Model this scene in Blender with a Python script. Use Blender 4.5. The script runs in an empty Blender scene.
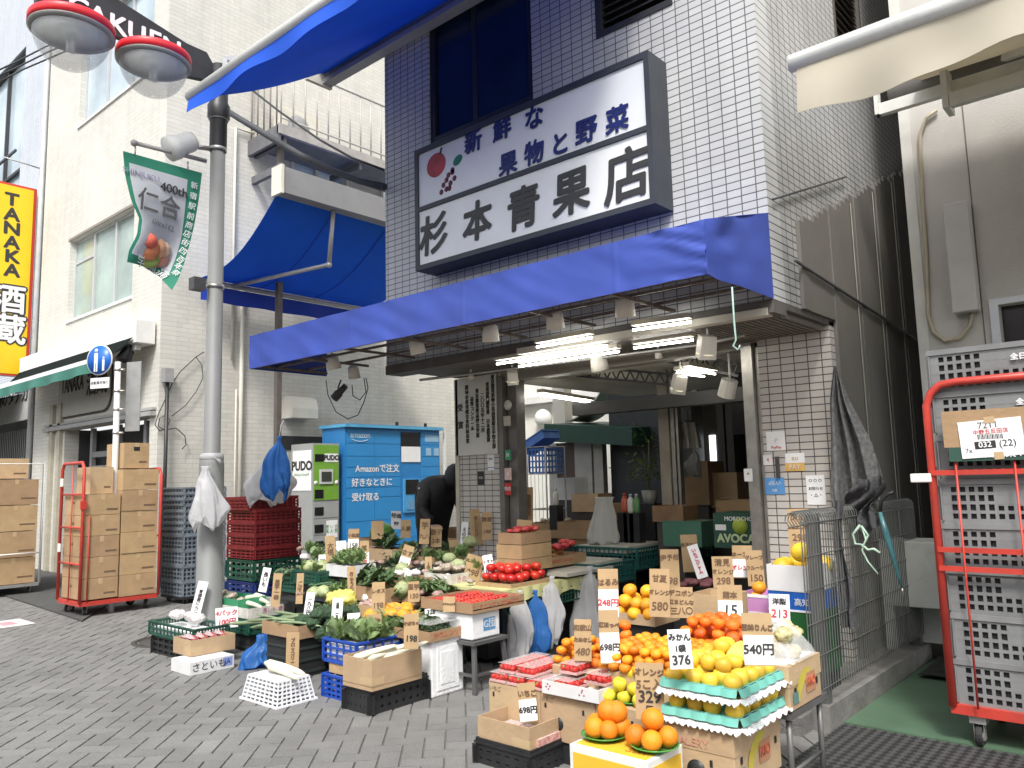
import bpy, bmesh, math, random
from math import radians, sin, cos, pi, tan, atan2, sqrt
from mathutils import Vector, Matrix, noise
random.seed(7)
sc = bpy.context.scene
# ------------------------------------------------------------ camera
yaw, pitch, roll, FPX, CAMH = radians(41.2), radians(6.87), radians(1.46), 790.0, 1.5
fwd = Vector((-sin(yaw)*cos(pitch), cos(yaw)*cos(pitch), sin(pitch)))
_r = Vector((cos(yaw), sin(yaw), 0)); _d = fwd.cross(_r)
RT = _r*cos(roll) + _d*sin(roll); DN = -_r*sin(roll) + _d*cos(roll)
CAMP = Vector((0, 0, CAMH))
cd = bpy.data.cameras.new('camera'); cam = bpy.data.objects.new('camera', cd)
sc.collection.objects.link(cam); sc.camera = cam
cd.sensor_width = 36; cd.lens = FPX/1024*36; cd.clip_start = .05; cd.clip_end = 500
cam.matrix_world = Matrix((( RT.x, -DN.x, -fwd.x, CAMP.x), (RT.y, -DN.y, -fwd.y, CAMP.y), (RT.z, -DN.z, -fwd.z, CAMP.z), (0,0,0,1)))
# ------------------------------------------------------------ light: bright overcast
w = bpy.data.worlds.new('World'); sc.world = w; w.use_nodes = True
nt = w.node_tree; bg = nt.nodes['Background']
sky = nt.nodes.new('ShaderNodeTexSky'); sky.sky_type = 'NISHITA'; sky.sun_disc = False
SUN_EL, SUN_AZ = radians(52), radians(146)
sky.sun_elevation = SUN_EL; sky.sun_rotation = SUN_AZ; sky.air_density = 1.0; sky.dust_density = 3.0
hs = nt.nodes.new('ShaderNodeHueSaturation'); hs.inputs['Saturation'].default_value = .22
nt.links.new(sky.outputs[0], hs.inputs['Color']); nt.links.new(hs.outputs[0], bg.inputs['Color'])
bg.inputs['Strength'].default_value = .15
sl = bpy.data.lights.new('sun', 'SUN'); sl.energy = 1.5; sl.angle = radians(11); sl.color = (1, .96, .9)
so = bpy.data.objects.new('sun', sl); sc.collection.objects.link(so); so.location = (0, -5, 12)
sdir = Vector((sin(SUN_AZ)*cos(SUN_EL), cos(SUN_AZ)*cos(SUN_EL), sin(SUN_EL)))
so.rotation_euler = sdir.to_track_quat('Z', 'Y').to_euler()
sc.view_settings.view_transform = 'Standard'; sc.view_settings.look = 'None'; sc.view_settings.gamma = 1
sc.view_settings.exposure = 1.04
sc.cycles.use_denoising = True; sc.cycles.max_bounces = 8; sc.cycles.diffuse_bounces = 4; sc.cycles.transparent_max_bounces = 8
# ------------------------------------------------------------ where things stand
def ray(px, py): return fwd + RT*((px-512)/FPX) + DN*((py-384)/FPX)
def PZ(px, py, z=0): d = ray(px, py); return CAMP + d*((z-CAMH)/d.z)
def PY(px, py, Y): d = ray(px, py); return CAMP + d*(Y/d.y)
def PX(px, py, X): d = ray(px, py); return CAMP + d*(X/d.x)
def ext(p, ax, px):                 # how far along ax from p the column px lies
    k = (px-512)/FPX; q = p-CAMP; ax = Vector(ax)
    return (k*q.dot(fwd)-q.dot(RT))/(ax.dot(RT)-k*ax.dot(fwd))
def SP(px, py, a=.42, b=.22, y0=3.8):   # point on the rising display
    d = ray(px, py); t = (a+b*(-y0)-CAMH)/(d.z-b*d.y); return CAMP+d*t
# ------------------------------------------------------------ materials
MATS = {}
def mat(name, col, rough=.6, var=.12, scale=6, bump=0, metal=0, bscale=None, spec=.5, trans=0, emit=None, alpha=1, coat=0, sss=0, objvar=0, dirt=0):
    if name in MATS: return MATS[name]
    m = bpy.data.materials.new(name); MATS[name] = m; m.use_nodes = True
    n = m.node_tree.nodes; l = m.node_tree.links; b = n['Principled BSDF']
    b.inputs['Roughness'].default_value = rough; b.inputs['Metallic'].default_value = metal
    b.inputs['Specular IOR Level'].default_value = spec
    b.inputs['Alpha'].default_value = alpha; b.inputs['Coat Weight'].default_value = coat
    if sss: b.inputs['Subsurface Weight'].default_value = sss; b.inputs['Subsurface Scale'].default_value = .02
    tc = n.new('ShaderNodeTexCoord'); nz = n.new('ShaderNodeTexNoise'); nz.inputs['Scale'].default_value = scale; nz.inputs['Detail'].default_value = 5
    l.new(tc.outputs['Object'], nz.inputs['Vector'])
    r = n.new('ShaderNodeValToRGB'); r.color_ramp.elements[0].position = .3; r.color_ramp.elements[1].position = .7
    lo = [max(0, c*(1-var)) for c in col]; hi = [min(1, c*(1+var)) for c in col]
    r.color_ramp.elements[0].color = (*lo, 1); r.color_ramp.elements[1].color = (*hi, 1)
    l.new(nz.outputs['Fac'], r.inputs['Fac']); out = r.outputs['Color']
    if dirt:
        n2 = n.new('ShaderNodeTexNoise'); n2.inputs['Scale'].default_value = scale*.35; n2.inputs['Detail'].default_value = 8; n2.inputs['Roughness'].default_value = .7
        l.new(tc.outputs['Object'], n2.inputs['Vector'])
        rr = n.new('ShaderNodeMapRange'); rr.inputs[1].default_value = .52; rr.inputs[2].default_value = .75; rr.inputs[3].default_value = 0; rr.inputs[4].default_value = dirt
        l.new(n2.outputs['Fac'], rr.inputs[0])
        mx = n.new('ShaderNodeMixRGB'); mx.inputs[2].default_value = (.09, .08, .065, 1)
        l.new(rr.outputs[0], mx.inputs[0]); l.new(out, mx.inputs[1]); out = mx.outputs[0]
    if objvar:
        oi = n.new('ShaderNodeObjectInfo'); h = n.new('ShaderNodeHueSaturation')
        mr = n.new('ShaderNodeMapRange'); mr.inputs[3].default_value = 1-objvar; mr.inputs[4].default_value = 1+objvar
        mh = n.new('ShaderNodeMapRange'); mh.inputs[3].default_value = .5-objvar*.04; mh.inputs[4].default_value = .5+objvar*.04
        l.new(oi.outputs['Random'], mr.inputs[0]); l.new(oi.outputs['Random'], mh.inputs[0])
        l.new(mr.outputs[0], h.inputs['Value']); l.new(mh.outputs[0], h.inputs['Hue']); l.new(out, h.inputs['Color']); out = h.outputs[0]
    l.new(out, b.inputs['Base Color'])
    if emit: b.inputs['Emission Color'].default_value = (*emit[0], 1); b.inputs['Emission Strength'].default_value = emit[1]
    if bump:
        nb = n.new('ShaderNodeTexNoise'); nb.inputs['Scale'].default_value = bscale or scale*4; nb.inputs['Detail'].default_value = 4
        l.new(tc.outputs['Object'], nb.inputs['Vector'])
        bu = n.new('ShaderNodeBump'); bu.inputs['Strength'].default_value = bump; bu.inputs['Distance'].default_value = .02
        l.new(nb.outputs['Fac'], bu.inputs['Height']); l.new(bu.outputs[0], b.inputs['Normal'])
    if trans:
        tr = n.new('ShaderNodeBsdfTranslucent'); l.new(out, tr.inputs['Color'])
        ms = n.new('ShaderNodeMixShader'); ms.inputs[0].default_value = trans
        l.new(b.outputs[0], ms.inputs[1]); l.new(tr.outputs[0], ms.inputs[2]); l.new(ms.outputs[0], n['Material Output'].inputs['Surface'])
    return m
def brickmat(name, axis, tile, mortar, bw, rh, ms, col2=None, offset=0, bump=.3, rough=.45, dirt=.0, var=.08, org=(0,0)):
    m = bpy.data.materials.new(name); MATS[name] = m; m.use_nodes = True
    n = m.node_tree.nodes; l = m.node_tree.links; b = n['Principled BSDF']; b.inputs['Roughness'].default_value = rough
    tc = n.new('ShaderNodeNewGeometry'); sx = n.new('ShaderNodeSeparateXYZ'); cb = n.new('ShaderNodeCombineXYZ')
    l.new(tc.outputs['Position'], sx.inputs[0])
    def add(o, v):
        a = n.new('ShaderNodeMath'); a.operation = 'ADD'; a.inputs[1].default_value = v; l.new(o, a.inputs[0]); return a.outputs[0]
    l.new(add(sx.outputs[axis], 100+org[0]), cb.inputs[0]); l.new(add(sx.outputs['Z'], org[1]), cb.inputs[1])
    br = n.new('ShaderNodeTexBrick'); br.offset = offset; br.squash = 1
    l.new(cb.outputs[0], br.inputs['Vector'])
    br.inputs['Scale'].default_value = 1; br.inputs['Brick Width'].default_value = bw; br.inputs['Row Height'].default_value = rh
    br.inputs['Mortar Size'].default_value = ms; br.inputs['Mortar Smooth'].default_value = .2; br.inputs['Bias'].default_value = 0
    c2 = col2 or [c*(1-var) for c in tile]
    br.inputs['Color1'].default_value = (*tile, 1); br.inputs['Color2'].default_value = (*c2, 1); br.inputs['Mortar'].default_value = (*mortar, 1)
    nz = n.new('ShaderNodeTexNoise'); nz.inputs['Scale'].default_value = 1.2; nz.inputs['Detail'].default_value = 8; nz.inputs['Roughness'].default_value = .65
    l.new(tc.outputs['Position'], nz.inputs['Vector'])
    mp = n.new('ShaderNodeMapping'); mp.inputs['Scale'].default_value = (3, 3, .25); l.new(tc.outputs['Position'], mp.inputs[0])
    nz2 = n.new('ShaderNodeTexNoise'); nz2.inputs['Scale'].default_value = 1.5; nz2.inputs['Detail'].default_value = 6; l.new(mp.outputs[0], nz2.inputs['Vector'])
    mr = n.new('ShaderNodeMapRange'); mr.inputs[1].default_value = .35; mr.inputs[2].default_value = .75; mr.inputs[3].default_value = 1; mr.inputs[4].default_value = 1-dirt
    ml = n.new('ShaderNodeMath'); ml.operation = 'MULTIPLY'
    mr2 = n.new('ShaderNodeMapRange'); mr2.inputs[1].default_value = .45; mr2.inputs[2].default_value = .75; mr2.inputs[3].default_value = 1; mr2.inputs[4].default_value = 1-dirt*.7
    l.new(nz.outputs['Fac'], mr.inputs[0]); l.new(nz2.outputs['Fac'], mr2.inputs[0]); l.new(mr.outputs[0], ml.inputs[0]); l.new(mr2.outputs[0], ml.inputs[1])
    mx = n.new('ShaderNodeMixRGB'); mx.blend_type = 'MULTIPLY'; mx.inputs[0].default_value = 1
    l.new(br.outputs['Color'], mx.inputs[1]); l.new(ml.outputs[0], mx.inputs[2]); l.new(mx.outputs[0], b.inputs['Base Color'])
    bu = n.new('ShaderNodeBump'); bu.inputs['Strength'].default_value = bump; bu.inputs['Distance'].default_value = .004; bu.invert = True
    l.new(br.outputs['Fac'], bu.inputs['Height']); l.new(bu.outputs[0], b.inputs['Normal'])
    return m
GL = bpy.data.materials.new('clear_glass'); GL.use_nodes = True
_b = GL.node_tree.nodes['Principled BSDF']; _b.inputs['Base Color'].default_value = (.62,.65,.65,1); _b.inputs['Roughness'].default_value = .06; _b.inputs['Alpha'].default_value = .36
FILM = bpy.data.materials.new('clear_film'); FILM.use_nodes = True
_b = FILM.node_tree.nodes['Principled BSDF']; _b.inputs['Base Color'].default_value = (.9,.9,.9,1); _b.inputs['Roughness'].default_value = .15; _b.inputs['Alpha'].default_value = .22
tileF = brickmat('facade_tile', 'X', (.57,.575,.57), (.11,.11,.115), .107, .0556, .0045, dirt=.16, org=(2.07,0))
tileP = brickmat('lamp_warmed_pillar_tile', 'X', (.62,.585,.54), (.10,.09,.085), .107, .0556, .0045, dirt=.2, org=(2.07,0))  # warm cast of the shop lamps and some dirt put into the tile colour
tileS = brickmat('shaded_side_tile', 'Y', (.46,.46,.455), (.06,.06,.06), .107, .0556, .0045, dirt=.25)  # same tile as the front, alley shade put into its darker colour
wbrX = brickmat('painted_brick', 'X', (.66,.645,.59), (.54,.525,.47), .23, .075, .006, offset=.5, bump=.5, rough=.7, dirt=.12)
wbrY = brickmat('painted_brick_side', 'Y', (.64,.625,.57), (.53,.51,.46), .23, .075, .006, offset=.5, bump=.5, rough=.7, dirt=.14)
farT = brickmat('far_tile', 'X', (.62,.66,.72), (.30,.32,.36), .107, .0556, .006, dirt=.1)
CARD = mat('cardboard', (.40,.265,.145), .85, .10, 7, .2, objvar=.16, dirt=.12)
CARDL = mat('light_cardboard', (.47,.335,.20), .85, .07, 9, .15, objvar=.08)
TAPE = mat('packing_tape', (.52,.38,.22), .25, .05)
PAPER = mat('white_paper', (.82,.82,.82), .8, .04)
INK = mat('black_ink', (.03,.03,.03), .7, .1)
REDINK = mat('red_ink', (.6,.05,.05), .7, .1)
BLUEINK = mat('blue_ink', (.02,.06,.25), .6, .1)
WPRINT = mat('white_print', (.75,.75,.75), .6, .1)
STYRO = mat('white_styrofoam', (.82,.83,.84), .75, .05, 15, .25, dirt=.15)
GREYP = mat('grey_plastic', (.20,.205,.205), .5, .1, 8, .05, dirt=.2, objvar=.1)
DGREYP = mat('slate_plastic', (.17,.20,.23), .5, .15, 8, .05, dirt=.2, objvar=.12)
REDP = mat('maroon_plastic', (.20,.018,.022), .45, .15, 8, dirt=.15, objvar=.15)
BLKP = mat('black_plastic', (.022,.023,.025), .45, .2, 8)
BLUEP = mat('blue_plastic', (.015,.07,.40), .4, .1, 8)
DBLUEP = mat('navy_plastic', (.015,.035,.16), .45, .1, 8)
GRNP = mat('dark_green_plastic', (.015,.075,.05), .45, .15, 8)
GRN2 = mat('green_plastic', (.05,.28,.14), .4, .1, 8)
TEALP = mat('teal_green_plastic', (.02,.11,.10), .45, .12, 8)
REDPAINT = mat('red_painted_steel', (.50,.05,.035), .42, .12, 10, .05, dirt=.25)
STEEL = mat('galvanised_steel', (.42,.42,.41), .45, .12, 12, metal=.6, dirt=.1)
SSTEEL = mat('brushed_steel', (.5,.48,.44), .35, .15, 12, metal=.85)
DSTEEL = mat('dark_steel', (.06,.06,.062), .5, .15, 10)
GPAINT = mat('grey_paint', (.20,.205,.20), .55, .06, 4, .04, dirt=.2)
WPAINT = mat('white_paint', (.74,.74,.71), .55, .05, 5, dirt=.15)
CREAM = mat('cream_paint', (.66,.63,.54), .6, .06, 4, dirt=.12)
RUBBER = mat('black_rubber', (.02,.02,.02), .7, .2, 8)
WBAG = mat('white_bag_film', (.72,.72,.73), .35, .06, 12, .5, bscale=18, trans=.5, alpha=.88)
BBAG = mat('blue_bag_film', (.05,.22,.60), .35, .1, 12, .5, bscale=18, trans=.5, alpha=.9)
DARK = mat('dark_interior', (.03,.03,.032), .7, .2, 3)
# ------------------------------------------------------------ mesh helpers
COL = sc.collection
class MB:
    def __init__(s): s.v = []; s.f = []; s.sm = []
    def add(s, vs, fs, smooth=False):
        o = len(s.v); s.v += [Vector(v) for v in vs]; s.f += [tuple(i+o for i in f) for f in fs]; s.sm += [smooth]*len(fs); return s
    def box(s, x0, x1, y0, y1, z0, z1, M=None):
        vs = [(x,y,z) for z in (z0,z1) for y in (y0,y1) for x in (x0,x1)]
        if M: vs = [M @ Vector(v) for v in vs]
        return s.add(vs, [(0,2,3,1),(4,5,7,6),(0,1,5,4),(2,6,7,3),(0,4,6,2),(1,3,7,5)])
    def obox(s, c, u, v, n, a, b, t):      # centred oriented box, full sizes a,b,t
        c, u, v, n = Vector(c), Vector(u).normalized(), Vector(v).normalized(), Vector(n).normalized()
        vs = [c+u*(i*a/2)+v*(j*b/2)+n*(k*t/2) for k in (-1,1) for j in (-1,1) for i in (-1,1)]
        return s.add(vs, [(0,2,3,1),(4,5,7,6),(0,1,5,4),(2,6,7,3),(0,4,6,2),(1,3,7,5)])
    def bar(s, a, b, wd=.02, ht=None, up=(0,0,1)):
        a, b = Vector(a), Vector(b); d = b-a; L = d.length; d.normalize()
        u = Vector(up); 
        if abs(d.dot(u)) > .98: u = Vector((0,1,0))
        sd = d.cross(u).normalized(); u2 = sd.cross(d)
        return s.obox((a+b)/2, d, sd, u2, L, wd, ht or wd)
    def tube(s, pts, r, n=8, cap=True, smooth=True):
        pts = [Vector(p) for p in pts]; rs = r if isinstance(r, (list,tuple)) else [r]*len(pts)
        vs = []; fs = []; prev = None
        for i, p in enumerate(pts):
            d = (pts[min(i+1,len(pts)-1)]-pts[max(i-1,0)]).normalized()
            if prev is None:
                u = Vector((0,0,1)) if abs(d.z) < .9 else Vector((1,0,0)); u = (u-d*u.dot(d)).normalized()
            else:
                u = (prev-d*prev.dot(d)).normalized()
            prev = u; v = d.cross(u)
            for k in range(n): a = 2*pi*k/n; vs.append(p+(u*cos(a)+v*sin(a))*rs[i])
        for i in range(len(pts)-1):
            for k in range(n): fs.append((i*n+k, i*n+(k+1)%n, (i+1)*n+(k+1)%n, (i+1)*n+k))
        s.add(vs, fs, smooth)
        if cap:
            o = len(s.v)-len(vs); s.f += [tuple(o+k for k in range(n))[::-1], tuple(o+(len(pts)-1)*n+k for k in range(n))]; s.sm += [False]*2
        return s
    def lathe(s, c, prof, n=20, ax=(0,0,1), smooth=True):   # prof: (radius, height)
        c = Vector(c); q = Vector((0,0,1)).rotation_difference(Vector(ax).normalized()); vs = []; fs = []
        for r, h in prof:
            for k in range(n): a = 2*pi*k/n; vs.append(c+q @ Vector((r*cos(a), r*sin(a), h)))
        for i in range(len(prof)-1):
            for k in range(n): fs.append((i*n+k, i*n+(k+1)%n, (i+1)*n+(k+1)%n, (i+1)*n+k))
        return s.add(vs, fs, smooth)
    def quad(s, *vs): return s.add(vs, [tuple(range(len(vs)))])
    def sheet(s, fn, nu, nv, th=.002, smooth=True):      # fn(u,v)->point, closed thin sheet
        g = [[Vector(fn(i/nu, j/nv)) for j in range(nv+1)] for i in range(nu+1)]
        nr = [[None]*(nv+1) for _ in range(nu+1)]
        for i in range(nu+1):
            for j in range(nv+1):
                a = g[min(i+1,nu)][j]-g[max(i-1,0)][j]; b = g[i][min(j+1,nv)]-g[i][max(j-1,0)]
                c = a.cross(b); nr[i][j] = c.normalized() if c.length > 1e-9 else Vector((0,0,1))
        W = nv+1; N = (nu+1)*W
        vs = [g[i][j]+nr[i][j]*th/2 for i in range(nu+1) for j in range(W)]+[g[i][j]-nr[i][j]*th/2 for i in range(nu+1) for j in range(W)]
        fs = []
        for i in range(nu):
            for j in range(nv):
                a = i*W+j; fs.append((a, a+W, a+W+1, a+1)); fs.append((N+a, N+a+1, N+a+W+1, N+a+W))
        s.add(vs, fs, smooth); fs = []
        for i in range(nu): fs.append((i*W, N+i*W, N+(i+1)*W, (i+1)*W)); a = i*W+nv; fs.append((a, a+W, N+a+W, N+a))
        for j in range(nv): fs.append((j, j+1, N+j+1, N+j)); a = nu*W+j; fs.append((a, N+a, N+a+1, a+1))
        o = len(s.v)-len(vs); s.v += [v.copy() for v in vs]; o += len(vs); s.f += [tuple(i+o for i in f) for f in fs]; s.sm += [False]*len(fs); return s
    def poly(s, pts, off):                               # extruded polygon
        pts = [Vector(p) for p in pts]; off = Vector(off); n = len(pts)
        return s.add(pts+[p+off for p in pts], [tuple(range(n))[::-1], tuple(range(n, 2*n))]+[(i, (i+1)%n, n+(i+1)%n, n+i) for i in range(n)])
    def sphere(s, c, r, n=12, m=8, sq=1):
        c = Vector(c); return s.lathe(c, [(max(1e-4, r*sin(pi*i/m)), -r*sq*cos(pi*i/m)) for i in range(m+1)], n)
    def build(s, name, mt, parent=None, bevel=0):
        off = Vector((0,0,0)); p = parent
        while p: off += p.location; p = p.parent
        if parent is None:
            xs = [v.x for v in s.v]; ys = [v.y for v in s.v]; zs = [v.z for v in s.v]
            org = Vector(((min(xs)+max(xs))/2, (min(ys)+max(ys))/2, min(zs)))
        else: org = off
        me = bpy.data.meshes.new(name); me.from_pydata([v-org for v in s.v], [], s.f); me.update()
        me.polygons.foreach_set('use_smooth', s.sm)
        o = bpy.data.objects.new(name, me); COL.objects.link(o)
        if mt: me.materials.append(mt)
        if parent: o.parent = parent
        else: o.location = org
        if bevel:
            b = o.modifiers.new('bevel', 'BEVEL'); b.width = bevel; b.segments = 2; b.limit_method = 'ANGLE'
        return o
ROOTS = []
def thing(name, label, cat, group=None, loc=(0,0,0)):
    o = bpy.data.objects.new(name, None); COL.objects.link(o); o.location = loc; o['label'] = label; o['category'] = cat
    if group: o['group'] = group
    o.empty_display_size = .1; ROOTS.append(o)
    return o
def tag(o, label, cat, group=None):
    o['label'] = label; o['category'] = cat
    if group: o['group'] = group
    return o
def struct(o): o['kind'] = 'structure'; return o
def kids(o): return [c for c in bpy.data.objects if c.parent == o] if False else list(CH.get(o.name, []))
def copy_tree(o, loc=None, rz=None, label=None, parent=None, rot=None, scale=None):
    c = o.copy(); COL.objects.link(c)
    if parent: c.parent = parent
    if loc is not None: c.location = loc
    if rz is not None: c.rotation_euler = (0,0,rz)
    if rot is not None: c.rotation_euler = rot
    if scale is not None: c.scale = (scale,)*3 if not hasattr(scale, '__len__') else scale
    if label: c['label'] = label
    for ch in o.children: copy_tree(ch, parent=c)
    return c
FONTQ = []
_fonts = {}
def text(s, c, u, v, size, mt, parent, name='lettering', bold=0, align='CENTER', sx=1, depth=.001, spacing=1):
    cu = bpy.data.curves.new(name, 'FONT'); cu.body = s; cu.size = size; cu.align_x = align; cu.align_y = 'CENTER'
    cu.extrude = depth; cu.resolution_u = 3; cu.space_line = spacing
    u, v = Vector(u).normalized(), Vector(v).normalized(); n = u.cross(v)
    o = bpy.data.objects.new(name, cu); COL.objects.link(o); cu.materials.append(mt)
    FONTQ.append((o, parent, bold, Matrix(((u.x*sx, v.x, n.x, c[0]), (u.y*sx, v.y, n.y, c[1]), (u.z*sx, v.z, n.z, c[2]), (0,0,0,1)))))
    return o
def finish_text():
    dg = bpy.context.evaluated_depsgraph_get(); dg.update()
    for o, parent, bold, M in FONTQ:
        me = bpy.data.meshes.new_from_object(o.evaluated_get(dg))
        if bold:
            bm = bmesh.new(); q0 = me
            for i, (dx, dy) in enumerate(((0,0),(1,0),(-1,0),(0,1),(0,-1),(.7,.7),(-.7,.7),(.7,-.7),(-.7,-.7))):
                k = me.copy(); k.transform(Matrix.Translation((dx*bold, dy*bold, .0003*i))); bm.from_mesh(k); bpy.data.meshes.remove(k)
            bm.to_mesh(me); bm.free()
        nm = o.name.split('.')[0]; cu = o.data
        bpy.data.objects.remove(o); bpy.data.curves.remove(cu)
        off = Vector((0,0,0)); p = parent
        while p: off += p.location; p = p.parent
        me.transform(Matrix.Translation(-off) @ M)
        q = bpy.data.objects.new(nm, me); COL.objects.link(q); q.parent = parent
def jit(a): return random.uniform(-a, a)
X1, Y1, Z1 = Vector((1,0,0)), Vector((0,1,0)), Vector((0,0,1))
# ============================================================ ground
FY, PYP, XR, XL, ZB = 5.0, 6.0, -2.06, -6.02, 2.64      # upper facade, pillar plane, right and left side, soffit height
WY, WX = 5.57, -12.2                                     # white building: street face, yard side
g = MB(); g.quad((-60,-30,-.009),(30,-30,-.009),(30,40,-.009),(-60,40,-.009))
struct(g.build('ground', mat('joint_sand', (.125,.12,.11), .9, .2, 20)))
def paver_mat():
    m = bpy.data.materials.new('concrete_paver'); m.use_nodes = True
    n = m.node_tree.nodes; l = m.node_tree.links; b = n['Principled BSDF']; b.inputs['Roughness'].default_value = .75
    at = n.new('ShaderNodeAttribute'); at.attribute_name = 'tone'
    nz = n.new('ShaderNodeTexNoise'); nz.inputs['Scale'].default_value = 90; nz.inputs['Detail'].default_value = 3
    n2 = n.new('ShaderNodeTexNoise'); n2.inputs['Scale'].default_value = .9; n2.inputs['Detail'].default_value = 8; n2.inputs['Roughness'].default_value = .7
    tc = n.new('ShaderNodeTexCoord'); l.new(tc.outputs['Object'], nz.inputs['Vector']); l.new(tc.outputs['Object'], n2.inputs['Vector'])
    r = n.new('ShaderNodeValToRGB'); r.color_ramp.elements[0].color = (.165,.164,.158,1); r.color_ramp.elements[1].color = (.235,.233,.225,1)
    r.color_ramp.elements[0].position = .3; r.color_ramp.elements[1].position = .7; l.new(nz.outputs['Fac'], r.inputs['Fac'])
    mr = n.new('ShaderNodeMapRange'); mr.inputs[1].default_value = .35; mr.inputs[2].default_value = .7; mr.inputs[3].default_value = .74; mr.inputs[4].default_value = 1.12
    l.new(n2.outputs['Fac'], mr.inputs[0])
    mu = n.new('ShaderNodeMath'); mu.operation = 'MULTIPLY'; l.new(at.outputs['Fac'], mu.inputs[0]); l.new(mr.outputs[0], mu.inputs[1])
    mx = n.new('ShaderNodeMixRGB'); mx.blend_type = 'MULTIPLY'; mx.inputs[0].default_value = 1
    l.new(r.outputs[0], mx.inputs[1]); l.new(mu.outputs[0], mx.inputs[2])
    # chewing gum and oil spots
    vo = n.new('ShaderNodeTexVoronoi'); vo.inputs['Scale'].default_value = 2.3; l.new(tc.outputs['Object'], vo.inputs['Vector'])
    m3 = n.new('ShaderNodeMapRange'); m3.inputs[1].default_value = .03; m3.inputs[2].default_value = .055; m3.inputs[3].default_value = .45; m3.inputs[4].default_value = 0
    l.new(vo.outputs['Distance'], m3.inputs[0])
    mg = n.new('ShaderNodeMixRGB'); mg.inputs[2].default_value = (.08,.08,.077,1); l.new(m3.outputs[0], mg.inputs[0]); l.new(mx.outputs[0], mg.inputs[1])
    l.new(mg.outputs[0], b.inputs['Base Color'])
    bu = n.new('ShaderNodeBump'); bu.inputs['Strength'].default_value = .2; bu.inputs['Distance'].default_value = .003
    l.new(nz.outputs['Fac'], bu.inputs['Height']); l.new(bu.outputs[0], b.inputs['Normal'])
    return m
def pavers():
    Lp, Wp = .24, .12; vs = []; fs = []; tone = []
    ca, sa = cos(radians(45)), sin(radians(45)); e = .0026; ch = .0035
    def put(x0, y0, x1, y1):
        cx, cy = (x0+x1)/2, (y0+y1)/2; X = cx*ca-cy*sa; Y = cx*sa+cy*ca
        if not (-26 < X < 3 and .8 < Y < 13): return
        if X > -2.1 and Y > 4.72: return
        if Y > 5.45 and X > -13 and Y > 9.5: return
        if Y < 2.2 and X > -1: return
        x0 += e; y0 += e; x1 -= e; y1 -= e; o = len(vs); dz = random.uniform(-.0015, .0015)
        tx, ty = jit(.0012), jit(.0012)
        def P(x, y, z): vs.append((x*ca-y*sa, x*sa+y*ca, z))
        for x, y in ((x0,y0),(x1,y0),(x1,y1),(x0,y1)): P(x, y, -.018)
        for x, y in ((x0+ch,y0+ch),(x1-ch,y0+ch),(x1-ch,y1-ch),(x0+ch,y1-ch)): P(x, y, dz+(tx if x > cx else -tx)+(ty if y > cy else -ty))
        for f in ((4,5,6,7),(0,1,5,4),(1,2,6,5),(2,3,7,6),(3,0,4,7)): fs.append(tuple(i+o for i in f))
        t = random.choice((.93,.97,1,1,1.03,1.06))*random.uniform(.94,1.05); tone.extend([t]*5)
    # herringbone: horizontal brick at (i+j.. ) and vertical brick beside it
    for a in range(-90, 200):
        for b in range(-120, 120):
            # lattice vectors (1,1)*W and (2,-2)*W  (W = brick width, length 2W)
            ox = (a+2*b)*Wp; oy = (a-2*b)*Wp
            X = ox*ca-oy*sa; Y = ox*sa+oy*ca
            if not (-27 < X < 4 and .2 < Y < 13.5): continue
            put(ox, oy, ox+2*Wp, oy+Wp)
            put(ox+2*Wp, oy, ox+3*Wp, oy+2*Wp) if False else put(ox, oy+Wp, ox+Wp, oy+3*Wp)
    me = bpy.data.meshes.new('paving'); me.from_pydata(vs, [], fs); me.update()
    at = me.attributes.new('tone', 'FLOAT', 'FACE'); at.data.foreach_set('value', tone)
    me.materials.append(paver_mat()); o = bpy.data.objects.new('paving', me); COL.objects.link(o); struct(o)
pavers()
# right hand yard: green floor sheet, black chequer plate strip, concrete step
m = MB(); m.box(-1.795, 4.5, 4.98, 7.0, -.02, .012)
struct(m.build('yard_floor', mat('green_floor_paint', (.085,.15,.095), .5, .18, 3, .06, dirt=.45)))
def diamond_mat():
    m = mat('chequer_plate', (.055,.055,.057), .45, .2, 10, metal=.3, dirt=.3)
    n = m.node_tree.nodes; l = m.node_tree.links; b = n['Principled BSDF']
    tc = n.new('ShaderNodeTexCoord'); mp = n.new('ShaderNodeMapping'); mp.inputs['Rotation'].default_value = (0,0,radians(45)); mp.inputs['Scale'].default_value = (26,26,26)
    ck = n.new('ShaderNodeTexChecker'); ck.inputs['Scale'].default_value = 1; l.new(tc.outputs['Object'], mp.inputs[0]); l.new(mp.outputs[0], ck.inputs[0])
    bu = n.new('ShaderNodeBump'); bu.inputs['Strength'].default_value = .8; bu.inputs['Distance'].default_value = .006
    mxx = n.new('ShaderNodeMixRGB'); mxx.inputs[1].default_value = (.035,.035,.036,1); mxx.inputs[2].default_value = (.10,.10,.10,1); l.new(ck.outputs['Fac'], mxx.inputs[0]); l.new(mxx.outputs[0], b.inputs['Base Color'])
    l.new(ck.outputs['Fac'], bu.inputs['Height']); l.new(bu.outputs[0], b.inputs['Normal']); return m
m = MB()
m.box(-1.795, 4.5, 4.12, 4.97, -.02, .006)
o = struct(m.build('chequer_strip', diamond_mat())); o.name = 'walkway_plate'
m = MB(); m.box(-2.10, -1.80, 4.78, 7.0, -.02, .14); m.box(-4.2, -2.10, 6.0, 9.4, -.02, .02)
struct(m.build('kerb', mat('kerb_concrete', (.20,.195,.185), .85, .2, 8, .3, dirt=.5)))
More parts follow.
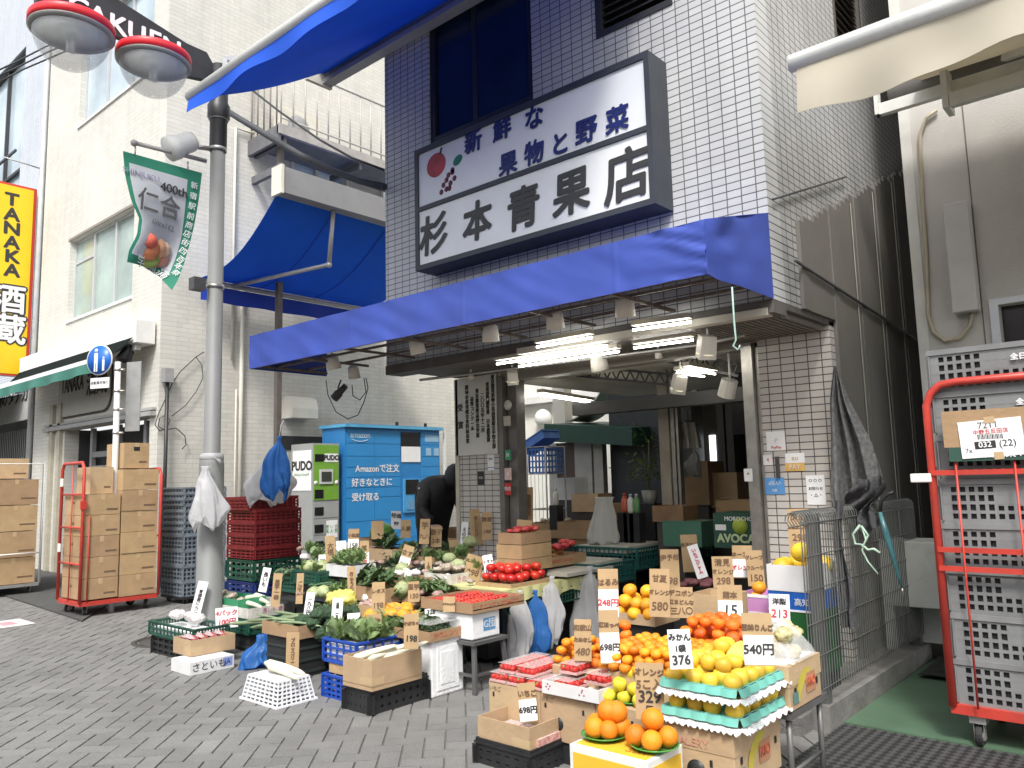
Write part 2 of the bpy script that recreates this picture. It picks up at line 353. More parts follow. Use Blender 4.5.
# dark entrance mat by the liquor shop, manhole, road paint
m = MB(); a, b_, c, d_ = PZ(0,592), PZ(30,570), PZ(118,592), PZ(82,622)
m.poly([a+Vector((-1.5,0,.006)), b_+Vector((-1.5,.2,.006)), c+Vector((0,.2,.006)), d_+Vector((0,0,.006))], (0,0,.014))
tag(m.build('door_mat', mat('dark_rubber_mat', (.07,.07,.068), .85, .2, 6, .2, dirt=.3)), 'flat dark rubber mat on the paving in front of the liquor shop', 'mat')
c = PZ(172,640); m = MB()
m.lathe((c.x,c.y,.001), [(.0,.004),(.30,.004),(.30,.0)], 40); m.lathe((c.x,c.y,.001), [(.315,.0),(.315,.005),(.37,.005),(.37,0)], 40)
tag(m.build('manhole_cover', mat('cast_iron', (.075,.07,.065), .6, .25, 40, .3, metal=.3)), 'round cast iron manhole cover in the paving left of the garlic basket', 'manhole')
c = PZ(8,624); m = MB(); m.box(c.x-.28, c.x+.28, c.y-.2, c.y+.2, .003, .006)
t = m.build('road_marking', mat('worn_white_marking', (.6,.58,.57), .8, .2, 20)); tag(t, 'white and pink square marking sheet stuck flat on the paving', 'marking')
m = MB(); m.box(c.x-.12, c.x+.14, c.y-.09, c.y+.06, .0065, .008); m.build('marking_print', mat('pink_print', (.55,.28,.30), .8, .1), t)
# ============================================================ shop building
def wallgrid(mb, axis, u0, u1, z0, z1, w0, w1, holes=()):
    us = sorted({u0, u1, *[h[0] for h in holes], *[h[1] for h in holes]}); zs = sorted({z0, z1, *[h[2] for h in holes], *[h[3] for h in holes]})
    for i in range(len(us)-1):
        for j in range(len(zs)-1):
            uc, zc = (us[i]+us[i+1])/2, (zs[j]+zs[j+1])/2
            if any(h[0] < uc < h[1] and h[2] < zc < h[3] for h in holes): continue
            if axis == 'X': mb.box(us[i], us[i+1], w0, w1, zs[j], zs[j+1])
            else: mb.box(w0, w1, us[i], us[i+1], zs[j], zs[j+1])
shop = thing('shop_building', 'narrow greengrocer building faced in small white tiles', 'building')
TOPZ = 9.0
pa, pb = PY(424,40,FY), PY(428,145,FY); wz0 = pb.z; wx0 = pb.x+.02; wx1 = PY(532,60,FY).x; wz1 = 6.35
va, vb = PY(597,42,FY), PY(673,10,FY); vz0 = va.z+.02
m = MB(); wallgrid(m, 'X', XL, XR, ZB, TOPZ, FY, FY+.2, [(wx0, wx1, wz0, wz1), (va.x, vb.x, vz0, 6.1)]); m.build('front_wall', tileF, shop)
sa, sb_ = PX(835,40,XR), PX(858,20,XR)
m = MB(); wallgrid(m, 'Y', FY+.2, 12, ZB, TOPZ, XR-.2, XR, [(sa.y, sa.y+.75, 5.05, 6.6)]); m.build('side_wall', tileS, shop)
m = MB(); m.box(XL, XL+.2, FY+.2, 9.4, ZB, TOPZ); m.box(XL+.2, XR-.2, 9.2, 9.4, ZB, TOPZ); m.build('rear_wall', wbrY, shop)
# metal cladding with stepped top on the side wall
m = MB(); y = 5.42; k = 0
edges = [PX(795,222,XR), PX(828,208,XR), PX(868,188,XR), PX(910,165,XR)]
y0e, z0e, y1e, z1e = edges[0].y, edges[0].z, edges[3].y, edges[3].z
y = y0e
while y < 11.9:
    yn = min(y+.105, 11.95); zt = z0e+(z1e-z0e)*(y-y0e)/(y1e-y0e)
    zt = round(zt/.0556)*.0556
    m.box(XR+.001, XR+(.022 if k % 6 else .03), y, yn-.001, ZB-.0 if y < 6.0 else .02, zt); y = yn; k += 1
cl = mat('side_cladding', (.17,.16,.145), .55, .1, 2, .05, dirt=.3)
m.build('cladding', cl, shop)
m = MB(); m.tube([PX(790,262,XR)+X1*.04, PX(920,345,XR)+X1*.04], .012, 6); m.tube([PX(828,196,XR)+X1*.04, PX(905,250,XR)+X1*.04] if False else [PX(770,200,XR)+X1*.02, PX(842,178,XR)+X1*.03], .008, 6); m.build('surface_cable', DSTEEL, shop)
m = MB(); yy = y0e+1.15
while yy < 11.9: m.box(XR+.03, XR+.036, yy, yy+.012, .02, z0e+(z1e-z0e)*(yy-y0e)/(y1e-y0e)-.06); yy += .63
m.build('cladding_seam', mat('seam_metal', (.36,.34,.30), .5, .1), shop)
# soffit and ceiling
m = MB(); m.box(XL+.0, XR, FY+.2, PYP-.0, ZB-.045, ZB-.002); m.box(XL, XR, FY-.012, FY+.2, ZB-.09, ZB-.002)
m.build('soffit', mat('soffit_metal', (.11,.10,.09), .6, .2, 6, dirt=.3), shop)
m = MB()
for i in range(26):
    x = XR-.05-i*.045; m.box(x-.014, x+.014, FY+.22, PYP-.02, ZB-.085, ZB-.047)
m.build('soffit_slats', mat('slat_metal', (.20,.18,.155), .6, .15, dirt=.3), shop)
m = MB(); m.box(XL+.02, XR-.05, PYP+.17, 9.38, ZB-.03, ZB-.004); m.build('ceiling', mat('ceiling_board', (.66,.64,.52), .8, .08, dirt=.2), shop)
# pillars
m = MB(); xl1 = PY(499,370,PYP).x; m.box(XL, xl1, PYP, PYP+.17, 0, ZB-.047); m.build('tiled_pillar', tileP, shop)
m = MB(); xr0 = PY(757,400,PYP).x+.03; m.box(xr0, XR, PYP, PYP+.17, 0, ZB-.047); m.build('tiled_pillar', tileP, shop)
m = MB(); m.box(XL-.05, XL-.001, PYP-.02, PYP+.19, 0, ZB-.06); m.build('pillar_trim', mat('trim_beige', (.50,.46,.38), .6, .1, dirt=.2), shop)
m = MB(); m.box(xr0-.13, xr0-.04, PYP-.03, PYP+.12, 0, ZB-.1); m.box(xr0-.035, xr0-.002, PYP+.02, PYP+.16, 0, ZB-.1); m.build('shutter_guide', SSTEEL, shop)
m = MB(); m.box(xl1+.002, xl1+.06, PYP-.03, PYP+.1, 0, ZB-.1); m.box(xl1+.08, xl1+.20, PYP+.03, PYP+.16, 0, ZB-.1); m.build('shutter_guide', mat('dull_steel', (.20,.19,.18), .5, .15, metal=.5), shop)
m = MB(); m.box(xl1+.0, xr0, PYP+.02, PYP+.16, ZB-.14, ZB-.05); m.build('lintel', mat('lintel_grey', (.32,.30,.26), .5, .1, metal=.3), shop)
m = MB(); m.box(xl1+.25, xr0-.14, PYP+.9, PYP+1.05, 2.17, 2.30); m.build('beam', mat('dark_beam', (.05,.05,.05), .6, .1), shop)
# lattice beam
def truss(a, b, h, name='lattice_beam'):
    m = MB(); a = Vector(a); b = Vector(b); n = max(4, int((b-a).length/.11))
    m.bar(a, b, .025); m.bar(a-Z1*h, b-Z1*h, .025)
    for i in range(n):
        p, q = a.lerp(b, i/n), a.lerp(b, (i+.5)/n)-Z1*h; r = a.lerp(b, (i+1)/n)
        m.bar(p, q, .012); m.bar(q, r, .012)
    m.build(name, DSTEEL, shop)
truss(PY(576,366,7.0), PY(680,375,7.0), .11); truss(PY(664,350,6.8), PY(738,364,6.8), .11)
# interior walls and back
m = MB(); m.box(-5.0, XR-.2, 9.4, 9.5, 0, ZB-.03); m.build('back_partition', mat('brown_partition', (.07,.058,.045), .7, .15, 3), shop)
m = MB(); m.box(XR-.24, XR-.202, PYP+.17, 9.4, 0, ZB-.03); m.build('inner_wall', mat('inner_wall_dark', (.10,.09,.075), .7, .15, 3), shop)
ip = PY(668,450,7.3); m = MB(); m.box(ip.x-.10, ip.x+.02, 7.3, 7.42, 0, ZB-.03); m.build('post', mat('post_beige', (.30,.27,.22), .6, .1, dirt=.3), shop)
m = MB(); m.box(ip.x+.03, ip.x+.075, 7.32, 7.4, 0, ZB-.03); m.box(ip.x+.095, ip.x+.12, 7.32, 7.4, 0, ZB-.03); m.build('sliding_rail', SSTEEL, shop)
m = MB(); m.box(ip.x+.3, -2.35, 8.2, 8.26, 1.93, ZB-.03); m.build('beam', mat('dark_beam2', (.035,.035,.04), .6, .1), shop)
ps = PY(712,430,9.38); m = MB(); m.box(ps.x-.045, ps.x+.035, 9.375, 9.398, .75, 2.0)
m.build('glowing_gap_strip', mat('glowing_gap_strip', (.8,.82,.85), .5, .02, emit=((.9,.95,1),1.2)), shop)  # strip glows to stand for a bright slit, no lamp here
m = MB()
for px in (690, 722, 731): q = PY(px, 450, 9.0); m.box(q.x-.05, q.x+.04, 9.0, 9.3, 0, 2.4)
m.build('locker_edge', mat('inner_grey', (.11,.105,.10), .6, .1), shop)
# window (blue dark glass) and louvre
NAVYG = mat('dark_blue_glass', (.012,.022,.05), .15, .3, 1.5, spec=.35)
wf = MB(); fw = .06
wf.box(wx0, wx1, FY+.02, FY+.09, wz0, wz0+fw); wf.box(wx0, wx0+fw, FY+.02, FY+.09, wz0+fw, wz1); wf.box(wx1-fw, wx1, FY+.02, FY+.09, wz0+fw, wz1)
mid = PY(473,110,FY).x; wf.box(mid-.03, mid+.03, FY+.03, FY+.08, wz0+fw, wz1)
WF = wf.build('window', mat('black_frame', (.02,.02,.025), .5, .1), shop)
m = MB(); m.box(wx0+fw, mid-.03, FY+.05, FY+.06, wz0+fw, wz1); m.build('pane', NAVYG, WF)
m = MB(); m.box(mid+.03, wx1-fw, FY+.035, FY+.045, wz0+fw, wz1); m.build('pane', NAVYG, WF)
m = MB(); x0, x1 = va.x, vb.x
m.box(x0, x0+.05, FY-.01, FY+.1, vz0, 6.1); m.box(x1-.05, x1, FY-.01, FY+.1, vz0, 6.1); m.box(x0+.05, x1-.05, FY-.01, FY+.1, vz0, vz0+.05); m.box(x0+.05, x1-.05, FY+.1, FY+.12, vz0, 6.1)
z = vz0+.08
while z < 6.05: m.obox(((x0+x1)/2, FY+.045, z), X1, (0,-.7,-.7), (0,-.7,.7), x1-x0-.11, .08, .006); z += .065
m.build('louvre', mat('black_louvre', (.03,.03,.033), .5, .1), shop)
m = MB(); y0, y1 = sa.y, sa.y+.75
m.box(XR-.1, XR+.01, y0, y0+.04, 5.05, 6.6); m.box(XR-.1, XR+.01, y1-.04, y1, 5.05, 6.6); m.box(XR-.1, XR+.01, y0+.04, y1-.04, 5.05, 5.1); m.box(XR-.13, XR-.1, y0, y1, 5.05, 6.6)
z = 5.15
while z < 6.5: m.obox((XR-.045, (y0+y1)/2, z), Y1, (.7,0,-.7), (.7,0,.7), y1-y0-.1, .09, .006); z += .08
m.build('louvre', mat('bronze_louvre', (.09,.08,.07), .5, .1), shop)
# ============================================================ blue valance canopy
CZ0, CZ1, CY = ZB-.0, 2.965, 4.08
cx0, cx1 = PY(249.5,350,CY).x, XR+.0
VAL = mat('blue_canopy_cloth', (.04,.075,.36), .75, .10, 2.5, .05, dirt=.12)
can = thing('front_canopy', 'long dark blue fabric canopy box over the greengrocer counter', 'awning')
def vfn(u, v):
    x = cx0+(cx1-cx0)*u; wv = .004*sin(x*9+v*3)*sin(x*3.1)+.010*noise.noise(Vector((x*5+v*2.5, v*1.5, 0)))+.05*max(0,1-abs(x-cx1)/.6)*noise.noise(Vector((x*7+v*5, v*3, 3)))+(.006 if abs((x*1.0)%1.35) < .02 else 0)
    return (x, CY-wv, CZ0+(CZ1-CZ0)*v+.0015*sin(x*2.3)*(1-v))
m = MB(); m.sheet(vfn, 260, 12, .004); m.build('front_valance', VAL, can)
zt = PY(769,213,FY).z
m = MB(); m.sheet(lambda u, v: (cx1+.030*noise.noise(Vector((u*2+v*2.2,v*3-u*2,7)))*u**.3*(1-u)*3, CY+(FY-.005-CY)*u, CZ0+((CZ1-CZ0)+(zt-CZ1)*u)*v), 14, 8, .004); m.build('side_valance', VAL, can)
m = MB(); m.sheet(lambda u, v: (cx0+(cx1-cx0)*u, CY+.003+(FY-.008-CY)*v, CZ1+(zt-CZ1)*v+.01*sin(u*40)*v*(1-v)), 60, 4, .004); m.build('canopy_top', VAL, can)
m = MB(); m.sheet(lambda u, v: (cx0, CY+(FY-.008-CY)*u, CZ0+((CZ1-CZ0)+(zt-CZ1)*u)*v), 4, 3, .004); m.build('side_valance', VAL, can)
m = MB(); m.tube([(cx0,CY+.03,CZ0+.02),(cx1-.01,CY+.03,CZ0+.02)], .016, 6); m.tube([(cx0,CY+.03,CZ1-.02),(cx1-.01,CY+.03,CZ1-.02)], .012, 6)
for i in range(8):
    x = cx0+.02+(cx1-cx0-.05)*i/7; m.bar((x,CY+.03,CZ0+.03),(x,FY-.02,CZ0+.03), .022); m.bar((x,CY+.03,CZ0+.03),(x,CY+.03,CZ1-.02), .018)
for yy in (4.4, 4.75): m.bar((cx0,yy,CZ0+.05),(cx1-.02,yy,CZ0+.05), .02)
m.build('canopy_frame', mat('rusty_frame', (.16,.13,.11), .6, .3, 20), can)
# neighbouring yard canopy strip left of the building keeps the frame off the ground
m = MB(); m.bar((XL-.04, FY+.1, ZB+.02), (XL-.04, PYP, ZB+.02), .05); m.build('side_bracket', DSTEEL, can)
# ============================================================ shop sign
SY = 4.755
sg = thing('shop_sign', 'long black framed shop sign with blue and black Japanese lettering', 'sign')
tl, tr, br_, bl = PY(414.5,152.3,SY), PY(649.1,49.9,SY), PY(655.8,203.4,SY), PY(416.8,271.4,SY)
sx0, sx1 = (tl.x+bl.x)/2, (tr.x+br_.x)/2; sz0, sz1 = (bl.z+br_.z)/2, (tl.z+tr.z)/2
fr = .045; FRM = mat('sign_frame', (.035,.04,.05), .5, .15, 5)
m = MB(); m.box(sx0, sx1, SY+.02, FY-.002, sz0, sz1); m.build('sign_box', FRM, sg)
zm = PY(417,210.7,SY).z
m = MB()
for a in ((sx0,sx1,sz0,sz0+fr),(sx0,sx1,sz1-fr,sz1),(sx0,sx0+fr,sz0+fr,sz1-fr),(sx1-fr,sx1,sz0+fr,sz1-fr),(sx0+fr,sx1-fr,zm-.02,zm+.02)): m.box(a[0],a[1],SY-.01,SY+.019,a[2],a[3])
m.build('sign_frame', FRM, sg)
SGW = mat('sign_panel', (.70,.72,.75), .35, .05, 2, dirt=.08)
m = MB(); m.box(sx0+fr, sx1-fr, SY+.006, SY+.018, zm+.021, sz1-fr-.001); m.build('upper_panel', SGW, sg)
m = MB(); m.box(sx0+fr, sx1-fr, SY+.006, SY+.018, sz0+fr+.001, zm-.021); m.build('lower_panel', mat('sign_panel_lower', (.76,.77,.76), .35, .05, 2, dirt=.1), sg)
SI = mat('sign_blue', (.008,.018,.13), .5, .1); SK = mat('sign_black', (.035,.035,.035), .5, .1)
for ch, px, py, s in (('新',473,143,.21),('鮮',502,130,.21),('な',534,119,.21),('果',508,165,.21),('物',534,154,.21),('と',560,145,.20),('野',586,132,.21),('菜',617,121,.21)):
    p = PY(px, py, SY-.001); text(ch, p, X1, (.05,0,1), s, SI, sg, bold=.007)
for ch, px, py, s in (('杉',433.5,237,.38),('本',477,223.5,.36),('青',523,210.5,.37),('果',571,195,.38),('店',627,178,.42)):
    p = PY(px, py, SY-.001); text(ch, p, (1,0,.03), (.06,0,1), s, SK, sg, bold=.011, sx=.98)
# apple and grapes drawn on the panel
def disc(px, py, rx, rz, mt, nm, y=SY+.001, rot=0):
    c = PY(px, py, y); m = MB(); pts = []
    for k in range(28):
        a = 2*pi*k/28; x, z = rx*cos(a), rz*sin(a); pts.append((c.x+x*cos(rot)-z*sin(rot), y, c.z+x*sin(rot)+z*cos(rot)))
    m.poly(pts, (0,.004,0)); return m.build(nm, mt, sg)
disc(436, 165, .122, .112, mat('apple_red', (.36,.035,.045), .5, .25, 9), 'painted_apple')
m = MB(); m.tube([PY(440,154,SY-.001), PY(441.5,147.5,SY-.001)], .008, 5); m.build('painted_stem', SK, sg)
GRP = mat('grape_purple', (.12,.015,.04), .5, .3, 12)
m = MB()
for px, py in ((448,175),(452,172),(454,178),(446,180),(450,183),(443,185),(446,189),(441,192),(452,170),(449,188)):
    c = PY(px, py, SY); m.lathe((c.x,SY+.004,c.z), [(.001,.0),(.026,.0),(.026,-.006)][::-1], 12, (0,-1,0))
m.build('painted_grapes', GRP, sg)
disc(457.5, 160, .06, .04, mat('leaf_teal', (.01,.16,.10), .5, .2), 'painted_leaf', rot=.5)
# ============================================================ white brick building on the left
wb = thing('white_building', 'cream painted brick building with corner beside the parcel lockers', 'building')
gx = PY(40, 300, WY).x; WTOP = 11.5
lw = (PY(68,300,WY).x, PY(131.5,300,WY).x, PY(68,321,WY).z, PY(68,243,WY).z)
uw = (PY(80,100,WY).x, PY(152,100,WY).x, PY(81,125,WY).z, PY(81,125,WY).z+1.9)
dz = PY(100,455,WY).z
dr = (PY(62,500,WY).x, PY(148,480,WY).x, 0, PY(140,418,WY).z)
m = MB(); wallgrid(m, 'X', gx, WX, 0, WTOP, WY, WY+.25, [lw, uw, dr]); m.build('street_wall', wbrX, wb)
m = MB(); wallgrid(m, 'Y', WY+.25, 13.2, 0, WTOP, WX-.25, WX, [(7.9,9.2,6.1,7.6),(10.0,11.3,6.1,7.9)]); m.build('side_wall', wbrY, wb)
m = MB(); m.box(gx, WX-.25, 12, 12.2, 0, WTOP); m.box(gx, WX-.25, WY+.25, 12, WTOP-.2, WTOP); m.build('rear_wall', wbrX, wb)
ALU = mat('aluminium_frame', (.55,.56,.57), .4, .05, metal=.4)
GLS = mat('pale_green_glass', (.30,.38,.34), .12, .35, 1.1, spec=.8); GLB = mat('pale_blue_glass', (.45,.54,.60), .1, .3, .8, spec=.8)
def window(x0, x1, z0, z1, glass, nsash, parent, top=0):
    m = MB(); f = .045
    m.box(x0,x1,WY+.1,WY+.17,z0,z0+f); m.box(x0,x1,WY+.1,WY+.17,z1-f,z1); m.box(x0,x0+f,WY+.1,WY+.17,z0+f,z1-f); m.box(x1-f,x1,WY+.1,WY+.17,z0+f,z1-f)
    for k in range(1,nsash): x = x0+(x1-x0)*k/nsash; m.box(x-.03,x+.03,WY+.09,WY+.165,z0+f,z1-f)
    if top: m.box(x0+f,x0+(x1-x0)/nsash-.03,WY+.11,WY+.15,top,top+.05)
    o = m.build('window', ALU, parent)
    for k in range(nsash):
        a, b = x0+(x1-x0)*k/nsash+.035, x0+(x1-x0)*(k+1)/nsash-.035
        m = MB(); m.box(a,b,WY+.13,WY+.14,z0+f,z1-f); m.build('pane', glass, o)
    m = MB(); m.box(x0-.03,x1+.03,WY-.03,WY+.1,z0-.05,z0-.002); m.build('sill', WPAINT, o)
    m = MB(); m.box(x0-.05,x1+.02,WY-.02,WY+.08,z1+.002,z1+.05); m.build('window_hood', mat('brown_hood', (.25,.22,.19), .6, .1), o)
window(*lw, GLS, 3, wb, lw[3]-.45); window(*uw, GLB, 3, wb)
m = MB(); m.box(WX-.2,WX-.19,7.9,9.2,6.1,7.6); m.box(WX-.2,WX-.19,10,11.3,6.1,7.9); m.build('yard_pane', GLB, wb)
m = MB()
for y0,y1,z0,z1 in ((7.9,9.2,6.1,7.6),(10,11.3,6.1,7.9)):
    m.box(WX-.18,WX+.02,y0,y0+.06,z0,z1); m.box(WX-.18,WX+.02,y1-.06,y1,z0,z1); m.box(WX-.18,WX+.02,y0+.06,y1-.06,z0,z0+.06); m.box(WX-.18,WX+.02,y0+.06,y1-.06,z1-.06,z1); m.box(WX-.17,WX-.12,(y0+y1)/2-.03,(y0+y1)/2+.03,z0+.06,z1-.06)
m.build('yard_window_frame', CREAM, wb)
# entrance of the liquor shop in the street wall
m = MB(); x0,x1,_,z1 = dr
DK = mat('entrance_dark', (.05,.05,.052), .4, .3, 2)
m.box(x0,x1,WY+.6,WY+.65,0,z1); m.box(x0,x0+.02,WY+.25,WY+.6,0,z1); m.box(x1-.02,x1,WY+.25,WY+.6,0,z1); m.build('entrance_recess', DK, wb)
m = MB()
for px in (68, 92, 118, 146):
    q = PY(px,500,WY+.2).x; m.box(q-.05,q+.05,WY+.15,WY+.22,0,z1-.02)
q0, q1 = PY(92,500,WY+.2).x, PY(146,500,WY+.2).x; m.box(q0,q1,WY+.16,WY+.21,z1-.55,z1-.45); m.box(q0,q1,WY+.16,WY+.21,z1-.75,z1-.7)
m.build('door_frame', mat('grey_door_frame', (.22,.22,.22), .5, .1), wb)
m = MB()
for px in (50, 58):
    q = PY(px,500,WY-.03).x; m.box(q-.12,q+.02,WY-.06,WY-.002,0,PY(58,405,WY).z)
m.build('pilaster', mat('beige_pilaster', (.42,.39,.31), .6, .1, dirt=.2), wb)
m = MB(); p, q = PY(42,428,WY-.1), PY(150,412,WY-.1); m.box(p.x,q.x,WY-.10,WY-.002,z1-.0,z1+.07); m.box(p.x,q.x,WY-.06,WY-.002,z1+.09,z1+.13); m.build('shutter_box', mat('grey_shutter_box', (.36,.36,.35), .5, .1, dirt=.2), wb)
# pipes on the yard side wall
m = MB()
for px, r, y0, y1 in ((241,.035,262,548),(166,.0,300,400),(236,.012,390,540)):
    if not r: continue
    a = PX(px,400,WX+.06); m.tube([(WX+.06,a.y,.1),(WX+.06,a.y,PX(px,y0,WX).z)], r, 8)
a = PX(235,180,WX+.05); m.tube([(WX+.05,a.y,3.6),(WX+.05,a.y,PX(237,130,WX).z),(WX+.05,a.y+.35,PX(237,130,WX).z+.02)], .025, 6)
m.build('drain_pipe', mat('pipe_cream', (.62,.60,.52), .5, .05), wb)
# vent hoods on the side wall
def hood(py_, pz_, s=1):
    m = MB(); prof = [(0,0),(0,.34*s),(.12*s,.42*s),(.30*s,.36*s),(.36*s,.18*s),(.36*s,0)]
    m.poly([(WX+.002+a, py_, pz_+b) for a,b in prof], (0,.55*s,0)); return m
hp = PX(288,418,WX+.2); o = hood(hp.y, hp.z, .95).build('vent_hood', mat('hood_cream', (.66,.64,.57), .5, .06), wb)
m = MB(); a = PX(288,428,WX); m.box(WX+.001, WX+.02, a.y-.2, a.y+1.0, a.z-.38, a.z-.14); m.build('vent_slot', DARK, wb)
# wall sign of the liquor shop
ts = thing('wall_sign', 'round cornered outlined wall sign on the white brick wall above the shutter', 'sign')
a, b = PY(60,385,WY), PY(113,383,WY); cz = PY(86,388,WY).z; hw, hh = (b.x-a.x)/2, .50; cx = (a.x+b.x)/2
def rrect(hw, hh, r, y, cx, cz):
    pts = []
    for sx, sz, a0 in ((1,1,0),(-1,1,90),(-1,-1,180),(1,-1,270)):
        for k in range(7): t = radians(a0+k*15); pts.append((cx+sx*(hw-r)+r*cos(t), y, cz+sz*(hh-r)+r*sin(t)))
    return pts
m = MB(); m.poly(rrect(hw,hh,.3,WY-.012,cx,cz), (0,.011,0)); m.build('sign_rim', mat('dark_brown', (.05,.04,.035), .6, .1), ts)
m = MB(); m.poly(rrect(hw-.04,hh-.04,.27,WY-.03,cx,cz), (0,.017,0)); m.build('sign_face', mat('grey_beige_face', (.42,.41,.37), .6, .05), ts)
text('TANAKA', (cx-hw*.42, WY-.032, cz+.12), X1, Z1, .42, INK, ts, bold=.012, sx=.62)
text('酒蔵', (cx+hw*.5, WY-.032, cz+.02), X1, Z1, .46, INK, ts, bold=.012)
# projecting yellow sign (faces the shop side)
YSX = PY(30, 300, WY-.1).x
yy1 = WY-.06; yy0 = PX(-8,300,YSX).y; zt_, zb_ = PX(28,187,YSX).z, PX(28,372,YSX).z
ys = thing('projecting_sign', 'tall yellow projecting sign with black and white lettering and red border', 'sign')
m = MB(); m.box(YSX-.18, YSX-.03, yy0-.1, yy1, zb_-.1, zt_); m.build('sign_box', mat('sign_white_edge', (.7,.7,.7), .4, .05), ys)
m = MB(); m.box(YSX-.03, YSX-.015, yy0-.1, yy1, zb_-.1, zt_); m.build('sign_border', mat('sign_red', (.55,.05,.03), .4, .05), ys)
m = MB(); m.box(YSX-.015, YSX-.008, yy0-.06, yy1-.06, zb_-.06, zt_-.05); m.build('sign_face', mat('sign_yellow', (.78,.52,.01), .4, .04), ys)
for ch, py in zip('TANAKA', (204,219,233,247,261,275)):
    p = PX(12, py-4, YSX-.006); text(ch, p, Y1, Z1, .36, INK, ys, bold=.014, sx=1.15)
for ch, py in (('酒',296),('蔵',326)):
    p = PX(9, py+5, YSX-.006); text(ch, p, Y1, Z1, .62, INK, ys, bold=.05); text(ch, p+X1*.003, Y1, Z1, .62, WPRINT, ys, bold=.014)
p = PX(20,180,YSX); m = MB(); m.tube([(YSX-.1, yy0+.1, zt_+.55),(YSX-.1, WY, zt_+.5)], .015, 5); m.build('sign_stay', STEEL, ys)
# grey tiled building at the far left
fb = thing('tiled_building', 'pale blue grey tiled building with dark windows at the left edge', 'building')
fx1 = gx-.42
hls = [(-24.5,PY(22,130,WY).x,PY(20,175,WY).z-.9,PY(20,68,WY).z+.4),(-24.5,PY(22,130,WY).x,3.2,4.3)]
m = MB(); wallgrid(m, 'X', -30, fx1, 0, 14, WY, WY+.25, [hls[0], (-30,PY(28,430,WY).x,0,PY(25,405,WY).z)]); m.build('street_wall', farT, fb)
m = MB(); m.box(gx-.40, gx-.02, WY+.08, WY+.3, 0, 14); m.build('corner_strip', mat('grey_strip', (.24,.26,.28), .5, .1), fb)
m = MB(); a = PY(40,100,WY-.08).x; m.tube([(gx-.1,WY-.03,0),(gx-.1,WY-.03,13)], .06, 8); m.build('drain_pipe', mat('grey_pipe', (.42,.43,.43), .5, .1), fb)
h = hls[0]; m = MB(); m.box(h[0],h[1],WY+.1,WY+.15,h[2],h[2]+.06); m.box(h[1]-.06,h[1],WY+.05,WY+.15,h[2],h[3]); m.box(h[1]-1.5,h[1]-1.44,WY+.08,WY+.15,h[2],h[3]); m.box(h[0],h[1],WY+.05,WY+.15,h[3]-.06,h[3])
zc = h[2]+(h[3]-h[2])*.36; m.box(h[0],h[1],WY-.12,WY-.08,zc,zc+.05); m.box(h[0],h[1],WY-.12,WY-.08,h[2]+.12,h[2]+.17); m.box(h[0],h[1],WY+.08,WY+.14,zc-.3,zc-.24)
WFF = m.build('window', mat('black_frame2', (.04,.04,.045), .5, .1), fb)
m = MB(); m.box(h[0],h[1]-.06,WY+.16,WY+.17,h[2],h[3]); m.build('pane', GLB, WFF)
m = MB(); x1 = PY(28,430,WY).x; z1 = PY(25,405,WY).z; m.box(-30,x1,WY+.35,WY+.4,0,z1); m.build('shop_recess', mat('recess_grey', (.11,.11,.11), .6, .3, 2), fb)
m = MB()
for i in range(30): m.box(x1-.12*i-.008,x1-.12*i,WY+.2,WY+.21,.3,z1-.45)
for i in range(16): m.box(x1-3.6,x1,WY+.19,WY+.199,.3+.12*i,.308+.12*i)
m.build('display_grid', mat('grid_grey', (.5,.5,.5), .5, .1), fb)
m = MB(); m.box(-30,x1+.1,WY-.05,WY-.002,z1-.32,z1+.25); m.build('fascia', mat('fascia_grey', (.40,.40,.38), .6, .05, dirt=.2), fb)
text('酒のタナカ', PY(11,398,WY-.06), X1, Z1, .42, INK, fb, bold=.008)
# black roller awning over the liquor shop
aw = thing('roller_awning', 'black roller awning on folding arms over the liquor shop entrance', 'awning')
A0, A1 = PY(133,340,WY-.02), PY(156,338,WY-.02)
cz0, cz1 = PY(155,340,WY-.2).z, PY(155,316,WY-.2).z
m = MB(); m.box(gx+.1, A1.x, WY-.34, WY-.03, cz0, cz1)
m.build('cassette', WPAINT, aw, .01)
BLKF = mat('black_awning_cloth', (.012,.016,.016), 1, .1, 3, spec=.05); GRNF = mat('green_valance_cloth', (.04,.17,.13), .7, .1, 3)
fe = PY(100,362,3.35); fz = fe.z
m = MB(); m.sheet(lambda u,v: (gx+.15+(A1.x-.05-gx-.15)*u-.25*v*u, WY-.36+(4.85-WY+.36)*v, cz0+.08+(3.48-cz0-.08)*v-.05*sin(pi*v)), 6, 8, .006); m.build('fabric', BLKF, aw)
m = MB(); m.box(gx+.1, A1.x-.3, 4.79, 4.87, 3.44, 3.52); m.build('front_bar', WPAINT, aw)
m = MB(); m.sheet(lambda u,v: (gx+.1+(A1.x-.4-gx-.1)*u, 4.79-.03*sin(u*30)*v, 3.45-.16*v), 40, 3, .004); m.build('valance', GRNF, aw)
m = MB()
for xx in (A1.x-.5, gx+.9): m.bar((xx,WY-.3,cz0-.02),(xx-.6,5.0,3.5),.06); m.bar((xx-.6,5.0,3.5),(xx-.3,4.85,3.46),.05)
m.bar((gx+.1,WY-.25,cz0-.05),(A1.x-.1,WY-.25,cz0-.05),.09)
m.build('folding_arm', mat('arm_grey', (.45,.45,.43), .5, .1), aw)
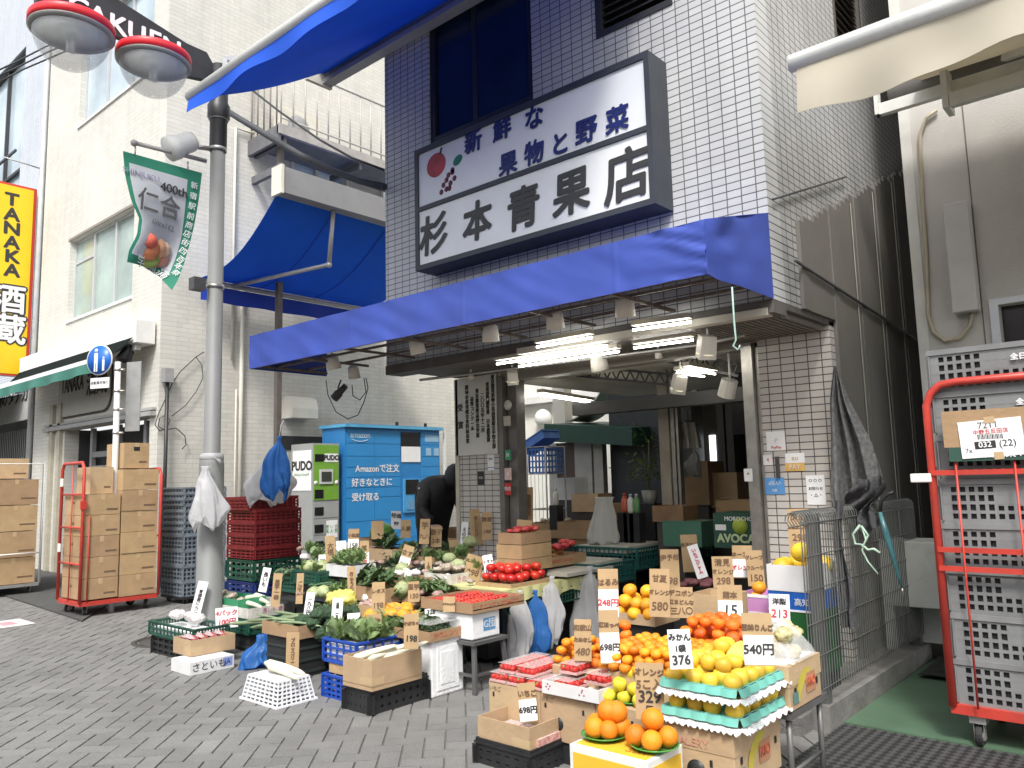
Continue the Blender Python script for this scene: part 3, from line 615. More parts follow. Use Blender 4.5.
for k, (px, py) in enumerate(((53,372),(79,367),(126,355))):
    t = thing('spot_lamp', 'black spot lamp under the dark awning, %s' % ('left of the outlined wall sign','above the outlined wall sign','right of the round blue road sign')[k], 'lamp', 'spot lamps under the black awning')
    p = PY(px, py, WY-.35); m = MB(); m.tube([p+Vector((0,.1,.28)), p+Vector((0,.1,.02))], .02, 6); m.build('bracket', BLKP, t)
    m = MB(); m.lathe(p, [(.0,.16),(.07,.16),(.08,.1),(.12,-.1),(.10,-.1),(.07,.08)], 14, (0,.4,1)); m.build('lamp_head', BLKP, t)
# far green awning over next door
a2 = thing('green_awning', 'dark green sloping awning edge at the far left under the yellow sign', 'awning')
m = MB(); m.sheet(lambda u,v: (-26+(gx-.6+26)*u, WY-.05-2.6*v, 3.5-.75*v), 6, 6, .006); m.build('fabric', BLKF, a2)
m = MB(); m.sheet(lambda u,v: (-26+(gx-.6+26)*u, WY-2.66-.02*sin(u*40)*v, 2.75-.3*v), 50, 3, .004); m.build('valance', GRNF, a2)
m = MB(); m.box(-26, gx-.6, WY-2.72, WY-2.62, 2.74, 2.82); m.build('front_bar', WPAINT, a2)
# ============================================================ balcony on the white building
by = PX(251,138,WX).y; bo = PY(280,127,by); BX = bo.x; bz = bo.z
bal = thing('steel_balcony', 'white railed steel balcony sticking out above the blue yard awning', 'balcony')
BD = mat('balcony_steel', (.13,.13,.14), .5, .15, 6, dirt=.3)
m = MB(); m.box(WX, BX, by, by+4.2, bz-.10, bz-.02); m.build('deck', BD, bal)
m = MB(); m.box(WX, BX+.04, by-.06, by-.001, bz-.26, bz+.02); m.box(WX+.0, BX, by+.02, by+.1, bz-.75, bz-.62); m.build('end_beam', BD, bal)
m = MB(); m.box(BX+.001, BX+.07, by-.06, by+4.2, bz-.14, bz+.04); m.build('edge_beam', mat('rusty_white', (.36,.34,.32), .6, .15, 5, dirt=.5), bal)
RLW = mat('rail_white', (.42,.40,.38), .5, .08, 5, dirt=.3); RLD = mat('rail_dark', (.20,.17,.15), .5, .1)
m = MB(); h = 1.15; n = 0; yy = by
while yy < by+4.2: m.tube([(BX+.03,yy,bz+.04),(BX+.03,yy,bz+h)], .014, 6); yy += .24
m.tube([(BX+.03,by,bz+h),(BX+.03,by+4.2,bz+h)], .024, 6); m.tube([(BX+.03,by,bz+.16),(BX+.03,by+4.2,bz+.16)], .016, 6); m.build('railing', RLW, bal)
m = MB(); xx = WX+.05
while xx < BX: m.tube([(xx,by-.02,bz+.02),(xx,by-.02,bz+h)], .014, 6); xx += .2
m.tube([(WX,by-.02,bz+h),(BX,by-.02,bz+h)], .024, 6); m.build('end_railing', RLD, bal)
for q in range(3): 
    m = MB(); m.bar((WX, by+.1+q*1.6, bz-.2),(BX, by+.1+q*1.6, bz-.2), .06, .12); m.build('joist', BD, bal)
ac = thing('air_conditioner', 'outdoor air conditioner unit standing on the balcony', 'air conditioner'); 
m = MB(); m.box(WX+.15, WX+.45, by+.35, by+1.15, bz+.08, bz+.65); m.build('casing', CREAM, ac, .01)
m = MB(); m.lathe((WX+.452, by+.68, bz+.36), [(.0,.01),(.22,.01),(.23,0)], 20, (1,0,0)); m.build('fan_grille', mat('grille_grey', (.3,.3,.3), .5, .3, 60), ac)
m = MB(); m.box(WX+.2,WX+.4,by+.45,by+.5,bz-.015,bz+.079); m.box(WX+.2,WX+.4,by+1.0,by+1.05,bz-.015,bz+.079); m.build('foot', DSTEEL, ac)
# ============================================================ yard: column, blue retractable awning
cy0 = 7.25; CPX = PY(277,480,cy0).x
col = thing('steel_column', 'slim brown steel column standing beside the parcel lockers', 'post')
m = MB(); m.box(CPX-.045, CPX+.045, cy0-.045, cy0+.045, 0, PY(277,146,cy0).z); m.build('column', mat('brown_steel', (.11,.095,.085), .5, .15, 6, dirt=.3), col)
m = MB(); m.box(CPX-.1,CPX+.1,cy0-.1,cy0+.1,.0,.015); m.build('base_plate', DSTEEL, col)
cy0 = 6.25; CPX = PY(277,480,cy0).x
ya = thing('yard_awning', 'bright blue retractable awning on folding arms between the two buildings', 'awning')
ca = PX(290,178,CPX+.12); cax = CPX+.12; cay = cy0-.1; caz0, caz1 = PX(292,187,cax).z, PX(292,160,cax).z
caz0, caz1 = PY(290,188,cay).z, PY(290,162,cay).z
CE = 9.6
m = MB(); m.box(cax-.12, cax+.1, cay+.02, CE, caz0, caz1); m.build('cassette', mat('weathered_grey', (.25,.25,.26), .5, .08, 3, dirt=.45), ya)
m = MB(); m.box(cax-.14, cax+.12, cay-.03, cay+.018, caz0-.02, caz1+.02); m.build('end_cap', CREAM, ya)
BXX = WX+.25; bzb = PX(225,285,BXX).z; by_ = PX(201,283,BXX).y
BLF = mat('blue_awning_cloth', (.025,.15,.62), .8, .05, 2, trans=.34, spec=.15)
def yfn(u, v):
    a = Vector((cax-.06, cay+.03+(CE-cay-.06)*u, caz0+.05)); b = Vector((BXX, by_+(CE-by_-.06)*u, bzb+.05))
    p = a.lerp(b, v); p.z -= .28*sin(pi*v)*(1-.4*u); return p
m = MB(); m.sheet(yfn, 14, 14, .004); m.build('fabric', BLF, ya)
m = MB(); m.tube([(BXX,by_-.03,bzb),(BXX,CE,bzb)], .045, 8); m.build('front_bar', mat('bar_grey', (.33,.33,.33), .5, .1, 4), ya)
m = MB(); m.sheet(lambda u,v: (BXX+.03*sin(u*25)*v, by_+(CE-by_)*u, bzb-.05-.26*v), 40, 3, .004); m.build('valance', mat('blue_valance', (.012,.05,.42), .7, .05, 2, trans=.2), ya)
e0 = Vector((cax-.05, cay+1.0, caz0)); e1 = PX(325,266,cax-.9)
e1 = Vector((e0.x-.25, e0.y+.1, PY(325,266,e0.y+.1).z)); e2 = Vector((BXX+.05, by_+.55, bzb))
m = MB(); m.tube([e0, e1], .035, 8); m.tube([e1, e2], .035, 8); m.sphere(e1, .05, 8, 6); m.build('folding_arm', mat('arm_steel', (.40,.40,.40), .5, .1, 4, metal=.3), ya)
m = MB()
for u in (.3,.62): m.tube([yfn(u, k/12)-Z1*.012 for k in range(13)], .006, 5)
m.build('fabric_seam', mat('blue_seam', (.01,.04,.3), .7, .05), ya)
# ============================================================ upper blue awning on the shop
ua = thing('upper_awning', 'large bright blue retractable awning at the top of the tiled shop front', 'awning')
c0 = PY(316,75,FY-.2); uz = PY(430,256/6+5,FY-.2).z
p0 = PY(322,83,4.85); p1 = PY(440,10,4.85); uz = p0.z; ux = p0.x
m = MB(); m.box(ux, -2.6, 4.86, 4.98, uz, uz+.05); m.box(ux, -2.6, 4.93, 4.98, uz+.05, uz+.36); m.box(ux,-2.6,4.76,4.93,uz+.32,uz+.36); m.build('cassette', mat('weathered_grey2', (.34,.34,.34), .5, .1, 3, dirt=.3), ua)
m = MB(); m.box(ux-.05, ux-.002, 4.66, 4.99, uz-.02, uz+.42); m.build('end_cap', CREAM, ua)
m = MB(); m.tube([(ux+.02,4.84,uz+.17),(-2.65,4.84,uz+.17)], .07, 12); m.build('fabric_roll', BLF, ua)
fbp = PY(190,97,3.1); fbz = fbp.z; fbx = fbp.x
q = PY(346,2,3.1)
m = MB(); m.tube([(fbx,3.1,fbz),(-2.7,3.1,fbz+.0)], .05, 10); m.build('front_bar', mat('bar_white', (.55,.55,.53), .5, .06), ua)
def ufn(u, v):
    a = Vector((ux+.05+(-2.7-ux)*u, 4.82, uz+.09)); b = Vector((fbx+.03+(-2.75-fbx)*u, 3.1, fbz-.02)); p = a.lerp(b, v)
    p.z -= .05*sin(pi*v)+.008*sin(u*20)*v; return p
m = MB(); m.sheet(ufn, 30, 10, .004); m.build('fabric', BLF, ua)
m = MB(); m.sheet(lambda u,v: (fbx+.02+(-2.75-fbx)*u, 3.08-.02*sin(u*26+1)*v, fbz-.03-(.13+.012*sin(u*17))*v), 60, 3, .004); m.build('valance', mat('blue_valance2', (.02,.13,.75), .7, .05, 2, trans=.3), ua)
m = MB(); m.bar((ux+.7,4.75,uz+.1),(ux-.35,3.9,uz+.02),.05); m.bar((ux-.35,3.9,uz+.02),(fbx+.5,3.15,fbz),.045); m.build('folding_arm', mat('arm_steel2', (.30,.31,.33), .5, .1), ua)
# ============================================================ background of the yard
yb = thing('rear_building', 'white rendered building closing the yard behind the shop', 'building')
m = MB(); m.box(WX, 3, 13.2, 13.4, 0, 11); m.build('wall', mat('white_render', (.70,.69,.63), .75, .08, 2, .1, dirt=.2), yb)
m = MB(); m.box(-14, -5, 13.0, 13.195, 3.1, 3.25); m.build('ledge', WPAINT, yb)
pp = PY(540,418,13.0); m = MB(); m.sphere((pp.x,13.12,pp.z), .2, 12, 8); m.box(pp.x-.02,pp.x+.5,13.02,13.19,pp.z+.45,pp.z+.9); m.build('wall_fitting', WPAINT, yb)
# green roofed kiosk behind
hut = thing('green_kiosk', 'low hut with dark green canopy seen through the shop', 'kiosk')
hy = 9.8; a, b = PY(544,424,hy), PY(632,440,hy)
m = MB(); m.poly([(a.x,hy,a.z-.28),(b.x,hy,a.z-.42),(b.x,hy,a.z-.16),(a.x,hy,a.z)], (0,1.6,.1)); m.build('canopy', mat('kiosk_green', (.01,.05,.032), .5, .1), hut)
a2_, b2 = PY(549,470,hy+.3), PY(604,470,hy+.3)
m = MB(); m.box(a2_.x,PY(557,470,hy+.3).x,hy+.3,hy+.4,0,a.z-.3); m.box(PY(575,470,hy+.3).x,PY(592,470,hy+.3).x,hy+.3,hy+.4,0,a.z-.3); m.box(PY(594,470,hy+.3).x,PY(603,470,hy+.3).x,hy+.3,hy+.42,0,a.z-.3); m.build('wall', mat('kiosk_wall', (.34,.33,.30), .6, .1, dirt=.2), hut)
m = MB(); m.box(PY(557,470,hy+.3).x+.002,PY(575,470,hy+.3).x-.002,hy+.33,hy+.38,0,a.z-.3); m.build('door', mat('kiosk_door', (.07,.045,.035), .5, .1), hut)
m = MB(); m.box(PY(603,470,hy+.3).x+.01,b.x+.7,hy+.5,hy+.55,0,3.1); m.build('black_panel', mat('blackboard', (.022,.026,.03), .5, .1), hut)
av = thing('roof_duct', 'curved metal duct cowl on the green kiosk roof', 'duct'); p = PY(575,422,hy+.5)
m = MB(); m.sheet(lambda u,v: (p.x-.1+.8*v*1.0, hy+.4+.6*u, a.z+.06+.55*v*v), 4, 8, .02); m.build('cowl', SSTEEL, av)
m = MB(); m.box(p.x-.45,p.x-.2,hy+.5,hy+.7,a.z+.02,a.z+.75); m.build('flue', CREAM, av)
# ============================================================ right neighbour
NY = 7.0; nx0 = PY(912,250,NY).x
nb = thing('right_building', 'grey beige rendered building to the right of the alley', 'building')
REN = mat('grey_render', (.50,.48,.445), .8, .06, 3, .12, bscale=60, dirt=.15)
nwx = PY(1000,320,NY).x; nwz = PY(1000,305,NY).z
m = MB(); wallgrid(m, 'X', nx0, 6, 0, 9.5, NY, NY+.25, [(nwx, 6, .9, nwz)]); m.box(nx0, nx0+.2, NY+.25, 12, 0, 9.5); m.build('wall', REN, nb)
m = MB(); m.box(nx0-.012, nx0-.001, NY-.012, NY+.3, 0, 9.5); m.box(nx0-.012, nx0+.07, NY-.013, NY-.001, 0, 9.5); m.build('corner_trim', mat('pale_trim', (.58,.57,.53), .6, .06, dirt=.2), nb)
m = MB(); m.box(nwx, 6, NY+.1, NY+.12, .9, nwz); m.build('window', mat('brown_glass', (.03,.022,.025), .2, .3, 3), nb)
m = MB(); m.box(nwx-.06, nwx-.001, NY-.02, NY+.09, .9, nwz+.05); m.box(nwx-.001, 6, NY-.02, NY+.09, nwz+.001, nwz+.05); m.build('window_frame', ALU, nb)
s1 = PY(968,170,NY); m = MB(); m.box(s1.x, s1.x+.008, NY-.004, NY-.0005, 0, 9); m.build('wall_joint', mat('joint_dark', (.16,.15,.14), .7, .1), nb)
m = MB(); pts = [PY(937,110,NY-.03), PY(926,118,NY-.03), PY(920,135,NY-.03), PY(922,200,NY-.03), PY(926,250,NY-.03), PY(928,315,NY-.03), PY(933,332,NY-.03), PY(945,341,NY-.03), PY(960,338,NY-.03), PY(970,325,NY-.03), PY(972,312,NY-.03)]
m.tube(pts, .016, 8); m.build('conduit', mat('conduit_beige', (.42,.37,.27), .5, .1), nb)
m = MB(); a, b = PY(951,260,NY), PY(973,313,NY); m.box(a.x, b.x+.06, NY-.13, NY-.002, b.z, PY(955,207,NY).z); m.build('meter_cover', mat('meter_white', (.52,.50,.48), .5, .05), nb, .008)
# cream retractable awning of the neighbour
na = thing('cream_awning', 'cream retractable awning with white bar over the right hand yard', 'awning')
AY = 4.6; pl = PY(790,66,AY); ax0 = pl.x; az = pl.z
m = MB(); m.tube([(ax0,AY,az),(6,AY,az-.06)], .045, 10); m.box(ax0,6,AY-.03,AY+.03,az-.0,az+.055); m.build('front_bar', mat('bar_cream_white', (.66,.66,.62), .4, .08, 6, dirt=.35), na)
CRF = mat('cream_cloth', (.64,.59,.48), .8, .05, 2, .03, trans=.35, dirt=.08)
m = MB(); m.sheet(lambda u,v: (ax0+.04+(6-ax0)*u, AY-.01-.03*sin(u*40+v*2)*v-.02*sin(u*97)*v, az-.03-(.30-.05*u+.015*sin(u*33))*v), 130, 5, .004); m.build('valance', CRF, na)
rp = PY(890,96,6.6); 
m = MB(); m.sheet(lambda u,v: (ax0+.3+(5.5-ax0)*u-.25*u*0+v*0, AY+.02+(6.55-AY)*v, az-.02+(rp.z+.05-az)*v-.04*sin(pi*v)), 8, 6, .004); m.build('fabric', CRF, na)
m = MB(); m.tube([(rp.x,6.6,rp.z),(6,6.6,rp.z)], .075, 12); m.build('roller', mat('roller_grey', (.16,.15,.14), .5, .1), na)
bp = PY(878,118,6.5); m = MB()
m.box(bp.x, bp.x+.03, 6.42, 6.5, bp.z-.0, bp.z+.34); m.box(bp.x, 6, 6.44, 6.5, bp.z, bp.z+.09); m.box(bp.x+.55, 6, 6.3, 6.36, bp.z-.16, bp.z-.06); m.box(bp.x+.5, bp.x+.54, 6.3, 6.5, bp.z-.16, bp.z+.16)
m.bar((bp.x+.9,6.4,bp.z+.12),(bp.x+2.2,5.2,az-.06),.05); m.build('folding_arm', mat('arm_white', (.60,.60,.56), .45, .06, dirt=.15), na)
# ============================================================ mesh fence on the kerb
fx = -1.855; f0 = 4.86; f1 = 6.85; ftop = PX(832,507,fx).z
fe_ = thing('mesh_fence', 'grey welded wire fence with curled top edge on a concrete kerb', 'fence')
FG = mat('fence_grey', (.10,.105,.10), .5, .1, 10, dirt=.3)
m = MB(); m.box(fx-.035, fx+.035, f0-.03, f0+.03, .14, ftop-.02); m.build('post', FG, fe_)
m = MB(); m.box(fx-.03, fx+.03, f1-.03, f1+.03, .14, ftop-.02); m.build('post', FG, fe_)
m = MB(); y = f0-.30
while y < f1+.02:
    pts = [(fx+.045, y, .22), (fx+.045, y, ftop-.05)]
    for k in range(7): a = pi*k/6; pts.append((fx+.0+.045*cos(a), y, ftop-.05+.045*sin(a)+.0))
    pts.append((fx-.02, y, ftop-.09)); m.tube(pts, .0038, 4, smooth=False); y += .042
zz = .25
while zz < ftop-.05: m.tube([(fx+.05, f0-.30, zz), (fx+.05, f1, zz)], .0035, 4, smooth=False); zz += .19
m.tube([(fx, f0-.30, ftop-.0), (fx, f1, ftop-.0)], .0035, 4); m.tube([(fx-.02, f0-.30, ftop-.09), (fx-.02, f1, ftop-.09)], .0035, 4)
m.build('wire_mesh', FG, fe_)
# grey shade net hanging from the pillar corner
nn = thing('grey_net', 'bundled grey shade net hanging from the building corner over the fence', 'net')
NET = mat('net_grey', (.15,.15,.15), .75, .35, 30, .6, bscale=90)
def along(pxs, Y):  return [PY(x,y,Y) for x,y in pxs]
m = MB()
L_ = along([(834,366),(829,400),(828,450),(829,490),(832,502)], 5.8); R_ = along([(836,366),(848,400),(868,440),(880,476),(880,500)], 5.8)
def netf(u, v):
    k = v*4; i = min(3, int(k)); t = k-i; a = L_[i].lerp(L_[i+1], t); b = R_[i].lerp(R_[i+1], t)
    p = a.lerp(b, u); p.y += .05*sin(u*19+v*3)*min(1,v*3)+.10*sin(u*pi)*v-.02*sin(u*43+v*9)*v; return p
m.sheet(netf, 40, 24, .004); m.build('net_cloth', NET, nn)
m = MB(); m.sheet(lambda u,v: PY(851+30*u+6*sin(v*7)-4*v, 470+52*v+10*sin(u*3), 5.55)+Y1*.05*sin(u*16+v*11), 16, 16, .004)
m.sheet(lambda u,v: PY(833+(9+5*v)*1.0*u+12*v*v, 500+128*v, 5.2+.25*0)+X1*.012*sin(v*9+2)+Y1*.03*sin(u*9+v*5), 6, 30, .003)
m.build('net_fold', mat('net_dark', (.07,.07,.075), .6, .4, 30, .5), nn)
m = MB()
def px5(l, Y): return [PY(x,y,Y) for x,y in l]
m.tube(px5([(860,525),(853,534),(855,544),(864,545),(868,535),(861,526)], 5.35), .008, 6); m.build('rope', mat('mint_rope', (.42,.58,.46), .6, .15, 40), nn); m = MB(); m.tube(px5([(862,545),(868,550),(874,549),(880,553)], 5.35), .009, 6); m.build('rope', mat('mint_rope', (.42,.58,.46)), nn); m = MB(); m.tube(px5([(862,527),(866,540),(862,550),(868,562),(878,574)], 5.35), .006, 6)
m.build('rope', mat('mint_rope', (.42,.58,.46), .6, .15, 40), nn)
um = thing('closed_umbrella', 'thin closed teal umbrella hanging by its handle beside the net', 'umbrella')
a, b = PY(880,512,5.5), PY(902,588,5.5); m = MB(); m.tube([a, a.lerp(b,.3), a.lerp(b,.85), b], [.012,.022,.012,.006], 8); m.build('canopy', mat('umbrella_teal', (.06,.17,.19), .3, .2, 30), um)
m = MB(); m.tube([b, PY(904,596,5.5)], .006, 6); m.build('tip', SSTEEL, um)
m = MB(); m.tube([PY(894,492,5.5), PY(888,494,5.5), PY(881,501,5.5), a], .012, 8); m.build('handle', BLKP, um)
# white steel counter standing in the alley mouth
ct = thing('steel_cabinet', 'white steel sink counter standing against the right hand wall', 'cabinet')
cyy = 6.55; x0, x1 = PY(878,545,cyy).x, PY(960,545,cyy).x; zt0 = PY(883,541,cyy).z; zs = PY(884,605,cyy).z
CWH = mat('cabinet_white', (.50,.51,.48), .5, .08, 6, dirt=.35)
m = MB(); m.box(x0, x1+.4, cyy, cyy+.42, zs, zt0); m.build('basin', CWH, ct, .006)
m = MB(); m.box(x0+.0, x0+.07, cyy+.01, cyy+.08, .12, zs-.001); m.build('leg', CWH, ct); m = MB(); m.box(x0+.0, x0+.05, cyy+.30, cyy+.355, .12, zs-.001); m.build('leg', CWH, ct)
m = MB(); m.box(x0+.08, x1+.4, cyy+.36, cyy+.41, .15, zs-.001); m.build('back_panel', CWH, ct)
m = MB(); m.box(x0-.03, x0+.1, cyy, cyy+.12, .0, .119); m.build('foot_block', mat('concrete_block', (.2,.2,.19), .9, .2, 12, .3), ct)
ma = thing('black_tarpaulin', 'crumpled black rubber sheet lying on the ground by the white counter', 'sheet')
m = MB(); m.sheet(lambda u,v: (-1.72+1.1*u, 6.3+.65*v, .035+.03*abs(noise.noise(Vector((u*4,v*3,1))))*2), 24, 14, .01); m.build('rubber_sheet', mat('rubber_sheet', (.025,.025,.025), .5, .3, 8, dirt=.2), ma)
# dark stones / rubble under the fence
ks = thing('kerb_stone', 'rough grey concrete block at the foot of the mesh fence', 'block')
m = MB(); m.box(-2.05,-1.90,4.60,4.78,0,.10); m.build('block', mat('rough_block', (.16,.155,.15), .9, .25, 20, .5), ks)
# ============================================================ red roll cage with grey crates
def grille(mb, o, u, v, n, W, H, nu, nv, bar, t, solid=()):
    # frame of bars over a W x H rectangle; solid: list of (u0,u1,v0,v1) fractions that stay closed
    o, u, v, n = map(Vector, (o, u, v, n)); cu, cv = W/nu, H/nv
    for j in range(nv+1):
        b = bar if 0 < j < nv else bar*1.6
        mb.obox(o+u*W/2+v*(H*j/nv), u, v, n, W, b, t)
    for i in range(nu+1):
        b = bar if 0 < i < nu else bar*1.6
        mb.obox(o+u*(W*i/nu)+v*H/2, u, v, n, b, H-bar*.5, t*.9)
    for a0, a1, b0, b1 in solid:
        mb.obox(o+u*W*(a0+a1)/2+v*H*(b0+b1)/2, u, v, n, W*(a1-a0), H*(b1-b0), t*.7)
def crate(x0, x1, y0, y1, z0, z1, mt, label, cat='crate', group=None, name='plastic_crate', nx=6, ny=4, nz=3, bar=.012, lip=.012, solid=(), taper=0, floor=True, inner=None):
    t = thing(name, label, cat, group); m = MB(); W, D, H = x1-x0, y1-y0, z1-z0-lip
    for o, u, n, L, k in (((x0,y0+.006,z0),X1,-Y1,W,nx),((x0,y1-.006,z0),X1,Y1,W,nx),((x0+.006,y0,z0),Y1,-X1,D,ny),((x1-.006,y0,z0),Y1,X1,D,ny)):
        grille(m, o, u, Z1, n, L, H, k, nz, bar, .008, solid)
    m.build('crate_wall', mt, t)
    m = MB(); 
    for a in ((x0-.006,x1+.006,y0-.006,y0+.016),(x0-.006,x1+.006,y1-.016,y1+.006),(x0-.006,x0+.016,y0+.016,y1-.016),(x1-.016,x1+.006,y0+.016,y1-.016)): m.box(*a, z1-lip, z1)
    m.build('rim', mt, t)
    if floor: m = MB(); m.box(x0+.014,x1-.014,y0+.014,y1-.014,z0+.004,z0+.012); m.build('floor_panel', mt, t)
    return t
RCX0, RCY0, RCY1 = -1.20, 4.95, 5.62; RCX1 = RCX0+1.0
def casters(t, x0, x1, y0, y1, z, r=.06, mt=RUBBER, rots=(0,.3,1.2,.8), pn='caster'):
    k = 0
    for x in (x0, x1):
        for y in (y0, y1):
            a = rots[k]; k += 1; d = Vector((cos(a), sin(a), 0)); c = Vector((x, y, r))+d.cross(Z1)*0
            m = MB(); m.lathe(c-d*.016, [(0,0),(r*.95,0),(r,.006),(r,.026),(r*.95,.032),(0,.032)], 20, d, False); w_ = m.build(pn, mt, t)
            m = MB(); m.lathe(c-d*.018, [(0,0),(r*.5,0),(r*.5,.036),(0,.036)], 12, d); m.obox(c+d*.024+Z1*r*.45, d, Z1, d.cross(Z1), .004, r*1.5, .05); m.obox(c-d*.024+Z1*r*.45, d, Z1, d.cross(Z1), .004, r*1.5, .05); m.box(x-.04,x+.04,y-.04,y+.04,r*2.05+.005,z-.001); m.build('fork', STEEL, w_)
rc = thing('roll_cage', 'tall red steel roll cage loaded with grey crates in the right hand yard', 'roll cage')
bz0 = .17; rct = PY(920,385,RCY0).z
m = MB(); m.box(RCX0, RCX1, RCY0, RCY1, bz0, bz0+.05); m.build('base_frame', REDPAINT, rc)
m = MB(); R = .022
lx = RCX0+.01
m.tube([(lx,RCY0,bz0+.04),(lx,RCY0,rct-.12),(lx+.03,RCY0,rct-.05),(lx+.08,RCY0,rct-.01),(lx+.16,RCY0,rct),(RCX1,RCY0,rct)], R, 8); m.build('front_frame', REDPAINT, rc)
m = MB(); m.tube([(lx,RCY1,bz0+.04),(lx,RCY1,rct-.12),(lx+.03,RCY1,rct-.05),(lx+.12,RCY1,rct),(RCX1,RCY1,rct)], R, 8)
for z in (.62,1.05,1.5): m.tube([(lx,RCY0,z),(lx,RCY1,z)], .010, 6)
m.build('rear_frame', REDPAINT, rc)
m = MB()
for z, y in ((PY(975,472,RCY0).z,0),(PY(975,300,RCY0).z if False else PY(940,549,RCY0).z,0),(PY(975,372,RCY0).z if False else .95,0)):
    m.box(lx, RCX1, RCY0-.03, RCY0-.016, z-.014, z+.014)
m.build('cross_bar', REDPAINT, rc)
m = MB()
for x in (RCX0+.14, RCX0+.42, RCX0+.70): m.tube([(x,RCY0-.033,bz0+.05),(x,RCY0-.033,PY(975,460,RCY0).z)], .006, 6)
for y in (RCY0+.2, RCY0+.42): m.tube([(lx,y,bz0+.05),(lx,y,rct-.3)], .006, 6)
m.build('wire_bar', REDPAINT, rc)
casters(rc, RCX0+.12, RCX1-.12, RCY0+.06, RCY1-.08, bz0, .06)
p = PY(921,478,RCY0-.02); m = MB(); m.obox(p-X1*.0, X1, Z1, Y1, .11, .05, .02); m.build('tag_plate', mat('tag_white', (.78,.78,.74), .4, .04), rc, .006)
# crates
ys_ = [(945,640,700),]
zc = bz0+.055; ch_ = .245
lbls = ['lowest grey crate in the red roll cage','second grey crate from the bottom of the red roll cage','third grey crate from the bottom of the red roll cage','fourth grey crate from the bottom in the red roll cage','fifth grey crate from the bottom in the red roll cage','grey crate behind the cardboard delivery label in the red cage','grey crate just under the topmost one of the red cage','topmost grey crate of the red roll cage stack']
RC = [z for z in (0,)]
for k in range(8):
    z0 = zc+k*ch_; off = jit(.008)
    t = crate(RCX0+.035+off, RCX0+.93+off, RCY0+.03, RCY1-.03, z0, z0+ch_-.012, GREYP, lbls[k], group='grey crates in the red roll cage', nx=20, ny=9, nz=4, bar=.017, lip=.03, solid=((.30,1,.42,.95),(0,.06,0,1)))
    m = MB(); m.box(RCX0+.045+off, RCX0+.92+off, RCY0+.05, RCY0+.054, z0+.01, z0+ch_-.05); m.box(RCX0+.05+off, RCX0+.9+off, RCY0+.06, RCY1-.06, z0+.012, z0+.10); m.build('dark_backing', DARK, t)  # near-black sheet behind the front grille and low block inside
    text('全日食', (RCX0+.50+off, RCY0+.018, z0+ch_*.6), X1, Z1, .038, WPRINT, t, bold=.0015); text('H21.3', (RCX0+.66+off, RCY0+.018, z0+ch_*.58), X1, Z1, .03, WPRINT, t, bold=.001)
dl = thing('delivery_label_board', 'brown and green cardboard sheet with white 7211 label on the red cage', 'label')
a, b = PY(941,412,RCY0-.05), PY(942,462,RCY0-.05); x0 = a.x; W_ = .75; z1, z0 = a.z, b.z
m = MB(); m.box(x0, x0+W_, RCY0-.05, RCY0-.044, z0+(z1-z0)*.28, z1); m.build('cardboard_top', CARD, dl)
m = MB(); m.box(x0+.02, x0+W_, RCY0-.05, RCY0-.044, z0, z0+(z1-z0)*.279); m.build('green_band', mat('label_green', (.03,.08,.06), .6, .05), dl)
text('全国農業 H22.12', (x0+.32, RCY0-.052, z0+.035), X1, Z1, .05, WPRINT, dl, bold=.001)
c = PY(991,438,RCY0-.055); uu = Vector((1,0,.05)); vv = Vector((-.05,0,1))
m = MB(); m.obox(c, uu, vv, Y1, .30, .20, .002); m.build('label_sheet', PAPER, dl)
text('7211', c+Vector((-.01,-.002,.07)), uu, vv, .05, mat('grey_ink', (.12,.12,.12), .6), dl); text('中野五反田店', c+Vector((0,-.002,.035)), uu, vv, .028, REDINK, dl)
m = MB(); 
for i in range(16): m.obox(c+Vector((-.06+.0075*i,-.002,.008)), uu, vv, Y1, .003+.002*(i%3==0), .025, .001)
m.obox(c+Vector((-.03,-.002,-.035)), uu, vv, Y1, .10, .04, .001); m.build('barcode', INK, dl)
text('032', c+Vector((-.03,-.004,-.035)), uu, vv, .042, WPRINT, dl, bold=.001); text('(22)', c+Vector((.075,-.002,-.03)), uu, vv, .05, INK, dl); text('7x', c+Vector((-.11,-.002,-.065)), uu, vv, .035, mat('grey_ink', (.1,.1,.1)), dl)
m = MB(); m.obox(c+Vector((0,-.003,.098)), uu, vv, Y1, .05, .035, .001); m.build('tape', TAPE, dl); m = MB(); m.obox(c+Vector((.03,-.003,-.095)), uu, vv, Y1, .045, .04, .001); m.build('tape', TAPE, dl)
# ============================================================ unseen building added across the street: shades lane, lightens facade, shows in glass
ob = thing('opposite_building', 'unseen plain rendered building added across the lane behind the viewer', 'building')
m = MB(); wallgrid(m, 'X', -34, 14, 0, 5.6, -6.3, -6.0, [(-30+k*3.2,-28+k*3.2,3.2,4.6) for k in range(13)]+[(-30+k*5,-26+k*5,.3,2.5) for k in range(8)]); m.build('wall', mat('far_render', (.62,.60,.56), .8, .1), ob)
m = MB(); m.box(-33.9, 13.9, -6.6, -6.31, 0, 5.5); m.build('dark_glass', mat('far_glass', (.08,.09,.10), .2, .3), ob)
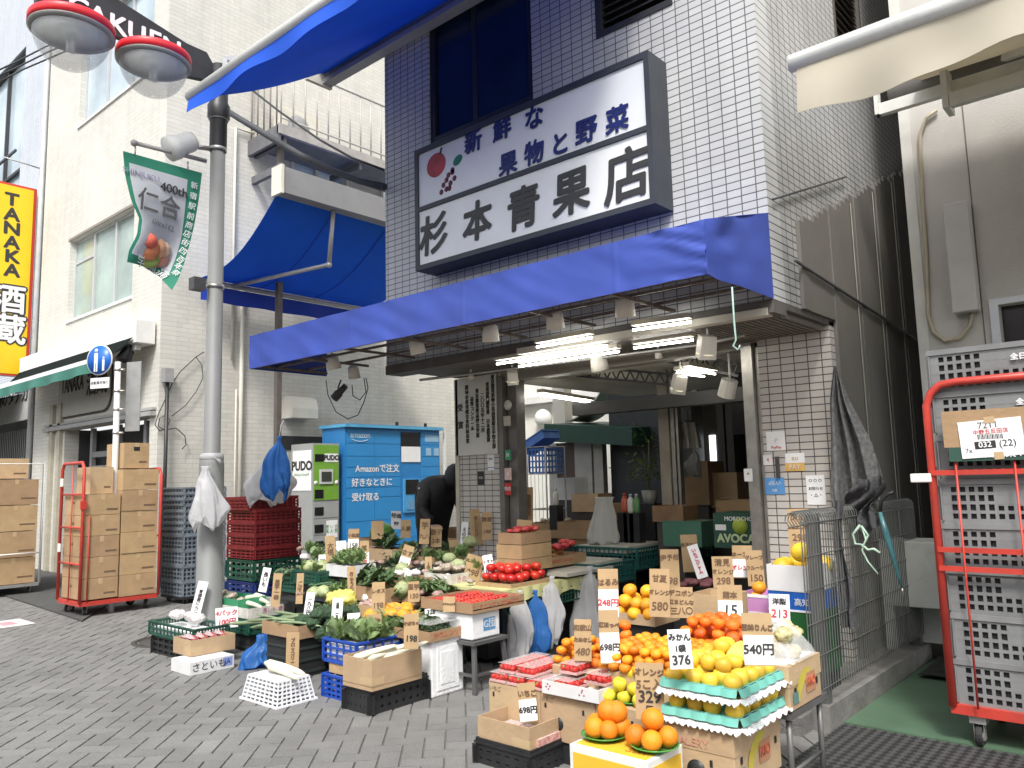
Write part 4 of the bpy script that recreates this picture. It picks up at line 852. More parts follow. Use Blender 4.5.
# ============================================================ lamps and tubes on the shop
tub = mat('tube_light', (.9,.9,.88), .4, .01, emit=((1,.97,.90), 13)); BAT = mat('batten_cream', (.55,.52,.44), .5, .1, dirt=.2)
for k, (a, b, z, lb) in enumerate((((497,364),(607,348),2.50,'long lit tube light nearest the award board'),((519,366.5),(619,351.5),2.50,'second lit tube light beside the long one'),((537,347),(592,337.5),2.53,'short lit tube light under the canopy front'),((633,330),(691,322),2.53,'lit tube light close below the canopy right of the lamps'),((634,348),(693,340),2.50,'lit tube light left of the white box lamp'),((677,373),(704,376.5),2.42,'short lit tube light deep inside the shop'),((686,369),(715,374),2.42,'rearmost lit tube light beside the lattice beam'),((540,395),(592,403),2.35,'lit tube light over the green kiosk view'))):
    p, q = PZ(*a, z), PZ(*b, z)
    t = thing('tube_light', lb, 'lamp', 'tube lights inside the shop'); m = MB(); m.tube([p, q], .0085, 8); m.build('tube', tub, t)
    d = (q-p).normalized(); m = MB(); m.bar(p+Z1*.045, q+Z1*.045, .07, .035); m.bar(p+Z1*.0+d*-.02, p+d*.0+Z1*.04-d*.02+Z1*.001, .03) if False else None
    m.build('batten', BAT, t)
for a, b in (((455,378),(760,318)),((540,392),(700,365))):
    p, q = PZ(*a, 2.55), PZ(*b, 2.55); 
m = MB(); m.bar(PZ(520,352,2.56), PZ(770,312,2.56), .09, .05); m.build('mounting_rail', BAT, shop)
m = MB(); m.tube([PZ(420,380,2.52), PZ(470,374,2.52), PZ(700,345,2.52), PZ(745,335,2.52)], .014, 6); m.build('conduit', STEEL, shop)
LMP = mat('lamp_housing', (.72,.70,.64), .45, .08); GLOW = mat('warm_lens', (1,.9,.6), .4, .02, emit=((1,.86,.5), 3.2)); DIM = mat('faint_glow_lens', (.55,.52,.40), .3, .1, emit=((1,.9,.6), .35))  # lenses of the unlit lamps get a faint glow too
lamps = [(333,363,4.55,.062,1,'first cream spot lamp from the left under the blue canopy'),(354,373,4.9,.055,1,'small cream spot lamp beside the leftmost one under the canopy'),(417,347,4.5,.06,1,'cream spot lamp left of the shop sign under the canopy'),(490.5,334,4.5,.06,1,'cream spot lamp below the middle of the shop sign'),(555,321,4.5,.06,2,'cream spot lamp under the canopy below the fourth sign character'),(625,308,4.5,.062,2,'cream spot lamp nearest the right end of the canopy'),(512.5,377,5.7,.06,1,'box shaped lamp hanging over the left shutter post'),(599,363,5.6,.068,2,'brightly lit round lamp hanging before the lattice beam'),(471.5,377,5.6,.028,2,'tiny lit lamp above the award board'),(658.5,355,5.7,.028,2,'tiny lit lamp hanging beside the lattice beam'),(706.5,347,5.2,.07,1,'large white box lamp tilted under the right soffit'),(679,384,6.3,.068,1,'white lamp tilted left below the lattice beam'),(728,388,6.0,.06,1,'white lamp tilted down beside the right steel post')]
for k, (px, py, Y, r, lit, lb) in enumerate(lamps):
    c = PY(px, py, Y); ax = Vector((jit(.15)+(.35 if px > 670 else .05), -.25, 1)).normalized()
    t = thing('spot_lamp', lb, 'lamp', 'spot lamps of the shop'); m = MB(); r *= 1.15; h = r*2.1
    if px > 670 or abs(px-512) < 2: m.lathe(c, [(0,h*.55),(r*.95,h*.5),(r,h*.1),(r*1.05,-h*.5),(r*.9,-h*.5),(r*.8,0)], 4 if px != 728 else 14, ax, False)
    else: m.lathe(c, [(0,h*.6),(r*.6,h*.58),(r*.9,h*.35),(r,-h*.4),(r*.88,-h*.4),(r*.8,0)], 18, ax)
    m.build('housing', LMP, t); m = MB(); m.lathe(c-ax*h*.28, [(0,0),(r*.86,0),(r*.86,-.006),(0,-.006)], 18, ax); m.build('lens', GLOW if lit == 2 else DIM, t)
    m = MB(); top = c+ax*h*.5; m.tube([top, top+Z1*.05, Vector((top.x,top.y,min(top.z+.22, 2.62)))], .009, 6); m.build('stem', LMP, t)
gk = thing('gooseneck_lamp', 'black clip lamp with looping cables hanging under the left canopy end', 'lamp')
c = PY(340,392,4.7); m = MB(); m.lathe(c, [(0,.09),(.03,.09),(.035,.0),(.045,-.02),(.045,-.09),(.03,-.09)], 12, (.7,.2,.6)); m.build('lamp_head', BLKP, gk)
m = MB(); m.tube([PY(341,380,4.7), PY(338,388,4.7), c], .008, 5); m.build('clip', BLKP, gk)
m = MB(); m.tube([PY(x,y,4.65) for x,y in ((326,380),(328,395),(336,412),(348,419),(358,415),(364,402),(368,388),(366,378))], .005, 5); m.tube([PY(x,y,4.68) for x,y in ((364,378),(366,392),(360,400),(353,396),(352,385))], .005, 5); m.build('cable', BLKP, gk)
st = thing('pull_cord', 'thin mint green cord hanging from the right end of the blue canopy', 'cord')
m = MB(); m.tube([PY(732,287,4.3), PY(734,320,4.3), PY(736,340,4.3), PY(733,346,4.3), PY(738,350,4.3), PY(740,345,4.3)], .006, 5); m.build('cord', mat('mint_cord', (.35,.5,.45), .6), st)
# award board and stickers
abd = thing('award_board', 'white board of handwritten vertical Japanese award text on the left pillar', 'sign')
bx0, bx1 = PY(456,400,PYP-.01).x, PY(497,400,PYP-.01).x; bz0_, bz1_ = PY(475,455,PYP).z, PY(475,377,PYP).z
m = MB(); m.box(bx0, bx1, PYP-.02, PYP-.002, bz0_, bz1_); m.build('board', mat('board_white', (.62,.61,.57), .5, .04, dirt=.08), abd)
cols = ['東京都青果物小売商業組合中野支部','青果部門優等賞 日本農業賞','二〇〇五年十二月','東京農業祭品評会受賞','品質コンクール','農林水産省総合食料局長賞']
for k, s in enumerate(cols):
    x = bx1-.045-(bx1-bx0-.1)*k/6.6; n = len(s)
    text('\n'.join(s), (x, PYP-.022, (bz0_+bz1_)/2+.02), X1, Z1, .052, INK, abd, spacing=.92 if n > 12 else 1.0, bold=.001)
text('受\n賞', (bx0+.075, PYP-.022, (bz0_+bz1_)/2), X1, Z1, .085, INK, abd, spacing=2.2, bold=.001)
def sticker(px, py, w, h, mt, lb, lines, Y=PYP-.002):
    c = PY(px, py, Y); t = thing('sticker', lb, 'sticker'); m = MB(); m.box(c.x-w/2, c.x+w/2, Y-.004, Y-.001, c.z-h/2, c.z+h/2); m.build('paper', mt, t)
    for s, dz_, sz, mt2 in lines: text(s, (c.x, Y-.0055, c.z+dz_), X1, Z1, sz, mt2, t)
    return t
t = sticker(776,441,.15,.15,PAPER,'white square payment sticker with red logo and red top edge',[('PayPay',-.05,.03,REDINK)]); c = PY(776,441,PYP-.006)
m = MB(); m.box(c.x-.075,c.x+.075,PYP-.0055,PYP-.0042,c.z+.045,c.z+.075); m.box(c.x-.03,c.x+.03,PYP-.0055,PYP-.0042,c.z-.025,c.z+.03); m.build('red_mark', REDINK, t); text('P', (c.x,PYP-.007,c.z+.002), X1, Z1, .05, WPRINT, t, bold=.002)
t = sticker(768,460,.075,.08,PAPER,'tiny pink and white sticker under the red logo sticker',[('4',0,.04,REDINK)])
t = sticker(795,458,.15,.075,PAPER,'white sticker above the gold strip on the right pillar',[('au',0,.055,mat('gold_ink',(.5,.33,.1)))])
t = sticker(795,467,.15,.06,mat('gold_yellow',(.70,.43,.12),.5),'gold strip sticker on the right tiled pillar',[('PAY',0,.05,WPRINT)])
t = sticker(775,486,.155,.13,mat('sticker_blue',(.10,.30,.62),.5),'blue and white rectangular sticker lowest on the right pillar',[('d払い',.02,.04,WPRINT),('OK',-.035,.03,PAPER)])
t = sticker(816,490,.14,.22,PAPER,'tall white notice at the right edge of the tiled pillar',[('○ ○ ○',.07,.03,INK),('お知らせ',.01,.028,INK),('・△・',-.04,.035,INK)])
t = sticker(748.5,475,.07,.10,PAPER,'small white notice stuck on the steel shutter post',[('★',.01,.03,mat('olive_ink',(.2,.25,.05)))], Y=PYP-.033)
t = sticker(481,478,.09,.14,INK,'dark photo sticker on the left tiled pillar',[('写真',0,.03,WPRINT)]); t = sticker(491,462,.09,.17,PAPER,'white leaflet with blue foot on the left tiled pillar',[('案内',.03,.028,BLUEINK),('━━',-.06,.05,BLUEINK)])
pq = PY(778,467,PYP-.01); t = thing('door_stop_bar', 'short dark rusty bar fixed on the right tiled pillar', 'bar'); m = MB(); m.box(pq.x-.012,pq.x+.012,PYP-.03,PYP-.005,pq.z-.08,pq.z+.08); m.build('bar', DSTEEL, t)
# hanging notices on the left shutter post
for px, py, w, h, mt_, s, lb in ((508,405,.05,.09,mat('pale_disc',(.55,.55,.5)),'','round pale fan hanging by the left shutter post'),(507,421,.09,.10,mat('pale_card',(.5,.48,.42)),'','grey card hanging below the round fan'),(508,455,.075,.10,GRN2,'緑','green sticker hanging on the left shutter post'),(508,474,.09,.12,mat('pale_pink',(.6,.45,.42)),'8','pink and white pennant on the left shutter post'),(508,489,.08,.12,mat('sale_red',(.5,.03,.03)),'特売','red sale sticker on the left shutter post')):
    c = PY(px, py, PYP-.04); t = thing('notice', lb, 'notice'); m = MB()
    if s == '' and w < .06: m.lathe(c, [(0,0),(.05,0),(.05,.006),(0,.006)], 16, (0,-1,0))
    else: m.box(c.x-w/2,c.x+w/2,c.y-.003,c.y+.003,c.z-h/2,c.z+h/2)
    m.build('card', mt_, t)
    if s: text(s, c-Y1*.005, X1, Z1, .045, WPRINT, t)
# ============================================================ street lamp, sign pole, banner
LX, LY = PZ(208,648).x, PZ(208,648).y
lp = thing('street_lamp', 'tall grey street lamp with black arm and two red rimmed glass globes', 'street lamp')
zc_ = PY(205,460,LY).z; zt1 = PY(209,155,LY).z; zt2 = PY(210,78,LY).z
m = MB(); m.lathe((LX,LY,0), [(.135,0),(.135,.03),(.122,.035),(.115,zc_-.05),(.108,zc_),(.078,zc_+.05),(.072,zt1),(0,zt1)], 24); m.build('pole', GPAINT, lp)
m = MB(); m.lathe((LX,LY,0), [(.079,zt1+.001),(.085,zt1+.02),(.085,zt1+.3),(.11,zt1+.34),(.11,zt1+.46),(.088,zt1+.5),(.088,zt2+.05),(0,zt2+.05)], 20); m.build('pole_top', BLKP, lp)
m = MB(); m.lathe((LX,LY,zt1-.02), [(.08,0),(.084,0),(.084,.04),(.08,.04)], 20); m.lathe((LX,LY,zt1+.31), [(.088,0),(.096,0),(.096,.03),(.088,.03)], 20); m.build('band', STEEL, lp)
m = MB(); pts = [PX(x,y,LX+.03) for x,y in ((36,-22),(36,4),(60,16),(110,33),(160,57),(186,76),(205,80),(218,72),(207,52),(187,43),(110,-6),(80,-22))]; m.poly(pts, (-.06,0,0)); m.build('arm_board', BLKP, lp, .006)
a = PX(80,9,LX+.035); b = PX(180,52,LX+.035)
for ch, px, py in (('G',79,8),('A',98,17),('K',118,26),('U',137,34),('E',155,41),('N',172,49)):
    c = PX(px, py, LX+.036); text(ch, c, Y1, Z1, .25, WPRINT, lp, bold=.008)
RIM = mat('lamp_red', (.68,.02,.03), .4, .08)
for px, py, w in ((72,29,40),(154,60,36)):
    c = PX(px, py, LX+.16); r = w*(c-CAMP).dot(fwd)/FPX*.98
    z = c.z
    m = MB(); m.lathe((c.x,c.y,z), [(0,r*.30),(r*.7,r*.26),(r*.98,r*.16),(r,r*.12),(r,-r*.08),(r*.96,-r*.08),(r*.96,r*.06),(0,r*.1)], 36); g_ = m.build('lamp_rim', RIM, lp)
    m = MB(); m.lathe((c.x,c.y,z-r*.085), [(r*.99,0),(r,-r*.03),(r*.9,-r*.10),(r*.88,-r*.07),(r*.9,0)], 36); m.build('grey_ring', mat('ring_grey', (.30,.29,.28), .4, .1), g_)
    m = MB(); m.lathe((c.x,c.y,z-r*.1), [(.9*r*cos(t), -.98*r*sin(t)) for t in [pi/2*k/10 for k in range(10)]]+[(.01,-.98*r)], 32); o = m.build('glass_globe', GL, g_)
    m = MB(); m.lathe((c.x,c.y,z-r*.03), [(0,0),(.95*r,0),(.95*r,-.01*r),(0,-.01*r)], 30); m.build('reflector', mat('reflector_grey', (.42,.42,.41), .35, .15, 5), g_)
    m = MB(); m.lathe((c.x,c.y,z-r*.08), [(0,0),(.36*r,0),(.36*r,-.07*r),(.15*r,-.12*r),(0,-.12*r)], 16)
    m.build('lamp_base', STEEL, g_)
    for q in range(3):
        m = MB(); an = 2*pi*q/3; m.tube([(c.x+.07*r*cos(an),c.y+.07*r*sin(an),z-.2*r),(c.x+.07*r*cos(an),c.y+.07*r*sin(an),z-.62*r)], .055*r, 8); m.build('lamp_tube', mat('frosted_tube', (.62,.62,.6), .4, .05), g_)
cm = thing('floodlight', 'small white cylindrical security lamp clamped to the lamp pole top', 'lamp'); c = PX(181,145,LX); m = MB(); m.lathe(c, [(0,.14),(.09,.14),(.10,.10),(.10,-.02),(.12,-.05),(.12,-.14),(0,-.14)], 16, (.1,.75,.5)); m.build('body', WPAINT, cm)  # white cylinder is a security lamp, emits nothing
m = MB(); m.tube([c+Vector((0,.1,.02)), Vector((LX,LY-.06,c.z+.06))], .025, 6); m.build('clamp', SSTEEL, cm)
sd = thing('pole_camera', 'small dark camera box strapped to the lamp pole', 'camera'); c = PX(201,285,LX); m = MB(); m.box(c.x-.05,c.x+.06,c.y-.10,c.y+.02,c.z-.06,c.z+.06); m.build('body', DSTEEL, sd); m = MB(); m.lathe((LX,LY,c.z-.01), [(.079,0),(.086,0),(.086,.03),(.079,.03)], 16); m.build('strap', SSTEEL, sd)
bn = thing('street_banner', 'green bordered white cloth banner hanging on a rod from the lamp pole', 'banner')
m = MB(); m.tube([PX(135,143,LX), PX(206,161,LX)], .022, 8); m.sphere(PX(134,143,LX), .032, 8, 6); m.build('rod', mat('rod_grey', (.35,.34,.33), .4, .1), bn)
def lerpl(l, t): k = t*(len(l)-1); i = min(len(l)-2, int(k)); f = k-i; return (l[i][0]*(1-f)+l[i+1][0]*f, l[i][1]*(1-f)+l[i+1][1]*f)
BL_ = [(123,151),(125,175),(131,200),(139,218),(137,235),(129,250),(127,262)]; BR_ = [(202,173),(199,198),(195,222),(190,243),(184,264),(178,280),(172,290)]
def bpt(u, v, d=0):
    a, b = lerpl(BL_, v), lerpl(BR_, v); x = a[0]*(1-u)+b[0]*u; y = a[1]*(1-u)+b[1]*u-6*v*v*sin(pi*u)
    return PX(x, y, LX+.10*v*sin(u*5+v*2)+.03*sin(v*7)+d)
m = MB(); m.sheet(lambda u,v: bpt(u,v), 16, 20, .003); m.build('cloth', mat('banner_green', (.03,.24,.15), .7, .06, trans=.2), bn)
m = MB(); m.sheet(lambda u,v: bpt(.07+.76*u,.07+.80*v,.006), 14, 18, .002); m.build('white_field', mat('banner_white', (.86,.86,.90), .7, .03, trans=.6), bn)
def btext(s, u, v, sz, mt, bold=0, dr=(1,0)):
    c = bpt(u, v, .012); a = bpt(min(1,u+.05), v, .012)-bpt(u-.05, v, .012); dn = bpt(u, v-.04, .012)-bpt(u, min(1,v+.04), .012); a.normalize(); n = a.cross(dn).normalized(); up = n.cross(a).normalized()
    text(s, c+n*.006, a, up, sz, mt, bn, bold=bold)
btext('SHINJUKU', .22, .13, .075, mat('pale_purple_ink',(.25,.23,.35))); btext('400th', .66, .17, .12, INK, .002); btext('仁合', .44, .31, .23, mat('grey_ink', (.12,.12,.12)), .002); btext('since1625', .5, .47, .075, mat('grey_ink2', (.25,.25,.28)))
for k, ch in enumerate('新宿駅前商店街四百年祭'): btext(ch, .92, .10+.07*k, .075, WPRINT)
for k, ch in enumerate('学園通'): btext(ch, .28+.22*k, .95, .12, WPRINT)
for k, (u, v, r, c_) in enumerate(((.30,.74,.12,(.62,.22,.10)),(.42,.70,.11,(.65,.35,.2)),(.52,.76,.12,(.6,.28,.22)),(.38,.82,.11,(.35,.45,.12)),(.28,.66,.07,(.6,.12,.08)),(.55,.67,.08,(.7,.5,.35)),(.47,.80,.08,(.65,.2,.1)))):
    c = bpt(u, v, .014+.002*k); m = MB(); m.lathe(c, [(0,0),(r,0),(r,.001),(0,.001)], 14, (1,-.0,0)); m.build('printed_picture', mat('print_%d' % k, c_, .7, .25, 12), bn)
m = MB()
for u, v in ((.15,.0),(.82,.0)): c = bpt(u, v+.01); m = MB(); m.tube([c, c+Z1*.09], .008, 5); m.build('hook', SSTEEL, bn)
pg = thing('sign_pole', 'slim white pole carrying the round blue pedestrian sign', 'pole')
gp_ = PZ(111,612); ptop = PY(118,362,gp_.y); m = MB(); m.tube([gp_, ptop], .036, 12); m.build('pole', mat('pole_white', (.66,.66,.65), .45, .05, dirt=.15), pg)
m = MB(); 
for py in (370,392,411,435): c = gp_.lerp(ptop, (612-py)/250); m.tube([c, c+Vector((.07,.06,0))], .012, 6); m.lathe(c-Z1*.015, [(.037,0),(.043,0),(.043,.03),(.037,.03)], 12); m.build('bracket', SSTEEL, pg); m = MB()
nrm = Vector((.62,-.78,0)).normalized(); uv = Vector((.78,.62,0)).normalized()
fd_ = (CAMP-gp_); fd_.z = 0; fd_.normalize(); a45 = fd_.copy(); a45.rotate(Matrix.Rotation(radians(-42), 3, 'Z')); nrm = a45; uv = Z1.cross(nrm).normalized()
c = PY(100,360,gp_.y-.02); R_s = 15.5*(c-CAMP).dot(fwd)/FPX
m = MB(); m.lathe(c, [(0,0),(R_s,0),(R_s,.012),(0,.012)], 36, nrm); m.build('sign_disc', mat('sign_rim_white', (.7,.7,.7), .4, .03), pg)
m = MB(); m.lathe(c+nrm*.0125, [(0,0),(R_s*.93,0),(R_s*.93,.002),(0,.002)], 36, nrm); m.build('sign_blue_face', mat('road_sign_blue', (.01,.12,.50), .35, .03), pg)
m = MB(); o_ = c+nrm*.0165
def fig(cx, cz, s):
    m.obox(o_+uv*cx+Z1*(cz+.0*s), uv, Z1, nrm, .07*s, .17*s, .002); m.lathe(o_+uv*cx+Z1*(cz+.125*s), [(0,-.001),(.032*s,-.001),(.032*s,.001),(0,.001)], 12, nrm)
    m.obox(o_+uv*(cx-.02*s)+Z1*(cz-.15*s), uv, Z1, nrm, .026*s, .14*s, .002); m.obox(o_+uv*(cx+.02*s)+Z1*(cz-.15*s), uv, Z1, nrm, .026*s, .14*s, .002)
fig(-.05, .025, .82); m.build('pedestrian_symbol', WPRINT, pg); m = MB(); fig(.07, -.04, .5); m.build('pedestrian_symbol', WPRINT, pg)
c2 = PY(100,383,gp_.y-.02); m = MB(); m.obox(c2, uv, Z1, nrm, .30, .14, .01); m.build('supplement_plate', mat('plate_white', (.7,.7,.7), .4, .03), pg); text('自転車を除く', c2+nrm*.007, uv, Z1, .048, INK, pg)
c3 = gp_.lerp(ptop, .78)+Vector((.05,.12,0)); m = MB(); m.obox(c3+Vector((0,.06,.25)), nrm, Z1, uv, .012, .9, .22); m.build('rear_plate', STEEL, pg)
pj = thing('junction_post', 'black slim post with grey box and coiled cable on the white wall corner', 'post')
c = PX(167,400,WX+.1); zb2 = PX(166,376,WX+.1).z; m = MB(); m.tube([(c.x,c.y,0),(c.x,c.y,zb2)], .03, 8); m.build('post', BLKP, pj); m = MB(); m.box(c.x-.07,c.x+.07,c.y-.07,c.y+.07,zb2-.1,zb2+.12); m.build('box', mat('box_grey', (.3,.3,.3), .5), pj)
m = MB(); pts = [PX(x,y,WX+.06) for x,y in ((204,352),(196,357),(180,372),(172,384),(165,400),(158,415),(155,425),(160,431),(167,428),(170,420),(166,415),(160,418),(158,426),(164,430),(176,428),(185,436),(186,445),(182,449))]; m.tube(pts, .008, 5); m.build('cable', BLKP, pj)
m = MB(); pts = [PX(x,y,WX+.05) for x,y in ((196,357),(202,365),(203,378),(196,392),(186,405),(172,416))]; m.tube(pts, .007, 5); m.build('loose_wire', BLKP, pj)
# overhead wires
ow = thing('overhead_cable', 'thick black service cable sagging in front of the balcony', 'cable')
m = MB(); m.tube([PX(x,y,LX) if x < 216 else PY(x,y,4.4+(x-216)*.003) for x,y in ((216,104),(240,119),(270,137),(300,155),(330,170),(360,181),(385,187))], .035, 8); m.build('cable', mat('cable_grey_black', (.05,.055,.06), .6, .2), ow)
m = MB(); m.tube([PY(x,y,5.2) for x,y in ((243,83),(280,112),(320,140),(352,158),(384,170))], .014, 6); m.build('thin_cable', BLKP, ow)
for k, pts in enumerate((((-5,72),(20,60),(45,47)),((-5,78),(22,65),(48,52)),((-5,84),(22,70),(50,58)))):
    t = thing('overhead_wire', ['topmost','middle','lowest'][k]+' of three thin wires crossing at the upper left edge', 'wire'); m = MB(); m.tube([PX(x,y,LX-.6) for x,y in pts]+[PX(110,20+6*k,LX-.6)], .008, 5); m.build('wire', BLKP, t)
# ============================================================ parcel lockers
PU = mat('locker_green', (.17,.36,.045), .4, .05); LGR = mat('locker_grey', (.33,.34,.335), .45, .06, 4, dirt=.1); BLKG = mat('black_gloss', (.015,.015,.017), .25, .1)
pd = thing('parcel_locker', 'narrow grey and green parcel locker with small black screen', 'parcel locker')
fx_, y0, y1, zt = -11.0, 7.58, 8.08+.02, 2.17
m = MB(); m.box(fx_-.62, fx_, y0, y1, .04, zt); m.build('cabinet', LGR, pd)
m = MB(); m.box(fx_+.0005, fx_+.012, y0+.02, y1-.02, 1.24, zt-.03); m.build('green_front', PU, pd)
m = MB(); zs_ = (.08,.42,.68,.95,1.22)
for a, b in zip(zs_, zs_[1:]): m.box(fx_+.0005, fx_+.010, y0+.02, y1-.02, a, b-.015)
m.build('locker_door', LGR, pd)
m = MB()
for z, h_ in ((1.93,.12),(1.34,.14),(1.06,.13),(.78,.13),(.52,.12)): m.box(fx_+.013, fx_+.018, y0+.03, y0+.20, z-h_/2, z+h_/2)
m.build('door_window', BLKG, pd)
m = MB(); m.box(fx_+.013, fx_+.03, y0+.12, y1-.14, 1.5, 1.74); m.build('screen_bezel', mat('bezel_silver', (.55,.55,.53), .4), pd)
m = MB(); m.box(fx_+.031, fx_+.034, y0+.15, y1-.17, 1.54, 1.70); m.build('screen', mat('screen_dark', (.05,.06,.05), .2), pd)
m = MB(); m.box(fx_+.013, fx_+.017, y0+.22, y1-.03, 1.86, 2.0); m.build('white_panel', PAPER, pd); m = MB(); m.box(fx_+.011, fx_+.016, y0+.26, y1-.04, .62, .90); m.build('white_panel', PAPER, pd)
text('PUDO', (fx_+.019, (y0+.22+y1-.03)/2, 1.93), Y1, Z1, .11, INK, pd, bold=.005); text('使 い 方\n無 人 受', (fx_+.018, y1-.16, .76), Y1, Z1, .07, mat('green_ink', (.1,.3,.12)), pd)
for yy in (y0+.05, y1-.06): m = MB(); m.lathe((fx_+.013, yy, 1.52), [(0,0),(.035,0),(.035,.006),(0,.006)], 14, (1,0,0)); m.build('round_reader', PAPER, pd)
m = MB(); m.box(fx_-.57, fx_-.04, y0-.008, y0-.001, 1.40, 2.06); m.build('side_poster', PAPER, pd)
text('PUDO', (fx_-.30, y0-.010, 1.80), X1, Z1, .21, INK, pd, bold=.008); text('PickUp & DropOff', (fx_-.30, y0-.010, 1.66), X1, Z1, .055, mat('green_ink', (.1,.3,.12)), pd)
al = thing('parcel_locker', 'wide blue parcel locker with white Japanese lettering', 'parcel locker')
AB = mat('locker_blue', (.035,.25,.56), .4, .04, 3); AB2 = mat('locker_blue_dark', (.028,.20,.48), .4, .04)
y0, y1, zt = 8.22, 10.42, 2.50
m = MB(); m.box(fx_-.65, fx_, y0, y1, .05, zt-.05); m.build('cabinet', AB2, al)
m = MB(); m.box(fx_-.7, fx_+.08, y0-.04, y1+.04, zt-.045, zt+.01); m.build('roof', mat('locker_blue_light', (.10,.38,.62), .4), al)
zr = [.10,.40,.85,1.25,1.42,1.60,1.77,1.96,2.18,2.42]; yc = [y0+.03, y0+.62, y0+1.22, y0+1.72, y1-.03]
ykey = (yc[2], yc[3])
for i in range(4):
    rows = zr if i != 2 else [.10,.50,.85]
    for a, b in zip(rows, rows[1:]):
        m = MB(); m.box(fx_+.0005, fx_+.010, yc[i]+.004, yc[i+1]-.004, a+.005, b-.005); m.build('locker_door', AB, al)
m = MB(); m.box(fx_+.0005, fx_+.012, ykey[0]+.02, ykey[1]-.02, 1.96, 2.40); m.build('notice_photo', BLKG, al)
m = MB(); m.box(fx_+.0125, fx_+.016, ykey[0]+.02, ykey[1]-.02, 1.86, 2.14); m.build('notice_paper', PAPER, al)
m = MB(); m.box(fx_+.0005, fx_+.03, ykey[0]+.06, ykey[1]-.04, .95, 1.56); m.build('terminal_frame', mat('terminal_blue', (.08,.33,.62), .4), al)
m = MB(); m.box(fx_+.0305, fx_+.04, ykey[0]+.10, ykey[1]-.09, 1.28, 1.54); m.build('terminal_screen', BLKG, al)
m = MB(); m.box(fx_+.0305, fx_+.04, ykey[0]+.12, ykey[1]-.12, 1.0, 1.18); m.build('keypad', mat('keypad_blue', (.12,.3,.5), .5, .3, 30), al)
m = MB()
for i, yq in enumerate((yc[3]+.12, yc[3]+.32)): m.box(fx_+.012,fx_+.015,yq,yq+.13,1.98,2.12)
m.box(fx_+.012,fx_+.015,yc[3]+.1,yc[3]+.45,2.24,2.36); m.build('info_sticker', mat('pale_blue_print', (.30,.48,.65), .5), al)
for s, z, sz, yy in (('Amazonで注文', 1.74, .155, y0+.70), ('好きなときに', 1.50, .15, y0+.58), ('受け取る', 1.25, .15, y0+.43)):
    text(s, (fx_+.0125, yy, z), Y1, Z1, sz, WPRINT, al, bold=.003)
text('amazon', (fx_+.0125, y0+.32, 2.32), Y1, Z1, .14, mat('pale_print', (.45,.6,.7)), al, bold=.003)
m = MB(); m.tube([(fx_+.014, y0+.14+.34*k/10, 2.245-.035*sin(pi*k/10)) for k in range(11)], .008, 5); m.build('smile_mark', mat('pale_print', (.45,.6,.7)), al)
for yy in (y0+1.2, y0+1.9): m = MB(); m.box(fx_-.1,fx_-.06,yy,yy+.04,zt+.011,zt+.09); m.build('roof_sensor', BLKP, al)
m = MB(); m.box(fx_-.03, fx_+.02, y1+.12, y1+.16, .05, 2.45); m.build('side_rail', WPAINT, al)
# ============================================================ roll cages with cartons on the left
def carton(x0, x1, y0, y1, z0, z1, label, group=None, parent=None, top=False, mark=None, mt=None):
    t = thing('cardboard_box', label, 'box', group); mt = mt or CARD
    m = MB(); m.box(x0, x1, y0, y1, z0, z1); m.build('carton', mt, t)
    m = MB(); ym = (y0+y1)/2; m.box(x0+.01,x1+.0015,ym-.025,ym+.025,z1+.0002,z1+.0015); m.box(x1+.0002,x1+.0015,ym-.025,ym+.025,z1-.07,z1-.0); m.build('packing_tape', TAPE, t)
    m = MB(); zz = z0+(z1-z0)*.25; m.box(x1+.0003,x1+.0012,y0+(y1-y0)*.6,y1-.03,zz-.012,zz+.012); m.build('printed_mark', mat('brown_print', (.16,.10,.06), .8), t); m = MB(); m.box(x0+(x1-x0)*.4,x0+(x1-x0)*.5,y0-.0012,y0-.0003,(z0+z1)/2+.01,(z0+z1)/2+.04); m.build('printed_mark', mat('brown_print', (.16,.10,.06), .8), t)
    return t
n0 = PZ(79,610,.10); cx1_, cy0_ = n0.x, n0.y; cw = min(.75, ext(n0, -X1, 57)); cdp = ext(n0, Y1, 158)
cg = thing('roll_cage', 'red steel roll cage stacked with brown cartons beside the white sign pole', 'roll cage')
hh_ = PY(90,462,cy0_).z; bx_ = cx1_-cw
m = MB(); m.box(bx_, cx1_, cy0_, cy0_+cdp, .13, .18); m.build('base_frame', REDPAINT, cg)
m = MB(); m.tube([(bx_,cy0_,.17),(bx_,cy0_,hh_-.08),(bx_+.06,cy0_,hh_),(cx1_-.06,cy0_,hh_),(cx1_,cy0_,hh_-.08),(cx1_,cy0_,.17)], .02, 8)
for z in (.62,1.05,1.45): m.tube([(bx_,cy0_,z),(cx1_,cy0_,z)], .012, 6)
m.tube([(bx_+cw*.5,cy0_,.17),(bx_+cw*.5,cy0_,hh_)], .008, 6); m.build('end_frame', REDPAINT, cg)
m = MB(); yb_ = cy0_+cdp; hf = PX(165,466,cx1_).z if False else hh_-.08
m.tube([(bx_,yb_,.17),(bx_,yb_,hf-.08),(bx_+.06,yb_,hf),(cx1_-.06,yb_,hf),(cx1_,yb_,hf-.08),(cx1_,yb_,.17)], .02, 8); m.tube([(bx_,yb_,.9),(cx1_,yb_,.9)], .012, 6); m.build('end_frame', REDPAINT, cg)
m = MB(); m.tube([(cx1_,cy0_+.08,.17),(cx1_,cy0_+.08,1.2)], .008, 6); m.obox((cx1_+.01,cy0_,1.32), Y1, Z1, X1, .07, .10, .03); m.build('latch', REDPAINT, cg)
